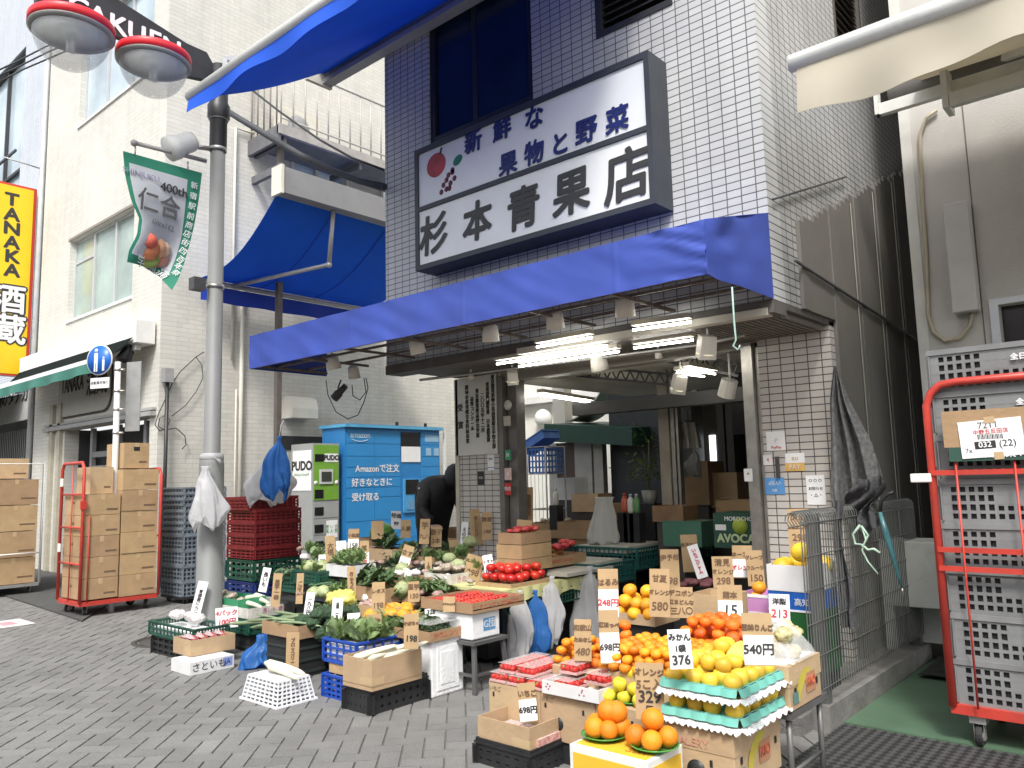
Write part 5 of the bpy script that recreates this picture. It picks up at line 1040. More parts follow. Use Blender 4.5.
for y_, z_ in ((cy0_-.02,1.55),(cy0_-.02,.75)): m = MB(); m.box(bx_+.02,bx_+.10,y_-.01,y_,z_,z_+.1); m.build('tag_plate', mat('tag_white', (.7,.7,.66)), cg)
casters(cg, bx_+.12, cx1_-.1, cy0_+.1, yb_-.1, .13, .06)
nm = ['bottom','second','third','fourth','fifth','sixth']
rowsA = [.20,.45,.70,.95,1.20,1.45]; xa, xb_ = bx_+.04, cx1_-.015
for k in range(5):
    carton(xa, xb_, cy0_+.03, cy0_+cdp*.47, rowsA[k]+.0, rowsA[k]+.245, '%s brown carton of the near stack in the red cage' % nm[k], 'cartons in the red roll cage')
for k in range(6):
    carton(xa+jit(.02), xb_+jit(.008), cy0_+cdp*.49, yb_-.03, .19+k*.26, .19+k*.26+.255, '%s brown carton of the far stack in the red cage' % nm[k], 'cartons in the red roll cage')
carton(xa+.1, xb_-.12, cy0_+.12, cy0_+cdp*.42, 1.45, 1.78, 'carton with grey printed side on top of the near stack', mt=CARDL)
t = carton(xa+.06, xb_-.06, cy0_+cdp*.52, cy0_+cdp*.86, 1.76, 2.08, 'tall carton with hand hole topmost of the red cage')
m = MB(); m.box(xb_-.0595,xb_-.058,cy0_+cdp*.65,cy0_+cdp*.73,1.98,2.03); m.build('hand_hole', BLKP, t)
# second, grey cage at the left edge
n1 = PZ(-12,592,.1); g2 = thing('roll_cage', 'grey steel roll cage of brown cartons at the left edge of the street', 'roll cage'); gx1, gy1 = n1.x, n1.y
m = MB(); m.box(gx1-1.5, gx1, gy1-.02, gy1+.65, .12, .16); m.build('base_frame', STEEL, g2)
m = MB(); hz = PY(34,460,gy1).z
m.tube([(gx1,gy1-.02,.15),(gx1,gy1-.02,hz),(gx1,gy1+.65,hz),(gx1,gy1+.65,.15)], .018, 8); m.tube([(gx1,gy1-.02,.6),(gx1,gy1+.65,.6)], .01, 6); m.build('side_frame', WPAINT, g2)
casters(g2, gx1-1.3, gx1-.1, gy1+.05, gy1+.55, .12, .055)
for k in range(4):
    for j in range(3):
        carton(gx1-.52-.5*j, gx1-.04-.5*j, gy1+.02, gy1+.6, .17+.38*k, .17+.38*k+.37, '%s carton of the %s stack in the grey cage' % (nm[k], ['right hand','middle','left hand'][j]), 'cartons in the grey roll cage')
carton(gx1-.9, gx1-.35, gy1+.05, gy1+.55, 1.70, 2.0, 'carton with blue print lying on top of the grey cage stacks', mt=CARDL)
# ============================================================ slate crates by the wall corner
nn0 = PZ(182,601,.05); sw, sdp = min(.6, ext(nn0, -X1, 160)), min(1.0, ext(nn0, Y1, 226)*.95)
sx, sy = nn0.x, nn0.y; z = .10
tr = thing('crate_dolly', 'low black wheeled dolly under the slate crates', 'dolly'); m = MB(); m.box(sx-sw, sx, sy, sy+sdp, .06, .095); m.build('deck', BLKP, tr); casters(tr, sx-sw+.08, sx-.08, sy+.08, sy+sdp-.1, .06, .028)
tz = PY(181,487,sy).z
hs_ = [.27]*4+[.105]*8; tot = sum(hs_); f_ = (tz-.1)/tot
for k, h in enumerate(hs_):
    h *= f_
    lb = ('%s deep slate crate from the ground beside the red cage' % nm[k]) if k < 4 else '%s shallow slate crate counted above the deep ones' % (['lowest','second','third','fourth','fifth','sixth','seventh','topmost'][k-4])
    t = crate(sx-sw, sx, sy+jit(.01), sy+sdp, z, z+h-.004, DGREYP, lb, group='slate crates by the wall corner', nx=7, ny=10, nz=3 if k < 4 else 1, bar=.018, lip=.03 if k < 4 else .02)
    m = MB(); m.box(sx-sw+.02, sx-.02, sy+.02, sy+sdp-.02, z+.013, z+h-.03); m.build('shade_insert', mat('slate_shadow', (.07,.085,.10), .6, .2), t); z += h  # dark filler: shade seen through the slots is put into its colour
# ============================================================ maroon crates
r0 = PZ(254,618); rx, ry = r0.x, r0.y; rw, rd = ext(r0, -X1, 222), ext(r0, Y1, 300); rw = min(rw,.62)
zz0, zz1 = PY(254,560,ry).z, PY(254,509,ry).z
for k in range(2):
    crate(rx-rw, rx, ry, ry+rd, .0+k*.2, .2+k*.2-.01, DBLUEP, ['lower','upper'][k]+' navy crate under the maroon crates', nx=6, ny=7, nz=3, bar=.03)
crate(rx-rw, rx, ry, ry+rd, .41, zz0-.01, GRN2 if False else GRNP, 'dark green crate under the maroon crate stack', nx=6, ny=7, nz=3, bar=.03)
hk = (zz1-zz0)/4
for k in range(5):
    o = .0 if k < 4 else -.06
    t = crate(rx-rw+o, rx+o, ry-(.0 if k < 4 else .05), ry+rd, zz0+k*hk, zz0+(k+1)*hk-.006, REDP, '%s maroon bread crate in the stack behind the lamp pole' % (nm[k] if k < 4 else 'topmost'), group='maroon crates', nx=6, ny=9, nz=3, bar=.016, lip=.03)
    m = MB(); m.box(rx-rw+.02+o, rx-.02+o, ry+.03, ry+rd-.02, zz0+k*hk+.012, zz0+(k+1)*hk-.04); m.build('liner', mat('maroon_shadow', (.12,.012,.015), .6, .2), t)  # darker maroon block paints the shade behind the slots
def bag(top, bot, wpx, mt, label, seed=0, name='plastic_bag', flat=.45, fold=.12, prof=None, wb=1):
    top, bot = Vector(top), Vector(bot); H = (top-bot).length; r = wpx; ax = (top-bot).normalized()
    t = thing(name, label, 'bag'); m = MB(); n = 44; nv = 26; vs = []; fs = []
    prof = prof or [(0,.75),(.1,.98),(.3,1),(.55,.8),(.75,.5),(.88,.16),(.94,.12),(1,.2)]
    vd = (CAMP-top); vd.z = 0; vd.normalize(); sdv = Z1.cross(vd)
    for j in range(nv+1):
        v = j/nv
        for i in range(len(prof)-1):
            if prof[i][0] <= v <= prof[i+1][0]: rr = prof[i][1]+(prof[i+1][1]-prof[i][1])*(v-prof[i][0])/(prof[i+1][0]-prof[i][0])
        for k in range(n):
            a = 2*pi*k/n; f = 1+fold*sin(4*a+seed+v*1.5)+fold*.7*sin(9*a+seed*2-v*2)+fold*.5*sin(15*a+seed+v*3)+.45*wb*noise.noise(Vector((cos(a)*1.2+seed, sin(a)*1.2, v*2.5+seed)))
            dzz = wb*H*.10*(1-v)**3*sin(3*a+seed)+H*.05*(1-v)**2*sin(7*a+seed); wob = wb*r*.35*noise.noise(Vector((seed*3.1, v*2.2, 5)))
            vs.append(bot+ax*(H*v)+Z1*dzz+sdv*wob+sdv*(cos(a)*r*rr*f)+vd*(sin(a)*r*rr*f*flat))
    for j in range(nv):
        for k in range(n): fs.append((j*n+k, j*n+(k+1)%n, (j+1)*n+(k+1)%n, (j+1)*n+k))
    m.add(vs, fs, True); o = len(m.v)-len(vs); m.f += [tuple(o+k for k in range(n))[::-1], tuple(o+nv*n+k for k in range(n))]; m.sm += [False, False]
    m.build('bag_film', mt, t); return t
def pxm(p): return (Vector(p)-CAMP).dot(fwd)/FPX     # metres per pixel at p
tp = PY(280,425,ry); s_ = pxm(tp)
bag(PY(277,445,ry+.1), PY(266,500,ry+.1), 20*s_, WBAG, 'white plastic bag hanging above the maroon crates', 2)
t = bag(PY(279,436,ry), PY(276,494,ry), 13*s_, BBAG, 'blue plastic bag hanging over the white one above the maroon crates', 5, fold=.2)
m = MB(); m.tube([PY(279,440,ry), PY(281,425,ry), PX(284,420,CPX)], .004, 4); m.build('string', WPRINT, t)
pt_ = Vector((LX+.09, LY-.10, PY(206,470,LY).z)); s_ = pxm(pt_)
t = bag(PY(206,466,LY-.13), PY(209,524,LY-.13), 14*s_, WBAG, 'white plastic bag tied to the street lamp pole', 8, prof=[(0,.85),(.15,1),(.4,.85),(.65,.62),(.85,.3),(.93,.22),(1,.35)])
m = MB(); m.lathe((LX,LY,PY(206,461,LY).z), [(.088,0),(.112,.01),(.108,.06),(.088,.07)], 16); m.tube([(LX+.09,LY-.02,PY(206,461,LY).z+.03), PY(222,464,LY-.05), PY(219,459,LY-.05)], .008, 5); m.build('knot', WBAG, t)
# ============================================================ person in black
def person():
    Y = 6.55; b = PY(432,500,Y); x = b.x; s = 1.0
    t = thing('person', 'person in a black padded hooded coat leaning forward behind the vegetable stall', 'person')
    me = bpy.data.meshes.new('coat'); bm = bmesh.new(); sk = {}
    J = {'pel':(x-.06,Y,.95,.20),'bel':(x-.02,Y,1.12,.225),'ch':(x+.10,Y+.02,1.33,.245),'nk':(x+.27,Y+.03,1.50,.13),
         'shl':(x+.12,Y-.20,1.42,.115),'ell':(x+.10,Y-.27,1.17,.075),'wrl':(x+.27,Y-.26,1.02,.055),'shr':(x+.18,Y+.20,1.44,.10),'elr':(x+.25,Y+.27,1.17,.075),'wrr':(x+.42,Y+.2,1.05,.055),
         'hipl':(x-.01,Y-.10,.88,.13),'kl':(x,Y-.11,.50,.085),'al':(x-.02,Y-.11,.10,.055),'tl':(x+.12,Y-.12,.045,.045),'hipr':(x-.01,Y+.10,.88,.13),'kr':(x+.03,Y+.11,.50,.085),'ar':(x+.0,Y+.11,.10,.055),'tr':(x+.14,Y+.12,.045,.045)}
    E_ = [('pel','bel'),('bel','ch'),('ch','nk'),('ch','shl'),('shl','ell'),('ell','wrl'),('ch','shr'),('shr','elr'),('elr','wrr'),('pel','hipl'),('hipl','kl'),('kl','al'),('al','tl'),('pel','hipr'),('hipr','kr'),('kr','ar'),('ar','tr')]
    names = list(J); me.from_pydata([J[k][:3] for k in names], [(names.index(a), names.index(b)) for a, b in E_], [])
    o = bpy.data.objects.new('body', me); COL.objects.link(o)
    md = o.modifiers.new('skin', 'SKIN'); md.use_smooth_shade = True
    for i, k in enumerate(names): v = me.skin_vertices[0].data[i]; v.radius = (J[k][3],)*2; v.use_root = (i == 0)
    o.modifiers.new('sub', 'SUBSURF').levels = 2; o.modifiers[-1].render_levels = 2
    me.materials.append(mat('black_coat', (.012,.012,.014), .55, .3, 14, .3)); dg = bpy.context.evaluated_depsgraph_get(); dg.update()
    m2 = bpy.data.meshes.new_from_object(o.evaluated_get(dg)); bpy.data.objects.remove(o)
    # padded quilting ridges on the upper body
    for v in m2.vertices:
        if v.co.z > .95:
            n = v.normal; k = .010*abs(sin(v.co.z*pi/.075)); v.co += n*k
    p = bpy.data.objects.new('body', m2); COL.objects.link(p); p.parent = t
    c = Vector((x+.38, Y+.04, 1.55)); SK = mat('skin', (.50,.33,.25), .5, .05, sss=.1)
    m = MB(); m.lathe(c, [(.001,-.12),(.045,-.105),(.068,-.06),(.078,0),(.08,.05),(.07,.09),(.04,.118),(.001,.125)], 16, (.35,0,1)); 
    m.obox(c+Vector((.085,0,-.01)), X1, Y1, Z1, .03, .022, .03); m.build('head', SK, t)
    m = MB(); m.lathe(c+Vector((-.03,0,.01)), [(.06,-.16),(.12,-.13),(.125,-.05),(.115,.04),(.09,.10),(.045,.135),(.001,.145)], 16, (.2,0,1)); m.build('hood', mat('black_coat', (.012,.012,.014)), t)
    m = MB()
    for sy_ in (-.03,.03): m.sphere(c+Vector((.078,sy_,.02)), .009, 8, 6)
    m.build('eyes', BLKP, t)
    for (hx, hy, hz) in ((x+.30,Y-.26,1.0),(x+.45,Y+.19,1.03)):
        m = MB(); m.obox((hx+.03,hy,hz-.01), X1, Y1, Z1, .08, .075, .03)
        for q in range(4): f = .07-.008*abs(q-1.5); m.tube([(hx+.065,hy-.03+.02*q,hz-.01),(hx+.065+f*.6,hy-.03+.02*q,hz-.018),(hx+.06+f,hy-.03+.02*q,hz-.045)], [.010,.009,.007], 6)
        m.tube([(hx+.02,hy+.035,hz-.01),(hx+.05,hy+.06,hz-.02),(hx+.075,hy+.062,hz-.04)], [.012,.010,.008], 6); m.build('hand', SK, t)
    l = PY(437,484,Y-.21); m = MB(); m.sphere((x+.12,Y-.315,1.42), .012, 8, 6); m.build('logo_patch', WPRINT, t)
person()
# ============================================================ produce: prototypes (one mesh each, copied)
def fruitmat(nm, c, var=.15, rough=.35, bump=.1, bs=60, sc_=3, objv=.10, coat=0):
    rough += .1; var += .06; objv += .06; coat *= .4
    return mat(nm, c, rough, var, sc_, bump, bscale=bs, objvar=objv, coat=coat, sss=.06)
def proto(name, r, mt, kind='sphere', sq=1, lab='', cat='fruit', grp=None):
    m = MB()
    if kind == 'apple':
        pr = [(.001,-.72*r),(.18*r,-.82*r),(.45*r,-.84*r),(.78*r,-.58*r),(.98*r,-.08*r),(1.0*r,.22*r),(.88*r,.60*r),(.58*r,.84*r),(.28*r,.84*r),(.10*r,.66*r),(.045*r,.62*r),(.04*r,.95*r),(.001,.97*r)]
        m.lathe((0,0,0), pr, 16)
    elif kind == 'tomato':
        m.lathe((0,0,0), [(.001,-.72*r),(.5*r,-.70*r),(.92*r,-.3*r),(1.0*r,.1*r),(.85*r,.52*r),(.45*r,.72*r),(.12*r,.64*r),(.001,.62*r)], 14)
    elif kind == 'mikan':
        m.lathe((0,0,0), [(.001,-.68*r),(.5*r,-.64*r),(.9*r,-.3*r),(1.0*r,.05*r),(.86*r,.46*r),(.5*r,.66*r),(.12*r,.68*r),(.10*r,.74*r),(.001,.74*r)], 14)
    else: m.sphere((0,0,0), r, 16, 10, sq)
    o = m.build(name, mt); o.location = (0,0,0); 
    for v in o.data.vertices: v.co.z += min(q.co.z for q in o.data.vertices)*0
    # mesh origin at base already
    o['r'] = r; tag(o, lab, cat, grp); o['used'] = 0; return o
def put(p, loc, lab=None, grp=None, sc_=1.0, tilt=.4):
    if not p['used']: o = p; p['used'] = 1
    else: o = p.copy(); COL.objects.link(o)
    o.location = loc; o.rotation_euler = (jit(tilt), jit(tilt), random.uniform(0, 6.28)); s = sc_*random.uniform(.93, 1.06); o.scale = (s, s, s*random.uniform(.95, 1.04))
    if lab: o['label'] = lab
    if grp: o['group'] = grp
    return o
def pile(p, x0, x1, y0, y1, z, layers, lab, grp, r=None, shrink=.5, jitv=.12, limit=999, tilt=.4):
    r = r or p['r']; n = 0
    for L in range(layers):
        a = L*r*shrink*1.4; X0, X1_, Y0, Y1_ = x0+r+a, x1-r-a, y0+r+a, y1-r-a
        if X1_ < X0-1e-3 or Y1_ < Y0-1e-3: break
        nx = max(1, int((X1_-X0)/(2*r*.98))+1); ny = max(1, int((Y1_-Y0)/(2*r*.98))+1)
        for i in range(nx):
            for j in range(ny):
                if n >= limit: return
                x = (X0+X1_)/2 if nx == 1 else X0+(X1_-X0)*i/(nx-1); y = (Y0+Y1_)/2 if ny == 1 else Y0+(Y1_-Y0)*j/(ny-1)
                put(p, (x+jit(r*jitv), y+jit(r*jitv), z+L*r*1.45+jit(r*.06)), lab, grp, tilt=tilt); n += 1
AP = proto('apple', .0415, fruitmat('yellow_apple', (.78,.50,.045), .12, .35, .03, objv=.12), 'apple', lab='', cat='apple')
OR_ = proto('orange', .047, fruitmat('orange_peel', (.80,.24,.008), .08, .42, .25, 220), 'sphere', .97, cat='orange')
MK = proto('mandarin', .031, fruitmat('mandarin_peel', (.82,.28,.012), .12, .4, .2, 200, objv=.14), 'mikan', cat='mandarin')
PM = proto('pomelo', .062, fruitmat('pomelo_peel', (.80,.52,.03), .08, .4, .2, 150), 'sphere', .92, cat='pomelo')
TM = proto('tomato', .045, fruitmat('tomato_skin', (.60,.04,.02), .15, .18, 0, coat=.3), 'tomato', cat='tomato')
LM = proto('yuzu', .036, fruitmat('yuzu_skin', (.72,.60,.04), .15, .4, .2, 150), 'apple', cat='citrus fruit')
DK_ = proto('red_mandarin', .037, fruitmat('red_mandarin_peel', (.78,.16,.012), .12, .38, .25, 160), 'mikan', cat='mandarin')
LO = proto('loquat_orange', .048, fruitmat('light_orange_peel', (.85,.38,.02), .1, .4, .2, 160), 'sphere', .9, cat='orange')
# leafy bunch meshes
def leafmat(nm, c, var=.35, tr=.15): return mat(nm, c, .5, var, 22, .1, trans=tr, objvar=.12)
def leafbunch(name, mt, n=40, L=.16, W=.045, spread=.06, dirv=(1,0,.15), curl=.5, up=.05, seed=1):
    rs = random.Random(seed); m = MB(); d0 = Vector(dirv).normalized()
    for i in range(n):
        st = Vector((rs.uniform(-spread,spread), rs.uniform(-spread,spread), rs.uniform(0,up)))
        d = (d0+Vector((rs.uniform(-1,1), rs.uniform(-1,1), rs.uniform(-.3,1)))*curl).normalized(); sd = d.cross(Vector((rs.uniform(-.4,.4), rs.uniform(-.4,.4), 1))).normalized(); u = sd.cross(d)
        l, w_ = L*rs.uniform(.6,1.15), W*rs.uniform(.6,1.2); vs = []; cr = rs.uniform(-.6,.9)
        for k in range(5):
            t = k/4; wk = w_*(.25,.85,1,.75,.15)[k]/2; c = st+d*(l*t)-u*(cr*l*.35*t*t)
            for s, e in ((-1,.3),(0,0),(1,.3)): vs.append(c+sd*(s*wk*(1+.15*rs.uniform(-1,1)))+u*(e*wk*rs.uniform(.2,1.6)))
        fs = [(a*3+b, a*3+b+1, a*3+b+4, a*3+b+3) for a in range(4) for b in range(2)]; m.add(vs, fs, True)
    o = m.build(name, mt); o['used'] = 0; tag(o, '', 'vegetable')
    return o
def veg_round(name, mt, r, bumps=.25, freq=6, sq=.8, n=18, mseg=12, seed=0):
    m = MB(); vs = []; fs = []
    for i in range(mseg+1):
        for k in range(n):
            t = pi*i/mseg; a = 2*pi*k/n; d = Vector((sin(t)*cos(a), sin(t)*sin(a), -cos(t)*sq)); f = 1+bumps*noise.noise(d*freq+Vector((seed,0,0)))+bumps*.5*noise.noise(d*freq*2.7)
            vs.append(d*r*f)
    for i in range(mseg):
        for k in range(n): fs.append((i*n+k, i*n+(k+1)%n, (i+1)*n+(k+1)%n, (i+1)*n+k))
    m.add(vs, fs, True); o = m.build(name, mt); o['used'] = 0; tag(o, '', 'vegetable'); return o
def stick(name, mt, L, r, taper=.6, bend=.05):
    m = MB(); pts = [(L*(t/8-.5), bend*L*sin(pi*t/8), r+.02*L*sin(pi*t/8)) for t in range(9)]; rr = [r*.3]+[r*(1-(1-taper)*t/6) for t in range(7)]+[r*.25]
    m.tube(pts, rr, 10); o = m.build(name, mt); o['used'] = 0; tag(o, '', 'vegetable'); return o
SPIN = leafbunch('spinach_bunch', leafmat('spinach_green', (.085,.145,.06)), 55, .17, .055, .05, curl=.55, seed=2)
PALE = leafbunch('lettuce_bunch', leafmat('lettuce_green', (.21,.30,.12), .35, .25), 50, .12, .08, .06, (.2,-.3,1), .9, seed=3)
GREY = leafbunch('herb_bunch', leafmat('herb_grey_green', (.12,.19,.10), .35), 60, .14, .03, .06, curl=.7, seed=4)
BEAN = leafbunch('bean_bag', leafmat('bean_green', (.17,.26,.11), .4, .05), 60, .13, .014, .05, (1,.3,.1), .35, seed=5)
LEEK = stick('leek', mat('leek_green', (.22,.29,.16), .5, .4, 5, objvar=.2), .55, .016, .8, .03)
BRO = veg_round('broccoli_head', mat('broccoli_green', (.05,.10,.05), .85, .4, 60, .9, bscale=120, objvar=.15), .075, .35, 7, .75, 22, 16)
CUC = stick('cucumber', mat('cucumber_green', (.02,.07,.018), .3, .3, 30, .3), .20, .016, .9, .06)
DAI = stick('daikon_radish', mat('daikon_white', (.72,.70,.55), .4, .08, 6, objvar=.05), .40, .042, .55, .03)
CAB = veg_round('napa_cabbage', mat('cabbage_green', (.38,.43,.22), .5, .3, 14, .4), .09, .12, 3, .8)
GAR = veg_round('garlic_net', mat('garlic_white', (.72,.68,.66), .5, .1, 20, .2, objvar=.05), .055, .35, 6, .7)
ONI = veg_round('shallot_bag', mat('shallot_pink', (.45,.30,.26), .4, .35, 40, .5, objvar=.15), .05, .35, 7, .6)
MUS = veg_round('mushroom_pack', mat('mushroom_beige', (.56,.48,.38), .6, .4, 45, .6, objvar=.2), .05, .5, 8, .5)
CHP = veg_round('dried_snack_bag', mat('dried_brown', (.38,.17,.06), .4, .5, 50, .5, objvar=.2), .06, .5, 7, .45)
PUM = veg_round('pumpkin_half', mat('pumpkin_orange', (.80,.33,.03), .5, .25, 30, .4, objvar=.08), .065, .25, 5, .6)
YPK = veg_round('yellow_daikon_bag', mat('pickle_yellow', (.72,.66,.16), .35, .15, 12, .3), .10, .4, 4, .8)
RPK = veg_round('red_radish_pack', mat('radish_red', (.55,.06,.06), .3, .3, 30, .3, objvar=.15), .045, .4, 7, .55)
PUR = veg_round('sweet_potato', mat('sweet_potato_purple', (.16,.05,.06), .6, .3, 20, .3), .05, .3, 4, .6)
GFR = veg_round('mixed_fruit_bag', mat('pale_pear', (.62,.56,.30), .4, .4, 16, .2, objvar=.1), .055, .3, 4, .8)
ALLP = [AP,OR_,MK,PM,TM,LM,DK_,LO,SPIN,PALE,GREY,BEAN,LEEK,BRO,CUC,DAI,CAB,GAR,ONI,MUS,CHP,PUM,YPK,RPK,PUR,GFR]
def scatter(p, x0, x1, y0, y1, z, n, lab, grp, layers=1, rz=None, zs=.03, s=1.0, cat=None, tl=.25):
    for i in range(n):
        if not p['used']: o = p; p['used'] = 1
        else: o = p.copy(); COL.objects.link(o)
        k = max(1, int(sqrt(n*(x1-x0)/max(.01,(y1-y0)))+.5)); rows = math.ceil(n/k)
        x = x0+(x1-x0)*((i % k)+.5)/k; y = y0+(y1-y0)*((i//k)+.5)/rows
        o.location = (x+jit((x1-x0)/k*.2), y+jit((y1-y0)/rows*.2), z+random.uniform(0, zs)); o.rotation_euler = (jit(tl), jit(tl), (rz if rz is not None else random.uniform(0,6.28))+jit(.25)); q = s*random.uniform(.85,1.15); o.scale = (q,q,q)
        o['label'] = lab; o['group'] = grp
        if cat: o['category'] = cat
# ============================================================ boxes
def obox_(x0, x1, y0, y1, z0, z1, mt, label, cat='box', name='cardboard_box', th=.006, group=None, pr=None, flaps=False):
    """open topped box"""
    t = thing(name, label, cat, group); m = MB()
    m.box(x0,x1,y0,y0+th,z0,z1); m.box(x0,x1,y1-th,y1,z0,z1); m.box(x0,x0+th,y0+th,y1-th,z0,z1); m.box(x1-th,x1,y0+th,y1-th,z0,z1); m.box(x0+th,x1-th,y0+th,y1-th,z0+.001,z0+.001+th); m.build('box_walls', mt, t)
    if flaps:
        m = MB(); m.obox(((x0+x1)/2,y1+.03,z1+.03), X1, (0,.7,.7), (0,-.7,.7), x1-x0, .09, .004); m.build('flap', mt, t)
    return t
def frame_of(nx, ny, lx, rx, z0):
    p = PZ(nx, ny, z0); return p.x-max(.06, ext(p, -X1, lx)), p.x, p.y, p.y+max(.06, ext(p, Y1, rx))
def tape_on(t, x1, y0, y1, z0, z1, x0):
    m = MB(); m.box(x1+.0004,x1+.0012,y0,y0+.10,(z0+z1)/2-.035,(z0+z1)/2+.01); m.box(x1-.12,x1,y0-.0012,y0-.0004,(z0+z1)/2-.035,(z0+z1)/2+.01); m.build('packing_tape', TAPE, t)
def pxs(y, px, Y): return PY(px, 600, Y)
# ---- price cards
BRC = mat('card_brown', (.42,.29,.155), .85, .08, 10); 
CARDS = []
def card(px, pyb, wpx, hpx, kind, lines, label, base, lean=0, back=.18, num=None, rot=None):
    """base: 3D point of the card's foot; sizes in metres from its distance"""
    s = pxm(base); W_, H_ = wpx*s, hpx*s
    vd = (CAMP-base); vd.z = 0; vd.normalize(); vd.rotate(Matrix.Rotation(radians(rot if rot is not None else random.uniform(-14, 22)), 3, 'Z'))
    u = Z1.cross(vd).normalized(); W_ /= max(.6, abs(u.dot(RT))); v = (Z1*cos(back)-vd*sin(back)).normalized()
    u2 = (u*cos(lean)-v*sin(lean)); v2 = (v*cos(lean)+u*sin(lean)); n = u2.cross(v2)
    t = thing('price_card', label, 'price card', 'handwritten price cards on the stall'); sh_ = random.uniform(-.05,.22)
    c = base+v2*H_/2
    m = MB(); m.obox(c, u2, v2, n, W_, H_, .003); m.build('card', PAPER if kind == 'w' else BRC, t)
    tcx = n*.0022
    if kind == 'bw':
        m = MB(); m.obox(c-v2*H_*.2+n*.002, u2, v2, n, W_*.98, H_*.55, .0012); m.build('white_slip', PAPER, t); tcx = n*.0032
    k = len(lines)
    for i, (s_, mt, f) in enumerate(lines):
        yy = (.5-(i+.5)/k)*.86
        if kind == 'bw' and i == k-1: yy = -.2
        uu_ = (u2+v2*jit(.06)).normalized(); v3 = v2+u2*sh_
        if '|' in s_: text('\n'.join(s_.replace('|','')), c+tcx+v2*H_*yy, uu_, v2, min(H_*f/len(s_)*1.05, W_*.7), mt, t, bold=.0012, spacing=.95)
        else: text(s_, c+tcx+v2*H_*yy, uu_, v3, min(W_*1.02/max(1,len(s_)*(.62 if s_.isascii() or s_[0].isdigit() else .95)), H_*f), mt, t, bold=.0014)
    return t
RI = mat('price_red', (.55,.04,.06), .7); BK = INK; BR = mat('sepia_ink', (.15,.085,.045), .7)
# ============================================================ LEFT STALL
# front row at street level
x0,x1,y0,y1 = frame_of(194,664,152,222,0)
t = crate(x0,x1,y0,y1,0,.17,BLKP,'black upturned crate under the garlic basket', nx=7, ny=7, nz=3, bar=.022)
m = MB(); m.box(x0+.015,x1-.015,y0+.015,y1-.015,.013,.13); m.build('crate_lining', BLKP, t)
gx_, gx2, gy_, gy2 = x0-.03, x1+.02, y0-.02, y1+.05
crate(gx_,gx2,gy_,gy2,.175,.29,GRNP,'dark green basket of bagged garlic on the black crate', name='basket', cat='basket', nx=12, ny=12, nz=2, bar=.014)
m = MB(); m.box(gx_+.02,gx2-.02,gy_+.02,gy2-.02,.19,.235); o = m.build('polystyrene_liner', STYRO); tag(o, 'white polystyrene sheet lining the garlic basket', 'liner')
scatter(GAR, gx_+.06,gx2-.04,gy_+.10,gy2-.08,.285,4,'white net bag of garlic in the basket at the stall corner','garlic nets in the basket',cat='garlic')
x0,x1,y0,y1 = frame_of(190,676,171,234,0)
t = thing('foam_box', 'white printed carton box under the strawberry red packs carton', 'box'); m = MB(); m.box(x0,x1,y0,y1,0,.10); m.build('box_body', mat('white_carton', (.68,.68,.68), .7, .05, 8), t)
text('さといも', (x1+.002,(y0+y1)/2-.03,.05), Y1, Z1, .075, INK, t); text('JA', (x1+.0025,y1-.06,.055), Y1, Z1, .06, BLUEINK, t); m = MB(); m.box(x1+.0003,x1+.0012,y1-.10,y1-.015,.02,.09); m.build('blue_logo_patch', mat('pale_blue_patch',(.25,.33,.6)), t)
x0,x1,y0,y1 = frame_of(191,657,173,235,.105)
t = obox_(x0,x1,y0,y1,.105,.235,CARDL,'open brown carton of red meat coloured packs by the lamp pole'); tape_on(t,x1,y0,y1,.105,.235,x0)
for i in range(4):
    t = thing('vacuum_pack', 'glossy dark red and white pack of taro stalks in the carton, %s' % ['nearest the street','second from the street','third from the street','nearest the pole'][i], 'pack', 'red packs in the open carton'); yy = y0+.03+(y1-y0-.06)*(i+.5)/4
    m = MB(); m.sheet(lambda u,v: (x0+.02+(x1-x0-.04)*u, yy+.055*(v-.5), .225+.03*sin(pi*v)*sin(pi*u)+.006*sin(u*20)), 10, 6, .006); m.build('pack', mat('maroon_pack', (.35,.05,.045), .2, .5, 14, objvar=.2) , t)
    m = MB(); m.sheet(lambda u,v: (x0+.04+(x1-x0-.10)*u, yy+.055*(v-.5)-.01, .236+.03*sin(pi*v)*sin(pi*u)), 6, 4, .002); m.build('wrap', FILM, t)
# white plastic basket upside down with daikon
x0,x1,y0,y1 = frame_of(277,709,242,315,0)
t = thing('upturned_basket', 'white upturned plastic basket on the paving in front of the broccoli', 'basket'); WPL = mat('white_plastic', (.74,.75,.77), .4, .04, 6); HB = .155
def taper_side(m, a, b, n, nu, nv, H, ins):
    a, b, n = Vector(a), Vector(b), Vector(n); L = (b-a).length; d = (b-a).normalized()
    P = lambda s, h: a+d*(L*s)+d*(ins*(1-2*s))*h+Z1*(H*h)-n*(ins*h)
    for j in range(nv+1): m.bar(P(0,j/nv), P(1,j/nv), .008, .012)
    for i in range(nu+1): m.bar(P(i/nu,0), P(i/nu,1), .012 if i % 2 else .006, .008, up=n)
m = MB()
for a, b, n in (((x0,y0,.005),(x1,y0,.005),-Y1),((x1,y0,.005),(x1,y1,.005),X1),((x0,y1,.005),(x1,y1,.005),Y1),((x0,y0,.005),(x0,y1,.005),-X1)): taper_side(m, a, b, n, 8, 6, HB, .03)
m.build('side_lattice', WPL, t)
m = MB(); m.box(x0-.015,x1+.015,y0-.015,y0+.0,0,.012); m.box(x0-.015,x1+.015,y1,y1+.015,0,.012); m.box(x0-.015,x0,y0,y1,0,.012); m.box(x1,x1+.015,y0,y1,0,.012); m.build('rim', WPL, t)
m = MB(); m.box(x0+.035,x1-.035,y0+.035,y1-.035,HB-.0,HB+.012); m.build('bottom_panel', WPL, t)
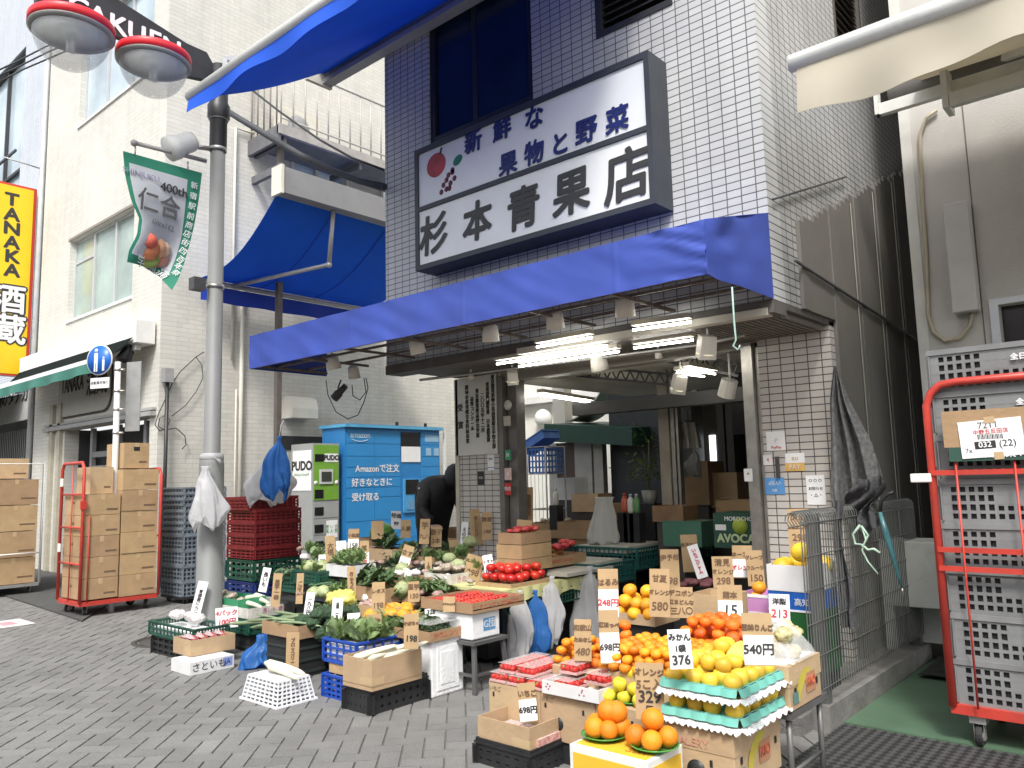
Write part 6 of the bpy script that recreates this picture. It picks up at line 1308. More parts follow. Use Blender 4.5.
for i,(dx,dy,rz) in enumerate(((.22,.20,.15),(.30,.13,-.1))):
    DAI2 = DAI if not DAI['used'] else DAI.copy()
    if DAI['used']: COL.objects.link(DAI2)
    DAI['used'] = 1; DAI2.location = (x0+dx, y0+dy, HB+.015); DAI2.rotation_euler = (0,.12,rz+.1); DAI2.scale = (.95,.75,.75); DAI2['label'] = ['burdock yellow daikon in a film bag lying on the upturned white basket','second bagged pale root hanging over the white basket edge'][i]; DAI2['category'] = 'radish'
    m = MB()
# blue bag lying left of broccoli
p = PZ(262,668,.08); t = bag(PZ(262,668,0)+Vector((-.05,.05,.26)), PZ(262,668,0)+Vector((-.0,.0,.02)), .13, BBAG, 'crumpled bright blue plastic bag left of the broccoli', 3, fold=.25, prof=[(0,1.1),(.2,1),(.5,.9),(.75,.6),(1,.45)])
# --- generic trays on the rising display -------------------------------------------------
def tray(nx, ny, lx, rx, h, mt, label, S=None, style='card', z0=None, name=None, cat='box'):
    p = SP(nx, ny) if z0 is None else PZ(nx, ny, z0)
    z0 = p.z; X0, X1_, Y0, Y1_ = p.x-max(.10, ext(p, -X1, lx)), p.x, p.y, p.y+max(.12, ext(p, Y1, rx))
    X0 = max(X0, p.x-.75); Y1_ = min(Y1_, p.y+.75)
    if style == 'card': t = obox_(X0,X1_,Y0,Y1_,z0,z0+h,mt,label)
    elif style == 'crate':
        t = crate(X0,X1_,Y0,Y1_,z0,z0+h,mt,label,nx=8,ny=8,nz=3,bar=.02,name=name or 'plastic_crate'); m = MB(); m.box(X0+.02,X1_-.02,Y0+.02,Y1_-.02,z0+.013,z0+h*.7); m.build('crate_lining', mt, t)
    elif style == 'styro': t = obox_(X0,X1_,Y0,Y1_,z0,z0+h,STYRO,label,name='foam_box',th=.022)
    return t, (X0,X1_,Y0,Y1_,z0,z0+h)
def print_on(t, b, s, mt, sz=.05, s2=None, face='X'):
    X0,X1_,Y0,Y1_,z0,z1 = b
    if face in 'XB': text(s, (X1_+.0012,(Y0+Y1_)/2,(z0+z1)/2), Y1, Z1, min(sz,(z1-z0)*.8), mt, t)
    if face in 'YB': text(s2 or s, ((X0+X1_)/2,Y0-.0012,(z0+z1)/2), X1, Z1, min(sz,(z1-z0)*.8), mt, t)
RDP = mat('carton_red_print', (.45,.10,.05), .8); WCT = mat('white_carton', (.68,.68,.68))
# broccoli heap with leeks, stands on navy and black crates
x0,x1,y0,y1 = frame_of(300,668,250,330,0)
x0b = x0
crate(x0,x1-.1,y0+.28,y1+.2,0,.20,BLKP,'low black crate under the long green leeks', nx=7, ny=7, nz=3, bar=.03)
crate(x0+.30,x1+.12,y0+.55,y1+.5,0,.22,GRNP,'dark green crate under the broccoli heap', nx=7, ny=7, nz=3, bar=.03)
b = PZ(305,640,.25)
scatter(LEEK, b.x-.75,b.x+.15,b.y-.05,b.y+.45,.24,18,'long grey green leek lying on the crates left of the broccoli','leeks beside the broccoli',rz=.35,zs=.10,cat='leek',tl=.1)
scatter(BRO, b.x-.02,b.x+.48,b.y-.10,b.y+.40,.24,15,'dark green broccoli head heaped in front of the blue baskets','broccoli heads',zs=.12,cat='broccoli')
scatter(BRO, b.x+.10,b.x+.40,b.y-.02,b.y+.30,.35,6,'broccoli head','broccoli heads',zs=.06,cat='broccoli')
for o in bpy.data.objects:
    if o.get('label') == 'broccoli head': o['label'] = 'dark green broccoli head heaped in front of the blue baskets'
# blue crate with lettuce, second blue crate below
c0 = PZ(371,716,0); cbx0, cby0 = c0.x-.275, c0.y
crate(cbx0-.40,cbx0-.03,cby0+.10,cby0+.48,0,.16,BLUEP,'bright blue crate on the paving left of the black crate', nx=7, ny=6, nz=4, bar=.016)
tb = obox_(cbx0-.36,cbx0-.03,cby0+.13,cby0+.48,.165,.24,CARD,'flat brown carton between the two blue crates')
t = crate(cbx0-.42,cbx0-.03,cby0+.12,cby0+.60,.245,.40,BLUEP,'blue mesh crate of pale green lettuce', nx=5, ny=6, nz=3, bar=.014); m = MB(); m.box(cbx0-.40,cbx0-.05,cby0+.14,cby0+.58,.26,.36); m.build('white_liner', WPL, t)
scatter(PALE, cbx0-.38,cbx0-.05,cby0+.18,cby0+.55,.36,9,'pale green lettuce bunch in the blue mesh crate','lettuce bunches',cat='lettuce',zs=.02)
scatter(BEAN, cbx0-.35,cbx0+.15,cby0+.5,cby0+.75,.42,8,'green bean sheaf behind the lettuce crate','bean sheaves by the lettuce',cat='beans')
# brown box on black crate with corn / daikon
x0,x1,y0,y1 = frame_of(371,716,345,428,0)
t = crate(x0,x1,y0,y1,0,.155,BLKP,'black crate under the open brown carton of corn', nx=6, ny=8, nz=2, bar=.04); m = MB(); m.box(x0+.015,x1-.015,y0+.015,y1-.015,.013,.14); m.build('crate_lining', BLKP, t)
x0,x1,y0,y1 = frame_of(372,692,343,422,.16)
t = obox_(x0,x1,y0,y1,.16,.355,CARDL,'open brown carton holding pale yellow roots, front of the stall', th=.007); tape_on(t,x1,y0,y1,.16,.30,x0)
m = MB(); m.box(x1+.0004,x1+.0014,y0,y1,.185,.19); m.box(x0,x1,y0-.0014,y0-.0004,.185,.19); m.build('fold_line', mat('fold_brown', (.30,.20,.11), .8), t)
for i in range(3):
    o = DAI.copy(); COL.objects.link(o); o.location = (x0+.16+.06*i, y0+.14+.09*i, .335); o.rotation_euler = (0,-.28,.75+.15*i); o.scale = (.8,.7,.7); o['label'] = ['nearest','middle','rear'][i]+' pale yellow root sticking up inside the front brown carton'; o['category'] = 'radish'
# styrofoam box on end and spinach tray
x0,x1,y0,y1 = frame_of(432,699,422,464,0)
t = thing('foam_box', 'white polystyrene box standing on end on the paving', 'box'); m = MB(); m.box(x0-.02,x1,y0,y1,0,.38); m.build('box_body', STYRO, t, .012)
m = MB(); m.box(x1+.0,x1+.006,y0+.05,y1-.05,.04,.34); m.build('raised_panel', STYRO, t, .004)
m = MB(); m.box(x1+.006,x1+.010,y0+.08,y1-.10,.08,.30); m.build('inner_panel', STYRO, t, .003)
x0,x1,y0,y1 = frame_of(430,643,419,467,.385); x0 -= .28
t = obox_(x0,x1,y0,y1,.385,.455,CARD,'shallow brown tray of grey green spinach packs on the white foam box'); print_on(t,(x0,x1,y0,y1,.385,.455),'ホウレンソウ',RDP,.05)
scatter(GREY, x0+.05,x1-.05,y0+.05,y1-.05,.435,10,'spinach pack under film in the tray on the foam box','spinach packs',cat='spinach',zs=.0,s=.5)
m = MB(); m.box(x0+.01,x1-.01,y0+.01,y1-.01,.50,.502); m.build('film', FILM, t)
# stool with white foam box and cherry tomatoes
p = PZ(472,642,.36); 
stl = thing('stool', 'dark grey metal stool under the white foam box with blue mark', 'stool'); sx1, sy0 = p.x+.02, p.y-.0
DG = mat('stool_grey', (.09,.09,.09), .5, .15)
m = MB(); m.box(sx1-.36,sx1,sy0,sy0+.36,.33,.355); m.build('seat', DG, stl)
for dx in (0,1):
    for dy in (0,1): xx, yy = sx1-.03-.30*dx, sy0+.03+.30*dy; m = MB(); m.bar((xx,yy,.33),(xx+(.03 if not dx else -.03),yy+(-.03 if not dy else .03),0), .035, .02); m.build('leg', DG, stl)
m = MB(); m.bar((sx1-.02,sy0+.02,.12),(sx1-.02,sy0+.34,.12), .02); m.bar((sx1-.33,sy0+.02,.12),(sx1-.02,sy0+.02,.12), .02); m.build('stretcher', DG, stl)
x0,x1,y0,y1 = frame_of(472,641,455,500,.36); x0 -= .22
t = thing('foam_box', 'white polystyrene box with blue square mark on the stool', 'box'); m = MB(); m.box(x0,x1,y0,y1,.36,.545); m.build('box_body', STYRO, t, .01)
m = MB(); m.box(x1+.0005,x1+.002,y0+.12,y1-.05,.41,.50); m.build('blue_mark', mat('mark_blue',(.12,.30,.55)), t); text('G団', (x1+.003,(y0+.12+y1-.05)/2,.455), Y1, Z1, .07, WPRINT, t)
ty0, ty1 = y0-.02, y0+.55; tx0, tx1 = x0-.12, x1+.03
t = obox_(tx0,tx1,ty0,ty1,.55,.625,CARD,'brown tray of small red tomatoes on the foam box with blue mark'); print_on(t,(tx0,tx1,ty0,ty1,.55,.625),'ミニトマト TOMATO',RDP,.045)
CH = proto('cherry_tomato', .017, fruitmat('cherry_red', (.50,.03,.025), .2, .2, 0, coat=.2), 'tomato', cat='tomato')
for i in range(4):
    for j in range(5):
        cx_, cy_ = tx0+.05+(tx1-tx0-.1)*i/3, ty0+.06+(ty1-ty0-.12)*j/4
        t = thing('tomato_pack', 'film covered pack of small red tomatoes in the brown tray on the foam box', 'pack', 'cherry tomato packs'); m = MB()
        for a in range(3):
            for b_ in range(3): m.lathe((cx_-.03+.03*a+jit(.004), cy_-.034+.034*b_+jit(.004), .60+jit(.004)), [(.001,-.013),(.014,-.009),(.018,0),(.014,.010),(.001,.014)], 10)
        m.build('tomatoes', mat('cherry_red', (.5,.03,.025)), t); m = MB(); m.box(cx_-.05,cx_+.05,cy_-.052,cy_+.052,.570,.578); m.build('tray', mat('clear_tray', (.6,.35,.3), .3, .1), t)
bpy.data.objects.remove(CH)
# ---- middle and rear rows (nx,ny near corner; lx,rx side columns)
def support(b, label):
    X0,X1_,Y0,Y1_,z0,z1 = b
    if z0 < .12: return
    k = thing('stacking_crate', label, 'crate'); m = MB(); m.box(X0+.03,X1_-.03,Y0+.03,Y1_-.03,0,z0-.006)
    m.build('crate_body', mat('dark_support', (.02,.022,.022), .6, .2), k)  # supports are plain near-black all over
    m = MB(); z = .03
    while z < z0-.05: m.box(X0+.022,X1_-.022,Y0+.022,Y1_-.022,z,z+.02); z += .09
    m.build('crate_rib', mat('dark_support_rib', (.03,.04,.04), .5, .2), k)
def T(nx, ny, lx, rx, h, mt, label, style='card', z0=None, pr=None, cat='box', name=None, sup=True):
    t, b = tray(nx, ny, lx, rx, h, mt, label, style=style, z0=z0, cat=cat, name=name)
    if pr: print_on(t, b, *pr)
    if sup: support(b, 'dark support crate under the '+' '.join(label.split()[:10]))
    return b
def fill(p, b, n, lab, grp, cat, dz=-.05, zs=.03, s=1.0, rz=None, mg=.04):
    scatter(p, b[0]+mg,b[1]-mg,b[2]+mg,b[3]-mg, b[5]+dz, n, lab, grp, zs=zs, s=s, rz=rz, cat=cat)
b = T(248,634,214,300,.12,DGREYP if False else GRNP,'dark green crate of white wrapped roots behind the lamp pole',style='crate',z0=.17)
b2 = (b[0]-.02,b[1],b[2],b[3],.30,.40)
t = obox_(b2[0],b2[1],b2[2],b2[3],.30,.39,mat('film_white', (.62,.60,.55), .35, .2, 14),'white film wrapped tray with pink print and pale roots',name='produce_tray'); print_on(t, b2, '長いも 青森', mat('pink_print2',(.5,.2,.25)), .05)
fill(DAI, b2, 5, 'pale beige yam lying in the white film wrapped tray', 'yams in the film tray', 'yam', dz=-.03, s=.6, rz=.1)
b = T(238,610,196,266,.09,GRN2,'green film lined tray of pale roots left of the white tray',style='card',z0=.36)
fill(MUS, b, 7, 'pale root in the green lined tray', 'roots in the green tray', 'root vegetable', s=.9)
b = T(300,592,274,312,.12,GRNP,'small dark green crate between two tall beige price cards',style='crate')
fill(GREY, b, 5, 'dusty green herb bunch in the small dark green crate', 'herbs in the small green crate', 'herb', s=.9)
b = T(318,584,292,352,.10,GRNP,'dark green crate of round green cabbages near the grey locker',style='crate',z0=.62)
fill(CAB, b, 4, 'round yellowish green cabbage near the parcel lockers', 'cabbages by the lockers', 'cabbage', s=.75); fill(PALE, b, 4, 'light green leafy bunch beside the cabbages', 'leafy bunches by the cabbages', 'greens', s=.8)
b = T(326,602,310,352,.12,mat('bluegrey_film', (.16,.19,.30), .35, .3, 18),'blue film lined basket of dark cucumbers',z0=.48)
fill(CUC, b, 9, 'dark green cucumber in the blue film lined basket', 'cucumbers', 'cucumber', rz=1.2, dz=-.02)
b = T(318,626,306,335,.11,DBLUEP,'navy crate left of the yellow bagged radishes',style='crate',z0=.36)
fill(GREY, b, 3, 'dark leafy bunch in the left navy crate', 'bunches in the left navy crate', 'greens', s=.7)
b = T(345,628,322,366,.11,DBLUEP,'navy crate under the yellow bagged radishes',style='crate',z0=.36)
fill(YPK, b, 3, 'bright yellow bag of pickled radish on the navy crate', 'yellow bags', 'pickle bag', s=.85, dz=.0, zs=.07)
b = T(372,618,352,392,.09,CARD,'brown carton of pink shallots in the middle of the stall',z0=.44,pr=('にんにく',RDP,.045))
fill(ONI, b, 8, 'pinkish bag of shallots in the brown carton', 'shallot bags', 'shallots', s=.75)
b = T(386,604,356,402,.12,CARD,'brown carton of mixed greens and yellow cabbage',z0=.52)
fill(CAB, b, 2, 'pale yellow cabbage half in the carton of greens', 'cabbage halves', 'cabbage', s=.75, dz=-.01); fill(SPIN, b, 6, 'dark green leafy bunch in the carton of mixed greens', 'greens in the carton', 'greens', s=.85, dz=-.01, zs=.05)
b = T(433,608,402,470,.08,CARD,'brown carton of green beans behind the pumpkins',z0=.50)
fill(BEAN, b, 10, 'film bag of green beans behind the pumpkins', 'bean bags', 'beans', dz=-.01, zs=.04)
b = T(398,640,346,432,.085,CARD,'brown printed carton below the pumpkin pieces',z0=.36,pr=('かぼちゃ 鹿児島',RDP,.05))
fill(ONI, (b[0],b[0]+.18,b[2],b[3],b[4],b[5]), 5, 'pink shallot bag left of the pumpkin half', 'shallots by the pumpkin', 'shallots', s=.7)
fill(PUM, (b[0]+.16,b[1]+.05,b[2],b[3]+.05,b[4],b[5]), 14, 'bright orange pumpkin piece under film', 'orange pumpkin pieces', 'pumpkin', s=.85, zs=.05, dz=.01)
c = PZ(394,613,.50); t = thing('cut_pumpkin', 'cut dark green pumpkin half showing its orange flesh', 'pumpkin'); ax = Vector((.6,-.75,.35)).normalized()
m = MB(); m.lathe(c, [(.001,0),(.035,-.006),(.07,.002),(.082,0)], 22, ax); m.build('flesh', mat('pumpkin_orange', (.8,.33,.03)), t); m = MB(); m.lathe(c, [(.082,0),(.080,-.03),(.055,-.06),(.001,-.07)], 22, ax); m.build('rind', mat('pumpkin_rind', (.015,.035,.015), .4, .2), t)
b = T(408,590,378,436,.08,CARD,'flat brown tray of white garlic bags in the middle of the stall',z0=.60)
fill(GAR, b, 8, 'white garlic bag in the flat mid stall tray', 'garlic bags mid stall', 'garlic', s=.7, dz=-.01)
b = T(352,578,326,376,.10,mat('white_carton', (.68,.68,.68)),'white carton of pale leafy greens near the blue locker corner',z0=.68)
fill(PALE, b, 7, 'pale leafy bunch in the white carton by the lockers', 'pale bunches by the lockers', 'greens', s=.8, dz=-.01)
b = T(298,640,262,330,.10,CARD,'brown tray of white long onions behind the leeks',z0=.30)
fill(LEEK, b, 9, 'whitish long onion in the brown tray behind the leeks', 'long onions in the tray', 'onion', s=.7, dz=-.01, rz=.3)
# film bags heaped between the trays, on a dark sloping display board
db = thing('display_board', 'dark sloping board on trestles carrying the middle trays of vegetables', 'display board'); m = MB()
z_ = lambda y: .42+.22*(y-3.8)-.05
m.poly([(-6.6,4.2,z_(4.2)),(-4.85,4.2,z_(4.2)),(-5.1,5.3,z_(5.3)),(-6.6,5.85,z_(5.85))], (0,0,-.02)); m.build('board', mat('dark_support', (.02,.022,.022)), db)
for xx in (-6.5,-5.2):
    for yy in (4.3,5.15): m = MB(); m.box(xx-.02,xx+.02,yy-.02,yy+.02,0,z_(yy)-.021); m.build('leg', BLKP, db)
kk = ((PALE,'greens'),(BEAN,'beans'),(MUS,'mushrooms'),(ONI,'shallots'),(MUS,'mushrooms'),(GREY,'herb'),(ONI,'shallots'),(CAB,'cabbage'),(PALE,'greens'),(GAR,'garlic'))
nmz = {'greens':'leafy film bag of greens','beans':'film bag of green beans','mushrooms':'small pack of mushrooms','herb':'grey green herb bunch','shallots':'pinkish shallot bag','cabbage':'small pale cabbage','garlic':'white garlic bag'}
for py in range(551,606,8):
    for px in range(304,474,11):
        if px > 440 and py > 590: continue
        q = SP(px+jit(4), py+jit(3)); o, ct_ = kk[random.randrange(len(kk))]
        scatter(o, q.x-.02,q.x+.02,q.y-.02,q.y+.02,q.z-.02,1,nmz[ct_]+' wedged between the trays in the middle of the stall','loose produce between the trays',zs=.035,s=.8,cat=ct_)
# rear rows
b = T(372,548,356,394,.10,CARD,'far left brown carton with a green watermelon',z0=.80)
m = veg_round('watermelon', mat('melon_green', (.09,.22,.04), .35, .35, 12), .14, .03, 2, .85); tag(m, 'large green melon behind the grey green board', 'melon'); m.location = ((b[0]+b[1])/2, (b[2]+b[3])/2+.1, b[4]+.02)
b = T(392,562,366,412,.12,CARDL,'beige paper lined carton at the back of the stall',z0=.72)
fill(SPIN, b, 5, 'dark leafy bunch at the back beside the white card', 'dark bunches at the back', 'greens', s=.8, dz=0)
b = T(412,580,392,428,.17,CARD,'deep brown carton behind the slanted price card',z0=.56)
fill(PUR, b, 5, 'dark aubergine coloured root in the deep carton', 'dark roots', 'root vegetable', s=.8, dz=-.04)
b = T(434,569,402,470,.11,CARD,'brown carton of purple sweet potatoes',z0=.66)
fill(PUR, b, 14, 'purple brown sweet potato in the rear carton', 'sweet potatoes', 'sweet potato', s=.8, dz=-.03, zs=.04)
b = T(450,588,424,478,.11,mat('film_white', (.62,.60,.55)),'white film wrapped carton of mushrooms',z0=.60,pr=('きのこ',mat('pink_print2',(.5,.2,.25)),.06))
fill(MUS, b, 10, 'film wrapped mushroom pack in the white carton', 'mushroom packs left', 'mushrooms', s=.85, dz=-.01)
b = T(478,584,452,512,.11,mat('white_carton', (.68,.68,.68)),'white printed carton of brown mushrooms',z0=.60,pr=('ぶなしめじ',BLUEINK,.05))
fill(MUS, b, 14, 'brown mushroom pack in the white printed carton', 'mushroom packs right', 'mushrooms', s=.9, dz=-.02, zs=.05)
b = T(446,545,420,486,.17,CARD,'tall open brown carton before the padded coat',z0=.74)
b = T(522,572,497,552,.10,CARD,'lower brown carton of the pair behind the tomatoes',z0=.72)
T(474,552,448,506,.13,CARD,'brown carton between the padded coat and the tall pillar card',z0=.76)
bb = T(560,533,524,588,.11,CARD,'brown carton below the wire rack beside the upright brown cards',z0=.84)
fill(MUS, bb, 6, 'beige bag in the carton below the wire rack', 'beige bags below the rack', 'bag', s=.9, dz=-.02)
bq = (b[0],b[1],b[2],b[3],b[5]+.004,b[5]+.12); t = obox_(*bq,CARD,'upper brown carton of the pair behind the tomatoes')
bq2 = (b[0]+.02,b[1],b[2],b[3],b[5]+.126,b[5]+.22); t = obox_(*bq2,CARD,'topmost brown carton with red netted sweets behind the tomatoes')
fill(RPK, bq2, 9, 'red and white wrapped pack on the topmost carton', 'red packs on the top carton', 'pack', s=.8, dz=-.02)
# long tray with dried snacks and red pepper bags
bl_ = T(536,570,505,592,.09,CARD,'long brown tray of dried foods and red bags along the counter',z0=.70,pr=('EXPORT CARTON',RDP,.04))
fill(CHP, bl_, 9, 'film bag of brown dried food in the long tray', 'dried food bags', 'snack bag', s=.8, dz=-.04)
fill(RPK, (bl_[1]-.28,bl_[1]-.02,bl_[2]+.35,bl_[3],bl_[4],bl_[5]), 6, 'bright red net bag on the long tray', 'red net bags', 'net bag', s=1.1, dz=0, zs=.07)
bg_ = T(600,540,540,618,.09,CARD,'brown wooden looking box left of the standing white bag',z0=.80)
# tomatoes on the counter front
tp = PZ(514,583,.66)
pile(TM, tp.x-.34, tp.x+.02, tp.y-.06, tp.y+.42, .665, 2, 'large ripe red tomato on the yellow cloth', 'large tomatoes', jitv=.1)
b = (tp.x-.36,tp.x+.04,tp.y-.08,tp.y+.44,.62,.66); t = obox_(*b,CARD,'shallow brown tray under the large red tomatoes')
# main counter: yellow cloth over crates, white boards, dark green crates, steel legs
ctr = PZ(503,590,.63); CX1, CY0 = ctr.x, ctr.y; CYe = CY0+ext(ctr, Y1, 596)
tb = thing('display_table', 'yellow cloth covered table with green mesh crate front', 'table')
m = MB(); m.box(CX1-.9, CX1, CY0, CYe, .60, .625); m.build('table_top', mat('yellow_cloth', (.56,.56,.27), .8, .12, 8, .2), tb)
m = MB(); m.sheet(lambda u,v: (CX1+.012+.006*sin(u*60), CY0+(CYe-CY0)*u*.98, .625-.11*v-.02*sin(u*16)*v), 60, 4, .004); m.build('cloth_edge', mat('yellow_cloth', (.5,.5,.2)), tb)
m = MB(); grille(m, (CX1+.004, CY0+.02, .44), Y1, Z1, X1, CYe-CY0-.04, .12, 30, 2, .007, .01); m.build('mesh_front', GRNP, tb)
for yy in (CY0+.05, CYe-.06):
    for xx in (CX1-.06, CX1-.85): m = MB(); m.box(xx-.02,xx+.02,yy-.02,yy+.02,0,.599); m.build('leg', BLKP, tb)
m = MB(); m.box(CX1-.88, CX1-.25, CY0+.08, CYe-.05, .05, .40); o = m.build('storage_crate', BLKP); tag(o, 'dark crates stored in shadow below the yellow cloth table', 'crate')
ab = thing('counter_board', 'white and grey board lying at the end of the yellow cloth table', 'board'); q = PZ(590,552,.70)
m = MB(); m.obox(Vector((CX1-.12, CYe-.15, .665)), Y1, X1, Z1, .7, .35, .03); m.build('board', mat('counter_grey', (.50,.48,.42), .6, .1), ab)
g0 = PZ(596,575,.62)
crs = [(CYe+.03, CYe+.62, .52, .70), (CYe+.66, CYe+1.45, .60, .80), (CYe+1.5, CYe+2.2, .60, .80)]
for k, (ya_, yb_, za, zb) in enumerate(crs):
    crate(CX1-.75, CX1+.02, ya_, yb_, za, zb, TEALP, ['nearest','middle','farthest'][k]+' dark teal crate along the shop counter', nx=14, ny=16, nz=3, bar=.012)
    t = thing('counter_table', ['nearest','middle','farthest'][k]+' black framed table under a teal crate in the shop', 'table')
    m = MB(); m.box(CX1-.74, CX1+.0, ya_, yb_, za-.03, za-.004); m.build('table_top', BLKP, t)
    for xx in (CX1-.05, CX1-.7):
        for yy in (ya_+.04, yb_-.04): m = MB(); m.box(xx-.015,xx+.015,yy-.015,yy+.015,0,za-.031); m.build('leg', DSTEEL, t)
    m = MB(); m.box(CX1-.70,CX1-.1,ya_+.03,yb_-.03,zb-.06,zb+.005); o = m.build('counter_sheet', mat('counter_grey', (.5,.48,.42))); tag(o, 'pale sheet lying in the %s teal crate' % ['nearest','middle','farthest'][k], 'sheet')
# bags hanging at the counter
hz = .60
def hb(px, py0, py1, w, mt, lab, sd, Y=None, fl=.30, fold=.13):
    a = PX(px, py0, CX1+.06); b_ = PX(px-1, py1, CX1+.07); s = pxm(a); return bag(a, b_, w*s, mt, lab, sd, flat=fl, fold=fold, prof=[(0,.75),(.06,.98),(.3,1.05),(.5,.9),(.68,.72),(.80,.55),(.88,.2),(.93,.12),(1,.2)])
hb(521,590,655,11,WBAG,'white plastic bag hanging leftmost at the counter edge',1)
hb(536,590,654,12,BBAG,'blue plastic bag hanging beside the leftmost white bag',4,fold=.25)
hb(552,576,640,12,WBAG,'narrow white plastic bag hanging in the middle of the counter',7)
hb(590,566,640,15,WBAG,'largest white plastic bag hanging at the right counter end',9)
# ---- things standing in the shop
wbg = PZ(604,545,.80); s = pxm(wbg)
bag(PY(604,497,wbg.y), PY(603,543,wbg.y), 15*s, mat('grey_white_bag', (.50,.50,.47), .45, .05, 8, trans=.15), 'greyish white carrier bag standing on the shop counter', 6, wb=.3, fold=.07, prof=[(0,1),(.1,1.05),(.4,.9),(.75,.62),(.9,.5),(1,.55)])
jg = thing('jug', 'white plastic jug with handle on the shop counter', 'jug'); p = PZ(648,521,.86)
s = pxm(p); m = MB(); m.lathe(p, [(0,0),(9*s,0),(9.5*s,.02),(8*s,15*s),(8.4*s,15.5*s),(7.6*s,15.5*s),(8.5*s,.03),(0,.02)], 20); m.build('body', mat('jug_white', (.55,.54,.50), .4, .05), jg)
r_ = RT.copy(); r_.z = 0; r_.normalize(); m = MB(); m.tube([p+r_*8*s+Z1*14*s, p+r_*14*s+Z1*13*s, p+r_*14*s+Z1*5*s, p+r_*9*s+Z1*3*s], .012, 6); m.build('handle', mat('jug_white', (.55,.54,.5)), jg)
for (px,py,z,w,d,h,mt_,lb,ct_) in ((560,508,.85,.5,.35,.14,CARD,'brown carton on the counter left of the standing bag','box'),(640,535,.80,.6,.3,.07,mat('wood_board',(.22,.13,.07),.5,.2),'brown wooden tray under the white jug','tray'),(625,470+40,.9,.28,.3,.55,mat('brown_cabinet',(.10,.07,.055),.5,.15),'brown cabinet behind the standing white bag','cabinet'),(652,505,.75,.42,.35,.55,BLKP,'black cash machine beside the plant','cash register'),(700,540,.0,.9,.5,.66,mat('dark_counter',(.03,.035,.035),.5),'low dark counter under the green crates at the right','counter')):
    p = PZ(px,py,z); t = thing({'box':'cardboard_box','tray':'wooden_tray','cabinet':'cabinet','cash register':'cash_register','counter':'counter'}[ct_], lb, ct_); m = MB(); m.box(p.x-w/2,p.x+w/2,p.y,p.y+d,max(0,z),z+h); m.build('body', mt_, t, .006)
    m = MB(); m.box(p.x-w/2+.03,p.x+w/2-.03,p.y-.004,p.y-.001,z+h*.55,z+h*.9); m.build('front_panel', DGREYP if ct_ != 'tray' else CARD, t)
pl = thing('potted_plant', 'leafy green potted plant beside the inner beige post', 'plant'); p = PZ(650,505,1.22) if False else PY(650,500,7.6)
m = MB(); m.lathe((p.x,p.y,1.2), [(0,0),(.07,0),(.09,.14),(0,.14)], 14); m.build('pot', mat('pot_grey',(.3,.3,.28)), pl)
m = MB(); rs = random.Random(5)
for i in range(170):
    c = Vector((p.x+rs.gauss(0,.13), p.y+rs.gauss(0,.13), 1.45+abs(rs.gauss(0,.28)))); d = Vector((rs.uniform(-1,1),rs.uniform(-1,1),rs.uniform(-.5,.6))).normalized(); sd_ = d.cross(Z1).normalized()
    m.add([c-d*.045, c+sd_*.02, c+d*.045, c-sd_*.02], [(0,1,2,3)])
m.build('leaves', leafmat('plant_green', (.12,.20,.05), .4, .3), pl); m = MB(); m.tube([(p.x,p.y,1.3),(p.x+.02,p.y,1.9)], .01, 6); m.tube([(p.x,p.y,1.3),(p.x-.08,p.y+.05,1.75)], .008, 6); m.build('stem', mat('plant_stem',(.1,.12,.05)), pl)
m = MB(); m.box(p.x-.12,p.x+.12,p.y-.12,p.y+.12,0,1.2); o = m.build('plant_stand', BLKP); tag(o, 'dark square stand under the leafy potted plant', 'stand')
sh = thing('hanging_shirt', 'white work shirt hanging from the dark beam inside the shop', 'shirt'); a = PY(688,420,7.6); s = pxm(a)
m = MB(); rt = RT.copy(); rt.z = 0; rt.normalize(); dp = Z1.cross(rt)
m.sheet(lambda u,v: a+rt*((-9+ (18+4*v)*u)*s)-Z1*(28*v*s)-Z1*(5*abs(u-.5)*2*(1-v)*s)+dp*(.04*sin(u*14)+.02*sin(u*31)*v), 24, 12, .01); m.build('cloth', mat('shirt_grey', (.42,.41,.37), .8, .08), sh)
m = MB(); m.tube([a+Z1*.1, a+Z1*.02], .006, 5); m.tube([a-rt*9*s-Z1*5*s, a, a+rt*9*s-Z1*5*s], .008, 5); m.build('hanger', BLKP, sh)
bag(PY(693,449,7.6), PY(694,475,7.6), 8*s, mat('grey_film', (.3,.3,.29), .3, .1, 8, trans=.3), 'translucent bag hanging below the white shirt', 3)
gb = PZ(748,552,.72) if False else PY(752,550,6.35); 
t = thing('green_carton', 'dark green fruit carton with round green picture by the steel post', 'box'); gx_1 = PY(752,500,6.45).x; gx_0 = PY(712,500,6.45).x; gz0, gz1 = PY(730,548,6.45).z, PY(730,513,6.45).z
m = MB(); m.box(gx_0, gx_1+.12, 6.45, 6.85, gz0, gz1); m.build('carton', mat('avocado_green', (.02,.075,.05), .6, .08), t)
text('AVOCA', ((gx_0+gx_1)/2+.02, 6.447, gz0+.08), X1, Z1, .10, mat('pale_green_print',(.5,.6,.35)), t, bold=.004); text('MOROCHO', (gx_0+.24, 6.447, gz1-.05), X1, Z1, .05, WPRINT, t, bold=.001)
m = MB(); m.box(gx_0+.02,gx_0+.12,6.444,6.449,gz0+.15,gz1-.1); m.build('white_patch', PAPER, t); m = MB(); m.lathe((gx_0+.25,6.449,gz0+.19), [(0,0),(.07,0),(.07,.003),(0,.003)], 16, (0,-1,0)); m.build('avocado_picture', mat('lime_print',(.35,.45,.05)), t)
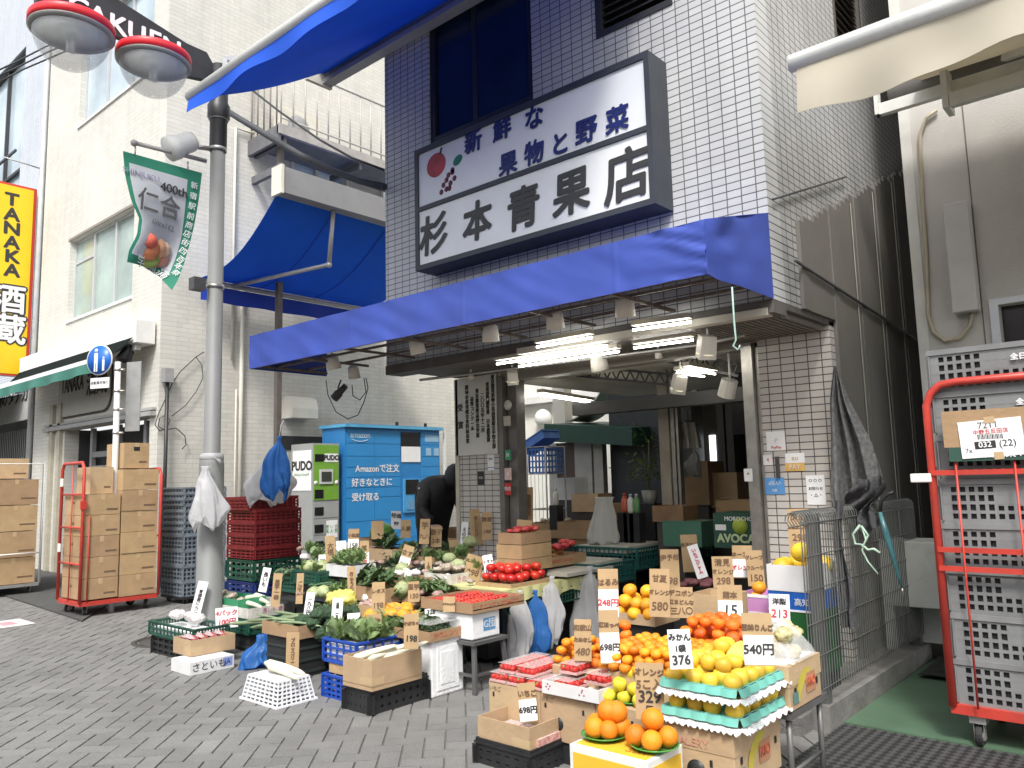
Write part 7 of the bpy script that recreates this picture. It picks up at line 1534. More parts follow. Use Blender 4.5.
t = thing('green_carton', 'plain teal green carton lying left of the printed green fruit carton', 'box'); p = PY(690,530,6.9); m = MB(); m.box(p.x-.30,p.x+.12,6.9,7.3,p.z-.16,p.z+.08); m.build('carton', mat('teal_green', (.06,.17,.12), .5, .08), t); m = MB(); m.box(p.x-.29,p.x+.11,7.08,7.12,p.z+.0805,p.z+.082); m.build('packing_tape', TAPE, t)
# blue crates cage seen through the shop at left
t = thing('wire_rack', 'silver wire rack holding bright blue folded crates behind the shutter post', 'rack'); q0, q1 = PY(527,470,8.0), PY(546,470,8.0); zt_ = PY(536,447,8.0).z
m = MB()
for xx in (q0.x, q1.x):
    for yy in (8.0, 8.4): m.tube([(xx,yy,0),(xx,yy,zt_)], .012, 6)
for z in (.3,.7,1.1,zt_-.35,zt_): m.tube([(q0.x,8.0,z),(q1.x,8.0,z),(q1.x,8.4,z),(q0.x,8.4,z),(q0.x,8.0,z)], .008, 5)
for k in range(5): m.tube([(q0.x+(q1.x-q0.x)*k/5,8.0,.3),(q0.x+(q1.x-q0.x)*k/5,8.0,zt_-.35)], .004, 4)
m.build('frame', STEEL, t)
t = crate(q0.x+.02,q1.x-.02,8.02,8.38,zt_-.34,zt_-.02,mat('sky_blue_plastic',(.08,.20,.55)),'bright blue mesh crate in the silver wire rack', nx=5, ny=5, nz=4, bar=.02)
t = thing('folded_crate', 'light blue crate tipped over on top of the wire rack', 'crate'); m = MB(); m.obox(Vector(((q0.x+q1.x)/2-.12,8.2,zt_+.06)), (1,0,.45), Y1, (-.45,0,1), .5, .35, .1); m.build('body', mat('sky_blue_plastic',(.08,.2,.55)), t); m = MB(); m.obox(Vector(((q0.x+q1.x)/2-.14,8.2,zt_+.115)), (1,0,.45), Y1, (-.45,0,1), .52, .37, .015); m.build('rim', mat('sky_blue_plastic',(.08,.2,.55)), t)
# clutter inside the shop
for k,(px,py,Y,w,d,h,mt_,lb) in enumerate(((575,545,7.4,.5,.35,.26,CARD,'brown carton under the counter end left of the grey bag'),(585,512,7.9,.4,.3,.22,CARDL,'pale carton standing behind the grey carrier bag'),(612,520,8.2,.45,.3,.20,CARD,'brown carton right behind the grey carrier bag'),(668,522,7.0,.35,.3,.16,mat('wood_board',(.22,.13,.07)),'wooden crate by the foot of the inner beige post'),(690,505,8.3,.5,.4,.5,CARD,'tall brown carton in the dark room below the shirt'),(722,508,8.4,.4,.4,.4,CARDL,'pale carton in the dark room beside the bright gap'),(735,530,7.6,.4,.3,.3,CARD,'brown carton on the green cartons near the steel post'),(565,500,8.6,.35,.3,.3,mat('white_carton', (.68,.68,.68)),'white carton in front of the kiosk door'))):
    q = PY(px,py,Y); z0 = max(.0,q.z); obox_(q.x-w/2,q.x+w/2,Y,Y+d,z0,z0+h,mt_,lb)
    m = MB(); m.box(q.x-w/2+.03,q.x+w/2-.03,Y+.03,Y+d-.03,0,max(.05,z0-.004)); o = m.build('storage_shelf', mat('shelf_dark',(.06,.055,.05),.6)); tag(o, 'dark shelf block under the '+lb.split(' in ')[0].split(' on ')[0], 'shelf')
for k,(px,py,Y,c_,lb) in enumerate(((625,512,7.2,(.5,.1,.05),'red capped bottle on the shop counter'),(631,513,7.2,(.6,.6,.55),'white bottle between two bottles on the counter'),(637,513,7.2,(.1,.25,.1),'green bottle nearest the white jug'),(668,508,7.6,(.6,.5,.2),'yellow bottle below the potted plant'),(556,505,7.6,(.55,.55,.5),'white bottle left on the shop counter'))):
    q = PY(px,py,Y); t = thing('bottle', lb, 'bottle'); m = MB(); m.lathe(q, [(0,0),(.035,0),(.037,.02),(.036,.13),(.015,.17),(0,.17)], 14); m.build('body', mat('bottle_%d'%k, c_, .3, .1), t); m = MB(); m.lathe(q+Z1*.171, [(0,0),(.016,0),(.016,.03),(0,.03)], 10); m.build('cap', mat('cap_%d'%k, (.5,.06,.05) if k==0 else (.4,.4,.4)), t); o = MB().box(q.x-.06,q.x+.06,Y-.06,Y+.06,0,q.z-.003).build('bottle_stand', BLKP); tag(o,'dark narrow stand under the '+lb,'stand')
# ============================================================ RIGHT STALL (fruit)
def banana_box(x0,x1,y0,y1,z0,z1,label,pic=True):
    t = thing('banana_box', label, 'box'); m = MB(); m.box(x0,x1,y0,y1,z0,z1); m.build('carton', CARDL, t, .004)
    m = MB(); m.box(x0-.003,x1+.003,y0-.003,y1+.003,z1-.09,z1+.003); m.build('lid_edge', CARDL, t)
    if pic:
        yc_, zc_ = (y0+y1)/2, (z0+z1)/2-.01; h = (z1-z0); m = MB()
        pts = [(x1+.004, yc_-.10+.16*(1-cos(a)), zc_-.30*h+h*.62*sin(a)) for a in [pi/2*k/9 for k in range(10)]]
        rr = [.012,.020,.026,.030,.031,.030,.027,.022,.015,.006]
        vs=[]; fs=[]
        for i,p_ in enumerate(pts):
            d = (Vector(pts[min(9,i+1)])-Vector(pts[max(0,i-1)])).normalized(); n_ = Vector((0,-d.z,d.y)); vs += [Vector(p_)+n_*rr[i], Vector(p_)-n_*rr[i]]
        for i in range(9): fs.append((2*i,2*i+1,2*i+3,2*i+2))
        m.add(vs, fs); m.build('printed_banana', mat('banana_print', (.50,.42,.06), .8, .1), t)
        m = MB(); m.box(x1+.0042,x1+.0052,yc_+.0,yc_+.11,zc_-.04,zc_+.05); m.build('red_badge', mat('badge_brown', (.45,.22,.12)), t); text('RIO', (x1+.0055,yc_+.055,zc_+.005), Y1, Z1, .06, RDP, t, bold=.001)
        m = MB(); m.box(x1+.0042,x1+.005,y0+.03,y0+.09,zc_-.06,zc_-.01); m.build('teal_badge', mat('badge_teal', (.10,.22,.20)), t)
    m = MB(); m.box(x1+.003,x1+.0045,y0+.05,y0+.07,z1-.13,z1-.10); m.box(x1+.0032,x1+.0047,y1-.07,y1-.05,z1-.13,z1-.10); m.lathe(((x0+x1)/2,y0-.001,z0+(z1-z0)*.3), [(0,0),(.045,0),(.045,.002),(0,.002)], 18, (0,-1,0)); m.box(x0+(x1-x0)*.68,x0+(x1-x0)*.68+.014,y0-.002,y0-.0005,z1-.15,z1-.12); m.build('hand_hole', BLKP, t)
    return t
F0 = PZ(733,736,.40)
bX1, bY0 = F0.x, F0.y
for i in (0,): crate(bX1-.46,bX1,bY0+.02,bY0+.48,0,.145,BLKP,'black crate under the banana box with apple trays', nx=7, ny=7, nz=2, bar=.03)
t = banana_box(bX1-.36,bX1,bY0,bY0+.47,.15,.40,'brown banana printed box under the two apple trays'); text('VALERY', (bX1-.20,bY0-.006,.34), X1, Z1, .05, mat('faded_red',(.5,.25,.18)), t)
# apple trays
def tray_mesh(x0,x1,y0,y1,z,label):
    t = thing('apple_tray', label, 'tray', 'apple trays'); n = 34
    def f(u,v):
        x = x0+(x1-x0)*u; y = y0+(y1-y0)*v; e = min(u,1-u,v,1-v)
        return (x, y, z+.035-.028*min(1,e*9)*(.75+.25*sin(u*pi*8)*sin(v*pi*8)))
    m = MB(); m.sheet(f, n, n, .003); m.build('pulp_tray', mat('tray_teal', (.16,.48,.40), .7, .08), t)
    m = MB()
    for a, b_, nrm in (((x0,y0),(x1,y0),-Y1),((x1,y0),(x1,y1),X1)):
        A, B = Vector((*a,z)), Vector((*b_,z)); m.sheet(lambda u,v: A.lerp(B,u)+nrm*(.004+.012*v+.008*abs(sin(u*pi*5)))+Z1*(.035-.032*v), 50, 3, .003)
    m.build('tray_skirt', mat('tray_teal', (.16,.48,.4)), t)
    m = MB()
    for a, b_, nrm in (((x0-.01,y0),(x1+.02,y0),-Y1),((x1,y0-.02),(x1,y1+.01),X1)):
        A, B = Vector((*a,z)), Vector((*b_,z)); m.sheet(lambda u,v: A.lerp(B,u)+nrm*(.008+.035*v)+Z1*(-.004-.018*v+.005*sin(u*90)*v)+nrm*.006*sin(u*47)*v, 110, 3, .003)
    m.build('foam_net', mat('foam_white', (.78,.80,.80), .6, .1, 60, .6, bscale=150), t)
tX0, tX1, tY0, tY1 = bX1-.345, bX1+.025, bY0+.015, bY0+.46
tray_mesh(tX0,tX1,tY0,tY1,.435,'lower teal pulp tray of yellow apples with white foam net'); 
def appl(x0,x1,y0,y1,z,nx,ny,lab,grp,skip=()):
    for i in range(nx):
        for j in range(ny):
            if (i,j) in skip: continue
            put(AP,(x0+(x1-x0)*(i+.5)/nx+jit(.004), y0+(y1-y0)*(j+.5)/ny+jit(.004), z+jit(.003)),lab,grp,tilt=.25)
appl(tX0,tX1,tY0,tY1,.448,4,5,'yellow apple in the lower of the two teal trays','apples in the lower tray',skip=[(i,j) for i in range(1,3) for j in range(1,4)])
tray_mesh(tX0-.0,tX1,tY0,tY1+.01,.553,'upper teal pulp tray heaped with yellow apples'); 
appl(tX0,tX1,tY0,tY1,.566,4,5,'yellow apple in the bottom layer of the upper tray','apples in the upper tray')
appl(tX0+.05,tX1-.07,tY0+.08,tY1-.04,.620,3,4,'yellow apple heaped on top of the upper tray','apples heaped on top'); 
appl(tX0+.12,tX1-.14,tY0+.22,tY1-.12,.668,1,2,'yellow apple crowning the heap on the upper tray','apples crowning the heap')
# orange plates on yellow carton
Q = PZ(647,763,.33); qx1, qy0 = Q.x, Q.y; qx0 = qx1-.40; qy1 = qy0+.29
t = thing('orange_carton', 'yellow and white fruit carton under the two plates of oranges', 'box'); m = MB(); m.box(qx0,qx1,qy0,qy1,.05,.33); m.build('carton', mat('carton_white_edge', (.72,.72,.70), .5, .04), t, .004)
m = MB(); YL = mat('carton_yellow', (.76,.47,.04), .5, .05); m.box(qx0+.02,qx1-.02,qy0-.002,qy0-.0005,.05,.30); m.box(qx1+.0005,qx1+.002,qy0+.02,qy1-.02,.05,.30); m.box(qx0+.02,qx1-.02,qy0+.02,qy1-.02,.3305,.332); m.build('yellow_print', YL, t)
m = MB(); m.lathe((qx1-.08,qy0-.003,.19), [(0,0),(.07,0),(.07,.001),(0,.001)], 18, (0,-1,0)); m.build('green_print', mat('print_green',(.03,.20,.06)), t); m = MB(); m.box(qx1+.0025,qx1+.004,qy0+.08,qy0+.11,.22,.25); m.build('hand_hole', BLKP, t)
text('オレンジ', (qx1+.0035,qy1-.10,.20), Y1, Z1, .06, mat('print_green',(.03,.2,.06)), t); text('Sun', (qx1-.10,qy0+.08,.3335), X1, Y1, .07, mat('print_brown',(.4,.15,.02)), t)
m = MB(); m.box(qx0-.02,qx1+.02,qy0,qy1+.05,0,.046); o = m.build('pallet_board', BLKP); tag(o, 'black board under the yellow orange carton', 'board')
for (cx_, cy_, lb) in ((qx0+.085,qy0+.15,'left'),(qx1-.06,qy0+.16,'right')):
    t = thing('plate', 'green clear plastic plate under the %s pyramid of oranges' % lb, 'plate'); m = MB(); m.lathe((cx_,cy_,.334), [(0,0),(.07,0),(.10,.018),(.103,.018),(.075,.004),(0,.004)], 24); m.build('dish', mat('green_clear_plastic', (.12,.42,.08), .2, .1, trans=.3), t)
    m = MB(); m.lathe((cx_,cy_,.334), [(.101,.016),(.106,.018),(.106,.021),(.101,.021)], 24); m.build('rim', mat('green_clear_plastic', (.12,.42,.08)), t)
    for k in range(4 if lb == 'right' else 5): a = 2*pi*k/(4 if lb == 'right' else 5)+.5; put(OR_, (cx_+.056*cos(a)*1.05, cy_+.056*sin(a)*1.05, .342), 'round orange in the base of the %s pyramid' % lb, 'oranges of the %s plate' % lb)
    put(OR_, (cx_, cy_, .342+.068), 'single orange on top of the %s pyramid' % lb)
    if lb == 'left': put(OR_, (cx_+.07, cy_+.03, .342+.060), 'second raised orange on the left pyramid')
# front left: black crate + empty brown carton with card
x0,x1,y0,y1 = frame_of(530,752,478,563,.12)
t = crate(x0-.0,x1+.02,y0-.02,y1,0,.115,BLKP,'black crate under the nearly empty carton with the 698 card', nx=6, ny=5, nz=2, bar=.035); m = MB(); m.box(x0+.02,x1,y0,y1-.02,.013,.10); m.build('crate_lining', BLKP, t)
t = obox_(x0,x1,y0,y1,.12,.235,CARDL,'nearly empty open carton in front of the strawberries',th=.007); tape_on(t,x1,y0,y1,.10,.22,x0); fq = (x0,x1,y0,y1)
for i in range(3):
    k = thing('strawberry_pack', 'pink wrapped pack lying deep in the nearly empty carton, %s' % ['left','middle','right'][i], 'pack'); m = MB(); m.box(x0+.03+.12*i,x0+.14+.12*i,y0+.05,y1-.04,.13,.165); m.build('pack', mat('pink_pack', (.6,.33,.30), .2, .4, 40), k); m = MB(); m.box(x0+.03+.12*i,x0+.14+.12*i,y0+.05,y1-.04,.167,.168); m.build('film', FILM, k)
# strawberry cartons
S0 = PZ(540,691,.35); S1 = PZ(597,701,.35); S_ = PZ(491,680,.35); sy0 = S0.y
for k,(a,b_) in enumerate(((S_.x,S0.x-.004),(S0.x,S1.x),(S1.x+.004,S1.x+.30))):
    t = thing('carton', ['left','middle','right'][k]+' closed light brown carton in the row below the strawberries', 'box','cartons below the strawberries'); m = MB(); m.box(a,b_,sy0,sy0+.38,.11,.35); m.build('carton', CARDL, t, .003)
    m = MB(); m.box(a+.03,a+.043,sy0-.002,sy0-.0005,.27,.295); m.box(b_-.08,b_-.067,sy0-.002,sy0-.0005,.27,.295)
    if k == 1: m.lathe((a+.12,sy0-.0005,.20), [(0,0),(.035,0),(.035,.001),(0,.001)], 16, (0,-1,0))
    m.build('hand_hole', BLKP, t); m = MB(); m.box(a,b_,sy0+.18,sy0+.20,.3502,.3512); m.build('packing_tape', TAPE, t)
    text('いちご', (a+.05,sy0-.003,.315), X1, Z1, .03, mat('faint_print',(.3,.22,.14)), t)
o = MB().box(S_.x,S1.x+.3,sy0+.01,sy0+.36,0,.105).build('low_table', BLKP); tag(o, 'low black platform under the strawberry cartons', 'platform')
SB = mat('strawberry_red', (.56,.035,.03), .3, .45, 60, .3); SG = mat('strawberry_leaf', (.22,.28,.08), .6, .2)
def berrypack(x, y, z, lab, w=.12, d=.17, tilt=0, grp='strawberry packs'):
    t = thing('strawberry_pack', lab, 'pack', grp); m = MB(); m.box(x-w/2,x+w/2,y-d/2,y+d/2,z,z+.012); m.build('tray', mat('clear_pink', (.62,.38,.36), .3, .2), t)
    m = MB(); g_ = MB()
    for i in range(4):
        for j in range(5):
            c = Vector((x-w/2+.018+(w-.036)*i/3+jit(.004), y-d/2+.02+(d-.04)*j/4+jit(.004), z+.028+jit(.004))); ax = Vector((jit(1),jit(1),.5)).normalized()
            m.lathe(c, [(.001,-.020),(.013,-.014),(.019,.002),(.015,.013),(.001,.017)], 8, ax)
            if (i+j) % 2 == 0: g_.lathe(c, [(.001,.021),(.010,.015),(.012,.012)], 5, ax, False)
    m.build('berries', SB, t); g_.build('berry_leaves', SG, t)
    m = MB(); m.box(x-w/2,x+w/2,y-d/2,y+d/2,z+.050,z+.0515); m.build('film', FILM, t)
n = 0
for j in range(2):
    for i in range(3): berrypack(S_.x+.07+.135*i, sy0+.08+.19*j, .352+.0, 'shallow film pack of strawberries in the bottom layer on the left carton','',grp='strawberry packs bottom layer') if False else berrypack(S_.x+.07+.135*i, sy0+.08+.19*j, .352, 'film pack of strawberries in the bottom layer on the left cartons', grp='strawberry packs bottom layer')
for j in range(2):
    for i in range(2): berrypack(S_.x+.12+.14*i, sy0+.10+.17*j, .406, 'film pack of strawberries stacked in the second layer', grp='strawberry packs second layer')
wx0, wx1_, wy0, wy1 = PZ(556,700,.36).x, PZ(600,706,.36).x+.02, sy0-.03, sy0+.26
wx0 = S0.x+.04; wx1_ = S1.x+.05
t = obox_(wx0,wx1_,wy0,wy1,.354,.42,mat('white_carton', (.68,.68,.68)),'white strawberry tray box printed with small pink berries',name='fruit_box'); m = MB()
for (a,b_) in ((.03,.03),(.045,.02),(.055,.035),(.04,.045),(.25,.02),(.265,.035),(.28,.02),(.27,.045)): m.lathe((wx0+a,wy0-.0005,.36+b_), [(0,0),(.005,0),(.005,.001),(0,.001)], 8, (0,-1,0))
m.build('berry_print', mat('berry_print',(.45,.05,.15)), t)
berrypack(wx0+.10,wy0+.12,.372,'pink strawberry pack inside the white berry printed box'); berrypack(wx0+.09,wy0+.20,.44,'strawberry pack tilted on the rear of the white box'); berrypack(wx1_-.07,wy0+.15,.425,'rightmost strawberry pack lying across the white box', w=.14)
# lemons / yuzu between
lx0 = S1.x+.05
pile(LM, lx0-.02, lx0+.22, sy0+.02, sy0+.26, .352, 3, 'yellow citrus beside the oranges price card', 'yellow citrus left of the 329 card'); pile(AP, lx0+.0, lx0+.26, sy0+.28, sy0+.50, .40, 3, 'yellow apple between the oranges and the mandarins', 'apples behind the 329 card',limit=16)
t = thing('plate', 'green plastic plate under the yellow citrus', 'plate'); m = MB(); m.lathe((lx0+.09,sy0+.13,.3515), [(0,0),(.09,0),(.11,.012),(.09,.003),(0,.003)], 20); m.build('dish', mat('green_clear_plastic',(.1,.4,.08)), t); m = MB(); m.lathe((lx0+.09,sy0+.13,.3515), [(.108,.011),(.112,.012),(.112,.015),(.108,.015)], 20); m.build('rim', mat('green_clear_plastic',(.1,.4,.08)), t)
o = MB().box(lx0-.0,lx0+.26,sy0+.27,sy0+.52,.11,.395).build('support_carton', CARDL); tag(o, 'brown carton under the yellow apples behind the 329 card', 'box')
# persimmon / mandarin bags on tall carton
P0 = PZ(598,668,.47); px1, py0 = P0.x, P0.y; px0 = px1-ext(P0,-X1,552)
for k,(a,b_,c_,d_,z0,z1,lb) in enumerate(((px0,px1,py0,py0+.42,.14,.45,'brown carton under the net bags of mandarins'),)):
    t = thing('carton', lb, 'box'); m = MB(); m.box(a,b_,c_,d_,z0,z1); m.build('carton', CARDL, t, .003); m = MB(); m.box(a,b_,c_+.2,c_+.22,z1+.0002,z1+.0012); m.build('packing_tape', TAPE, t)
pile(MK, px0-.02, px0+.20, py0+.0, py0+.30, .455, 3, 'mandarin in the film bag nearest the counter bags', 'mandarins in the left bags')
pile(DK_, px0+.06, px1+.06, py0+.22, py0+.47, .455, 4, 'reddish mandarin piled behind the narrow brown card', 'mandarins piled behind')
pile(DK_, px1-.10, px1+.08, py0+.02, py0+.20, .455, 1, 'reddish mandarin beside the narrow brown card', 'mandarins beside the card')
# mandarin cartons and heaps
M0 = PZ(662,690,.44); mx1, my0 = M0.x, M0.y; mx0 = mx1-max(.3, ext(M0,-X1,608))
for k,(a,b_) in enumerate(((mx0,mx1),(mx1+.005,mx1+.38))):
    t = thing('carton', ['left','right'][k]+' brown carton under the bright mandarin packs', 'box'); m = MB(); m.box(a,b_,my0,my0+.5,.18,.49); m.build('carton', CARDL, t, .003)
    m = MB(); m.box(b_-.08,b_-.065,my0-.002,my0-.0005,.40,.43); m.build('hand_hole', BLKP, t); m = MB(); m.box(a,b_,my0+.2,my0+.22,.4902,.4912); m.build('packing_tape', TAPE, t)
o = MB().box(px0,mx1+.38,my0+.02,my0+.46,0,.135).build('low_table', BLKP); tag(o, 'low black platform under the mandarin cartons', 'platform')
pile(MK, mx0-.06, mx1+.16, my0-.03, my0+.44, .495, 3, 'small mandarin in the bright heap left of the 376 card', 'mandarins left of the 376 card', shrink=.42)
pile(MK, mx1+.0, mx1+.12, my0+.0, my0+.26, .495, 2, 'mandarin in the clear pack behind the 376 card', 'mandarins behind the 376 card')
qd = PZ(716,652,.56); pile(DK_, qd.x-.26, qd.x+.14, qd.y, qd.y+.36, .56, 3, 'deep orange mandarin right of the 376 card', 'deep orange mandarins', shrink=.4)
t = thing('carton', 'brown carton under the deep orange mandarins behind the apples', 'box'); m = MB(); m.box(qd.x-.27,qd.x+.15,qd.y-.02,qd.y+.36,.18,.555); m.build('carton', CARDL, t); m = MB(); m.box(qd.x-.27,qd.x+.15,qd.y+.15,qd.y+.17,.5552,.556); m.build('packing_tape', TAPE, t)
bnn = thing('banana_hand', 'small hand of yellow bananas behind the 540 card', 'bananas'); bp_ = PZ(741,658,.66)
for k in range(5):
    m = MB(); pts = [bp_+Vector((.02*k-.05+.06*sin(a)*.6, .10*a-.05, .05*sin(a*1.6))) for a in [i/6*1.5 for i in range(7)]]; m.tube(pts, [.006,.015,.018,.019,.018,.014,.006], 8); m.build('banana', mat('banana_yellow', (.68,.52,.10), .45, .15, 12), bnn)
# right banana box on shelf
B7 = PZ(788,668,.60); rx1, ry0_ = B7.x, B7.y
t = banana_box(rx1-.42,rx1,ry0_,ry0_+.385,.40,.60,'brown banana printed box with bagged fruit by the fence'); m = MB(); m.box(rx1-.40,rx1-.02,ry0_+.02,ry0_+.36,.6035,.606); m.build('paper_sheet', PAPER, t)
scatter(GFR, rx1-.20,rx1-.02,ry0_+.06,ry0_+.30,.607,9,'bag of pale pears and bananas right of the 540 card','bagged pears',zs=.10,s=.7,cat='pears')
t = thing('film_bag', 'clear film bag wrapped around the pale pears', 'bag'); m = MB(); m.sheet(lambda u,v: (rx1-.24+.25*u, ry0_+.03+.30*v, .61+.17*sin(pi*u)**.5*sin(pi*v)**.5+.015*noise.noise(Vector((u*9,v*9,0)))), 20, 20, .002); m.build('film', FILM, t)
tt = thing('display_stand', 'low steel stand with tube legs under the right banana box', 'stand'); DGS = mat('stand_grey', (.16,.16,.16), .45, .15, metal=.4)
m = MB(); m.box(rx1-.80,rx1+.0,ry0_+.0,ry0_+.46,.365,.395); m.build('shelf', DGS, tt)
for xx in (rx1-.03, rx1-.75):
    for yy in (ry0_+.04, ry0_+.42): m = MB(); m.tube([(xx,yy,0),(xx,yy,.364)], .015, 8); m.build('leg', DGS, tt)
m = MB(); m.tube([(rx1-.03,ry0_+.04,.12),(rx1-.03,ry0_+.42,.12)], .010, 6); m.tube([(rx1-.75,ry0_+.04,.12),(rx1-.03,ry0_+.04,.12)], .010, 6); m.build('stretcher', DGS, tt)
# rear fruit row
def RB(nx, ny, lx, rx, z0, h, mt, label, name='fruit_box'):
    x0,x1,y0,y1 = frame_of(nx,ny,lx,rx,z0); y1 = max(y1, y0+.30); t = obox_(x0,x1,y0,y1,z0,z0+h,mt,label,name=name); return t,(x0,x1,y0,y1,z0,z0+h)
t,b = RB(728,624,690,742,.55,.17,CARDL,'tan open carton with one mandarin behind the fruit heaps'); pile(LO, b[0]+.05,b[1]-.05,b[2]+.03,b[3]-.03,.62,1,'light orange fruit lying in the tan carton','oranges in the tan carton',limit=4); support(b,'dark stand under the tan open carton')
t,b = RB(786,617,738,804,.55,.13,mat('pink_carton', (.60,.28,.55), .5, .1),'pink printed open carton of oranges'); pile(LO, b[0]+.03,b[1]-.03,b[2]+.03,b[3]-.1,.60,2,'orange in the pink printed carton','oranges in the pink carton'); support(b,'dark stand under the pink open carton')
m = MB(); m.box(b[0],b[1],b[2]-.003,b[2]-.001,b[5]-.02,b[5]+.002); m.box(b[0],b[1],b[2]-.003,b[2]-.001,b[4],b[4]+.015); m.build('white_stripe', PAPER, t)
gz = PZ(812,640,.42)
yb0 = b[3]+.0
pw = PY(768,592,4.95); pe = PY(814,596,4.95)
t = thing('green_box', 'plain green carton at the bottom of the stack by the fence post', 'box'); m = MB(); m.box(pw.x,pe.x,4.95,5.35,.25,PY(800,613,4.95).z); m.build('carton', mat('box_green', (.012,.10,.025), .5, .1), t); zA = PY(800,613,4.95).z; m = MB(); m.box(pw.x,pe.x,5.14,5.16,zA+.0002,zA+.001); m.build('packing_tape', TAPE, t)
t = thing('blue_box', 'blue printed carton in the middle of the stack by the fence post', 'box'); zB = PY(800,593,4.95).z; m = MB(); m.box(pw.x,pe.x,4.95,5.35,zA+.004,zB); m.build('carton', mat('box_blue', (.01,.10,.42), .45, .1), t)
text('高知県産', ((pw.x+pe.x)/2+.12,4.947,(zA+zB)/2), X1, Z1, .05, WPRINT, t); m = MB(); m.box(pw.x,pe.x,4.946,4.949,zA+.004,zA+.016); m.build('white_stripe', PAPER, t)
zC = PY(800,566,4.95).z
t = obox_(pw.x,pe.x,4.95,5.35,zB+.004,zC,mat('white_carton', (.68,.68,.68)),'white open carton of yellow pomelos against the tiled pillar',name='fruit_box'); m = MB(); m.box(pw.x+.28,pe.x-.02,4.946,4.949,zB+.03,zB+.08); m.build('brown_patch', CARDL, t)
m = MB(); m.box(pw.x+.01,pe.x-.01,4.96,5.34,0,.246); o = m.build('support_crate', BLKP); tag(o, 'black crate under the green carton by the fence', 'crate')
pile(PM, pw.x+.0, pe.x-.0, 4.96, 5.34, zC-.075, 1, 'large yellow pomelo in the white open carton', 'pomelos'); put(PM, (pw.x+.19, 5.05, zC+.015), 'topmost yellow pomelo before the tall brown card')
# oranges heap left rear
O0 = PZ(655,627,.58); t,b = RB(655,627,612,680,.52,.07,CARDL,'round shallow basket of light oranges behind the mandarins'); support(b,'dark stand under the basket of light oranges')
pile(LO, b[0]-.02,b[1],b[2]-.02,b[3]-.05,.545,3,'light orange fruit piled behind the small mandarins','light oranges heap', shrink=.5)
# red onions
R0 = PZ(712,592,.62); 
scatter(PUR, R0.x-.30,R0.x-.02,R0.y,R0.y+.22,.62,8,'reddish brown onion in the bag beside the pink slanted card','red onions',s=.9,cat='onion'); o = MB().box(R0.x-.34,R0.x+.02,R0.y-.03,R0.y+.26,0,.615).build('onion_stand', BLKP); tag(o,'dark stand under the red onions','stand')
# ============================================================ PRICE CARDS
def SPc(px,py,dy=0): p = SP(px,py); return p+Vector((0,dy,0))
def C(px,pyb,w,h,kind,lines,label,z=None,Y=None,lean=0,**k):
    base = PZ(px,pyb,z) if z is not None else (PY(px,pyb,Y) if Y is not None else SP(px,pyb)); return card(px,pyb,w,h,kind,lines,label,base,lean,**k)
C(192,626,9,44,'w',[('青森産にんにく|',BK,.7)],'tall leaning white card behind the garlic basket',z=.25,lean=.22)
C(227,628,18,20,'w',[('4パック',RI,.3),('100円',RI,.35)],'white card with red writing behind the red packs carton',z=.25)
C(262,592,8,24,'w',[('長いも|',BK,.8)],'narrow white card leaning above the green lined tray',z=.48,lean=.18)
C(275,607,8,33,'b',[('里芋一袋|',BR,.75)],'left of two tall beige cards beside the small green crate',z=.45,lean=.1)
C(299,604,7,30,'b',[('ごぼう|',BR,.75)],'right of two tall beige cards beside the small green crate',z=.45)
C(307,620,8,27,'w',[('一九八円|',BK,.8)],'tall white card in front of the left navy crate',z=.42,lean=.15)
C(336,626,10,27,'w',[('白菜 一五〇|',BK,.8)],'white card in front of the yellow bagged radishes',z=.42,lean=.1)
C(354,637,12,23,'w',[('らっきょう',BK,.25),('250',BK,.4)],'white card hanging left on the shallot carton',z=.36)
C(375,641,14,26,'bw',[('新物',BR,.25),('298',BK,.4)],'brown card with small white slip below the shallots',z=.36)
C(352,597,8,30,'b',[('きゅうり|',BR,.8)],'brown card standing right of the cucumber basket',z=.55)
C(378,615,13,32,'b',[('レタス',BR,.2),('198',BR,.3)],'brown card before the carton of mixed greens',z=.50)
C(331,563,9,27,'b',[('大根|',BR,.7)],'brown card left of the white paper by the lockers',z=.78)
C(342,560,9,19,'w',[('',BK,.2)],'blank white paper standing by the blue locker corner',z=.78)
C(353,553,11,24,'bw',[('小松菜',BR,.25),('158',BK,.3)],'brown card with white slip before the blue locker',z=.80)
C(353,568,11,20,'b',[('水菜',BR,.2)],'plain brown card below the one before the blue locker',z=.70)
C(364.5,568,9,27,'bw',[('葱',BR,.2),('三束|',RI,.6)],'slim card with white slip right of the blue locker corner',z=.70)
C(377.5,539,12,18,'b',[('',BR,.2)],'blank grey brown board before the green melon',z=.93)
C(396,529,9,18,'w',[('特価',BK,.3),('99',BK,.3)],'white card sticking up before the blue locker',z=.98,lean=.08)
C(405.5,538,10,18,'b',[('人参',BR,.3)],'small brown card right of the white card near the coat',z=.93)
C(424,544,10,25,'b',[('芋',BR,.3),('九八',BR,.3)],'brown card standing left of the black coat',z=.90,lean=.05)
C(436,547,11,20,'b',[('茄子',BR,.3),('3本',BR,.3)],'brown card below the black coat sleeve',z=.86)
C(401,573,11,28,'bw',[('なす',BR,.25),('298',BK,.4)],'slanted brown card with white slip on the deep carton',z=.66,lean=.30)
C(428.5,575,7,18,'b',[('3個|',BR,.6)],'tiny brown card beside the sweet potatoes',z=.66)
C(445,578,9,14,'w',[('98',BK,.5)],'tiny white card below the film wrapped carton',z=.62)
C(463,547,7,25,'w',[('えのき|',BK,.7)],'slim greyish white card between two brown cartons',z=.82,lean=.08)
C(477.5,545,12,36,'b',[('生しいたけ|',BR,.7)],'tall brown card standing before the tiled pillar, left one',z=.84)
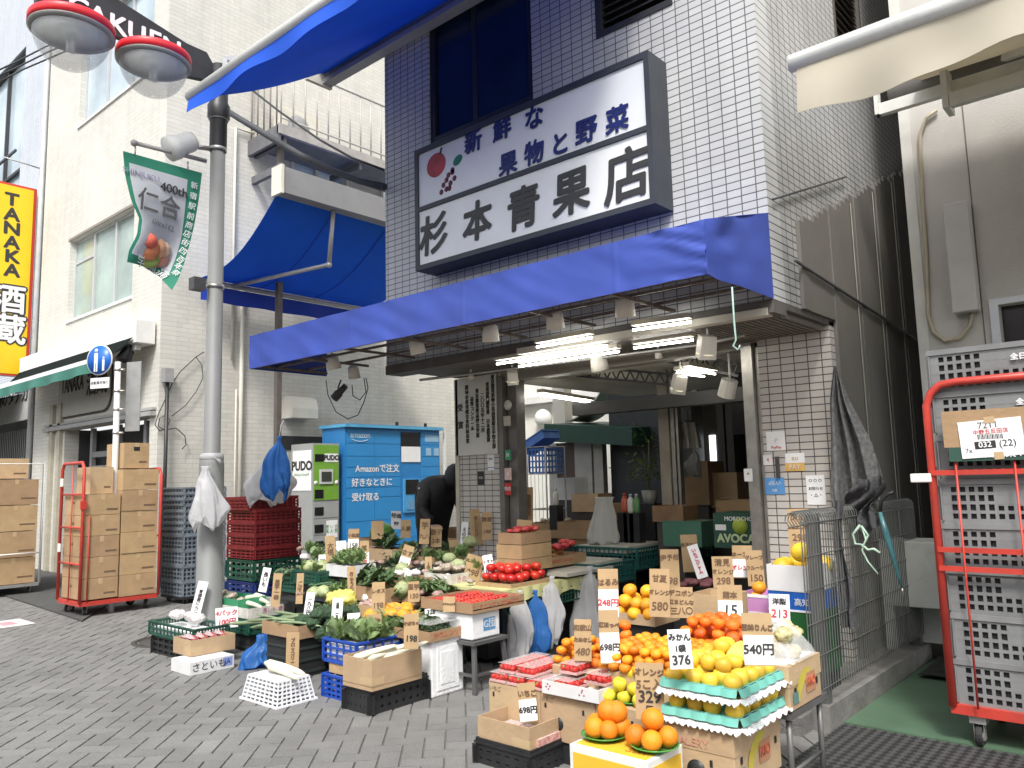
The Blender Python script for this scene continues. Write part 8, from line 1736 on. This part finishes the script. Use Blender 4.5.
C(487,540,10,28,'b',[('舞茸',BR,.3),('198',BR,.3)],'brown card right behind the tall one at the pillar',z=.90)
C(517,523,9,27,'b',[('唐辛子|',BR,.7)],'slanted brown card left of the upright one by the rack',Y=6.4,lean=.28)
C(529,524,8,37,'b',[('国産落花生|',BR,.7)],'upright narrow brown card below the wire rack',Y=6.4)
C(521,562,15,42,'b',[('トマト',BR,.16),('一山',BR,.16),('398円',BR,.2)],'largest brown card rising behind the red tomatoes',z=.75,lean=.1)
C(471,580,16,25,'b',[('ミニトマト',BR,.2),('298',BR,.35)],'wide slanted brown card above the small tomato tray',z=.64,lean=.3)
C(491,579,10,24,'w',[('トマト',BK,.25),('99',BLUEINK,.4)],'white card with blue figures leaning on the tomatoes',z=.66,lean=-.15)
C(292,671,11,37,'b',[('ブロッコリー|',BR,.8)],'tall brown card before the broccoli heap',z=.16,lean=.08)
C(386,588,10,20,'b',[('ねぎ',BR,.3)],'small brown card above the dark leafy bunches in mid stall',z=.62)
C(414,602,11,20,'b',[('里芋',BR,.3),('150',BR,.35)],'small brown card between pumpkin pieces and green beans',z=.56)
C(397,625,11,17,'bw',[('198',BK,.5)],'small card with white slip on the pumpkin carton front',z=.42)
C(322,575,8,20,'w',[('百円|',BK,.8)],'narrow white card between cabbages and cucumbers',z=.62)
C(455,560,9,20,'b',[('椎茸',BR,.3)],'small brown card on the film wrapped mushrooms',z=.74)
C(500,545,11,26,'b',[('干柿',BR,.25),('398',BR,.3)],'brown card left of the topmost carton with red packs',z=.84)
C(411,649,14,34,'b',[('かぼちゃ',BR,.2),('198',BK,.4)],'brown card at the right end of the pumpkin carton',z=.40,lean=.06)
C(449,612,12,15,'b',[('さやえんどう',BR,.3)],'small brown card on the left of the small tomato tray',z=.56)
C(431,616,12,7,'w',[('328',BK,.8)],'tiny white slip lying on the orange pumpkin pieces',z=.50)
# right stall
C(529,722,18,37,'bw',[('いちご',BR,.25),('698円',BK,.45)],'brown and white 698 card in the nearly empty carton',z=.215)
C(583,661,17,40,'b',[('和歌山',BR,.16),('たねなし',BR,.16),('480',BR,.3)],'brown card before the mandarin bags',z=.50)
C(609,618,20,48,'bw',[('はるみ',BR,.16),('248円',RI,.3)],'tall brown card with pink 248 slip by the largest bag',z=.66)
C(611,664,20,52,'bw',[('紅ほっぺ',BR,.16),('698円',BK,.36)],'brown card with white 698 slip behind the white box',z=.53)
C(660,617,19,47,'b',[('甘夏',BR,.16),('オレンジ',BR,.16),('580',BR,.24)],'leftmost tall brown card behind the small mandarins',z=.62)
C(671,590,18,40,'b',[('伊予柑',BR,.16),('',BR,.2),('398',BR,.24)],'brown card half hidden behind the leftmost tall one',z=.66)
C(682,618,22,30,'b',[('デコポン',BR,.25),('紅まどんな',BR,.25),('三八〇',BR,.25)],'wide brown card in front of the tan carton',z=.60)
C(692,572,17,37,'b',[('赤玉ねぎ',BR,.2),('',BR,.2)],'tall brown card behind the red onions',z=.72)
C(703,578,10,34,'w',[('いちごジャム|',RI,.9)],'long pink red slanted card beside the red onions',z=.70,lean=-.32)
C(724,588,20,31,'b',[('清見',BR,.25),('オレンジ',BR,.25),('298',BR,.3)],'brown card standing in the tan carton',z=.70)
C(731,622,23,36,'bw',[('熊本',BR,.2),('15',BK,.4)],'brown card with white slip before the pink carton',z=.60)
C(743,578,18,32,'bw',[('ネーブル',BR,.25),('オレンジ',RI,.3)],'brown card with fruit picture behind the pink carton',z=.74)
C(757,586,17,35,'b',[('グレープ',BR,.2),('フルーツ',BR,.2),('150',BR,.3)],'brown card with halved fruit right in the pink carton',z=.70)
C(682,669,23,38,'w',[('みかん',BK,.2),('1袋',BK,.2),('376',BK,.4)],'large white 376 card before the mandarins',z=.66)
C(650,720,27,54,'b',[('オレンジ',BR,.2),('5こ入',BR,.2),('329',BK,.36),('円',BK,.14)],'large brown 329 card behind the pyramids of oranges',z=.40)
C(760,666,29,51,'bw',[('王林りんご',BR,.2),('540円',BK,.42)],'large brown card with white 540 slip above the apples',z=.74)
C(780,622,18,27,'w',[('洋梨',BK,.25),('213',RI,.45)],'white card with red 213 on the pink carton',z=.62)
C(801,557,20,48,'b',[('文旦',BR,.16),('土佐ぶんたん',BR,.16),('298',BR,.2),('',BR,.2)],'tall brown card behind the yellow pomelos',Y=5.36)
for p in ALLP:
    if not p['used']: bpy.data.objects.remove(p)
finish_text()
for r in ROOTS:
    if r.location.length < 1e-6 and r.children and not r.parent:
        bpy.context.view_layer.update() if False else None
        xs=[];ys=[];zs=[]
        for c in r.children:
            for bb in c.bound_box: xs.append(bb[0]+c.location.x); ys.append(bb[1]+c.location.y); zs.append(bb[2]+c.location.z)
        o = Vector(((min(xs)+max(xs))/2,(min(ys)+max(ys))/2,min(zs))); r.location = o
        for c in r.children: c.location -= o
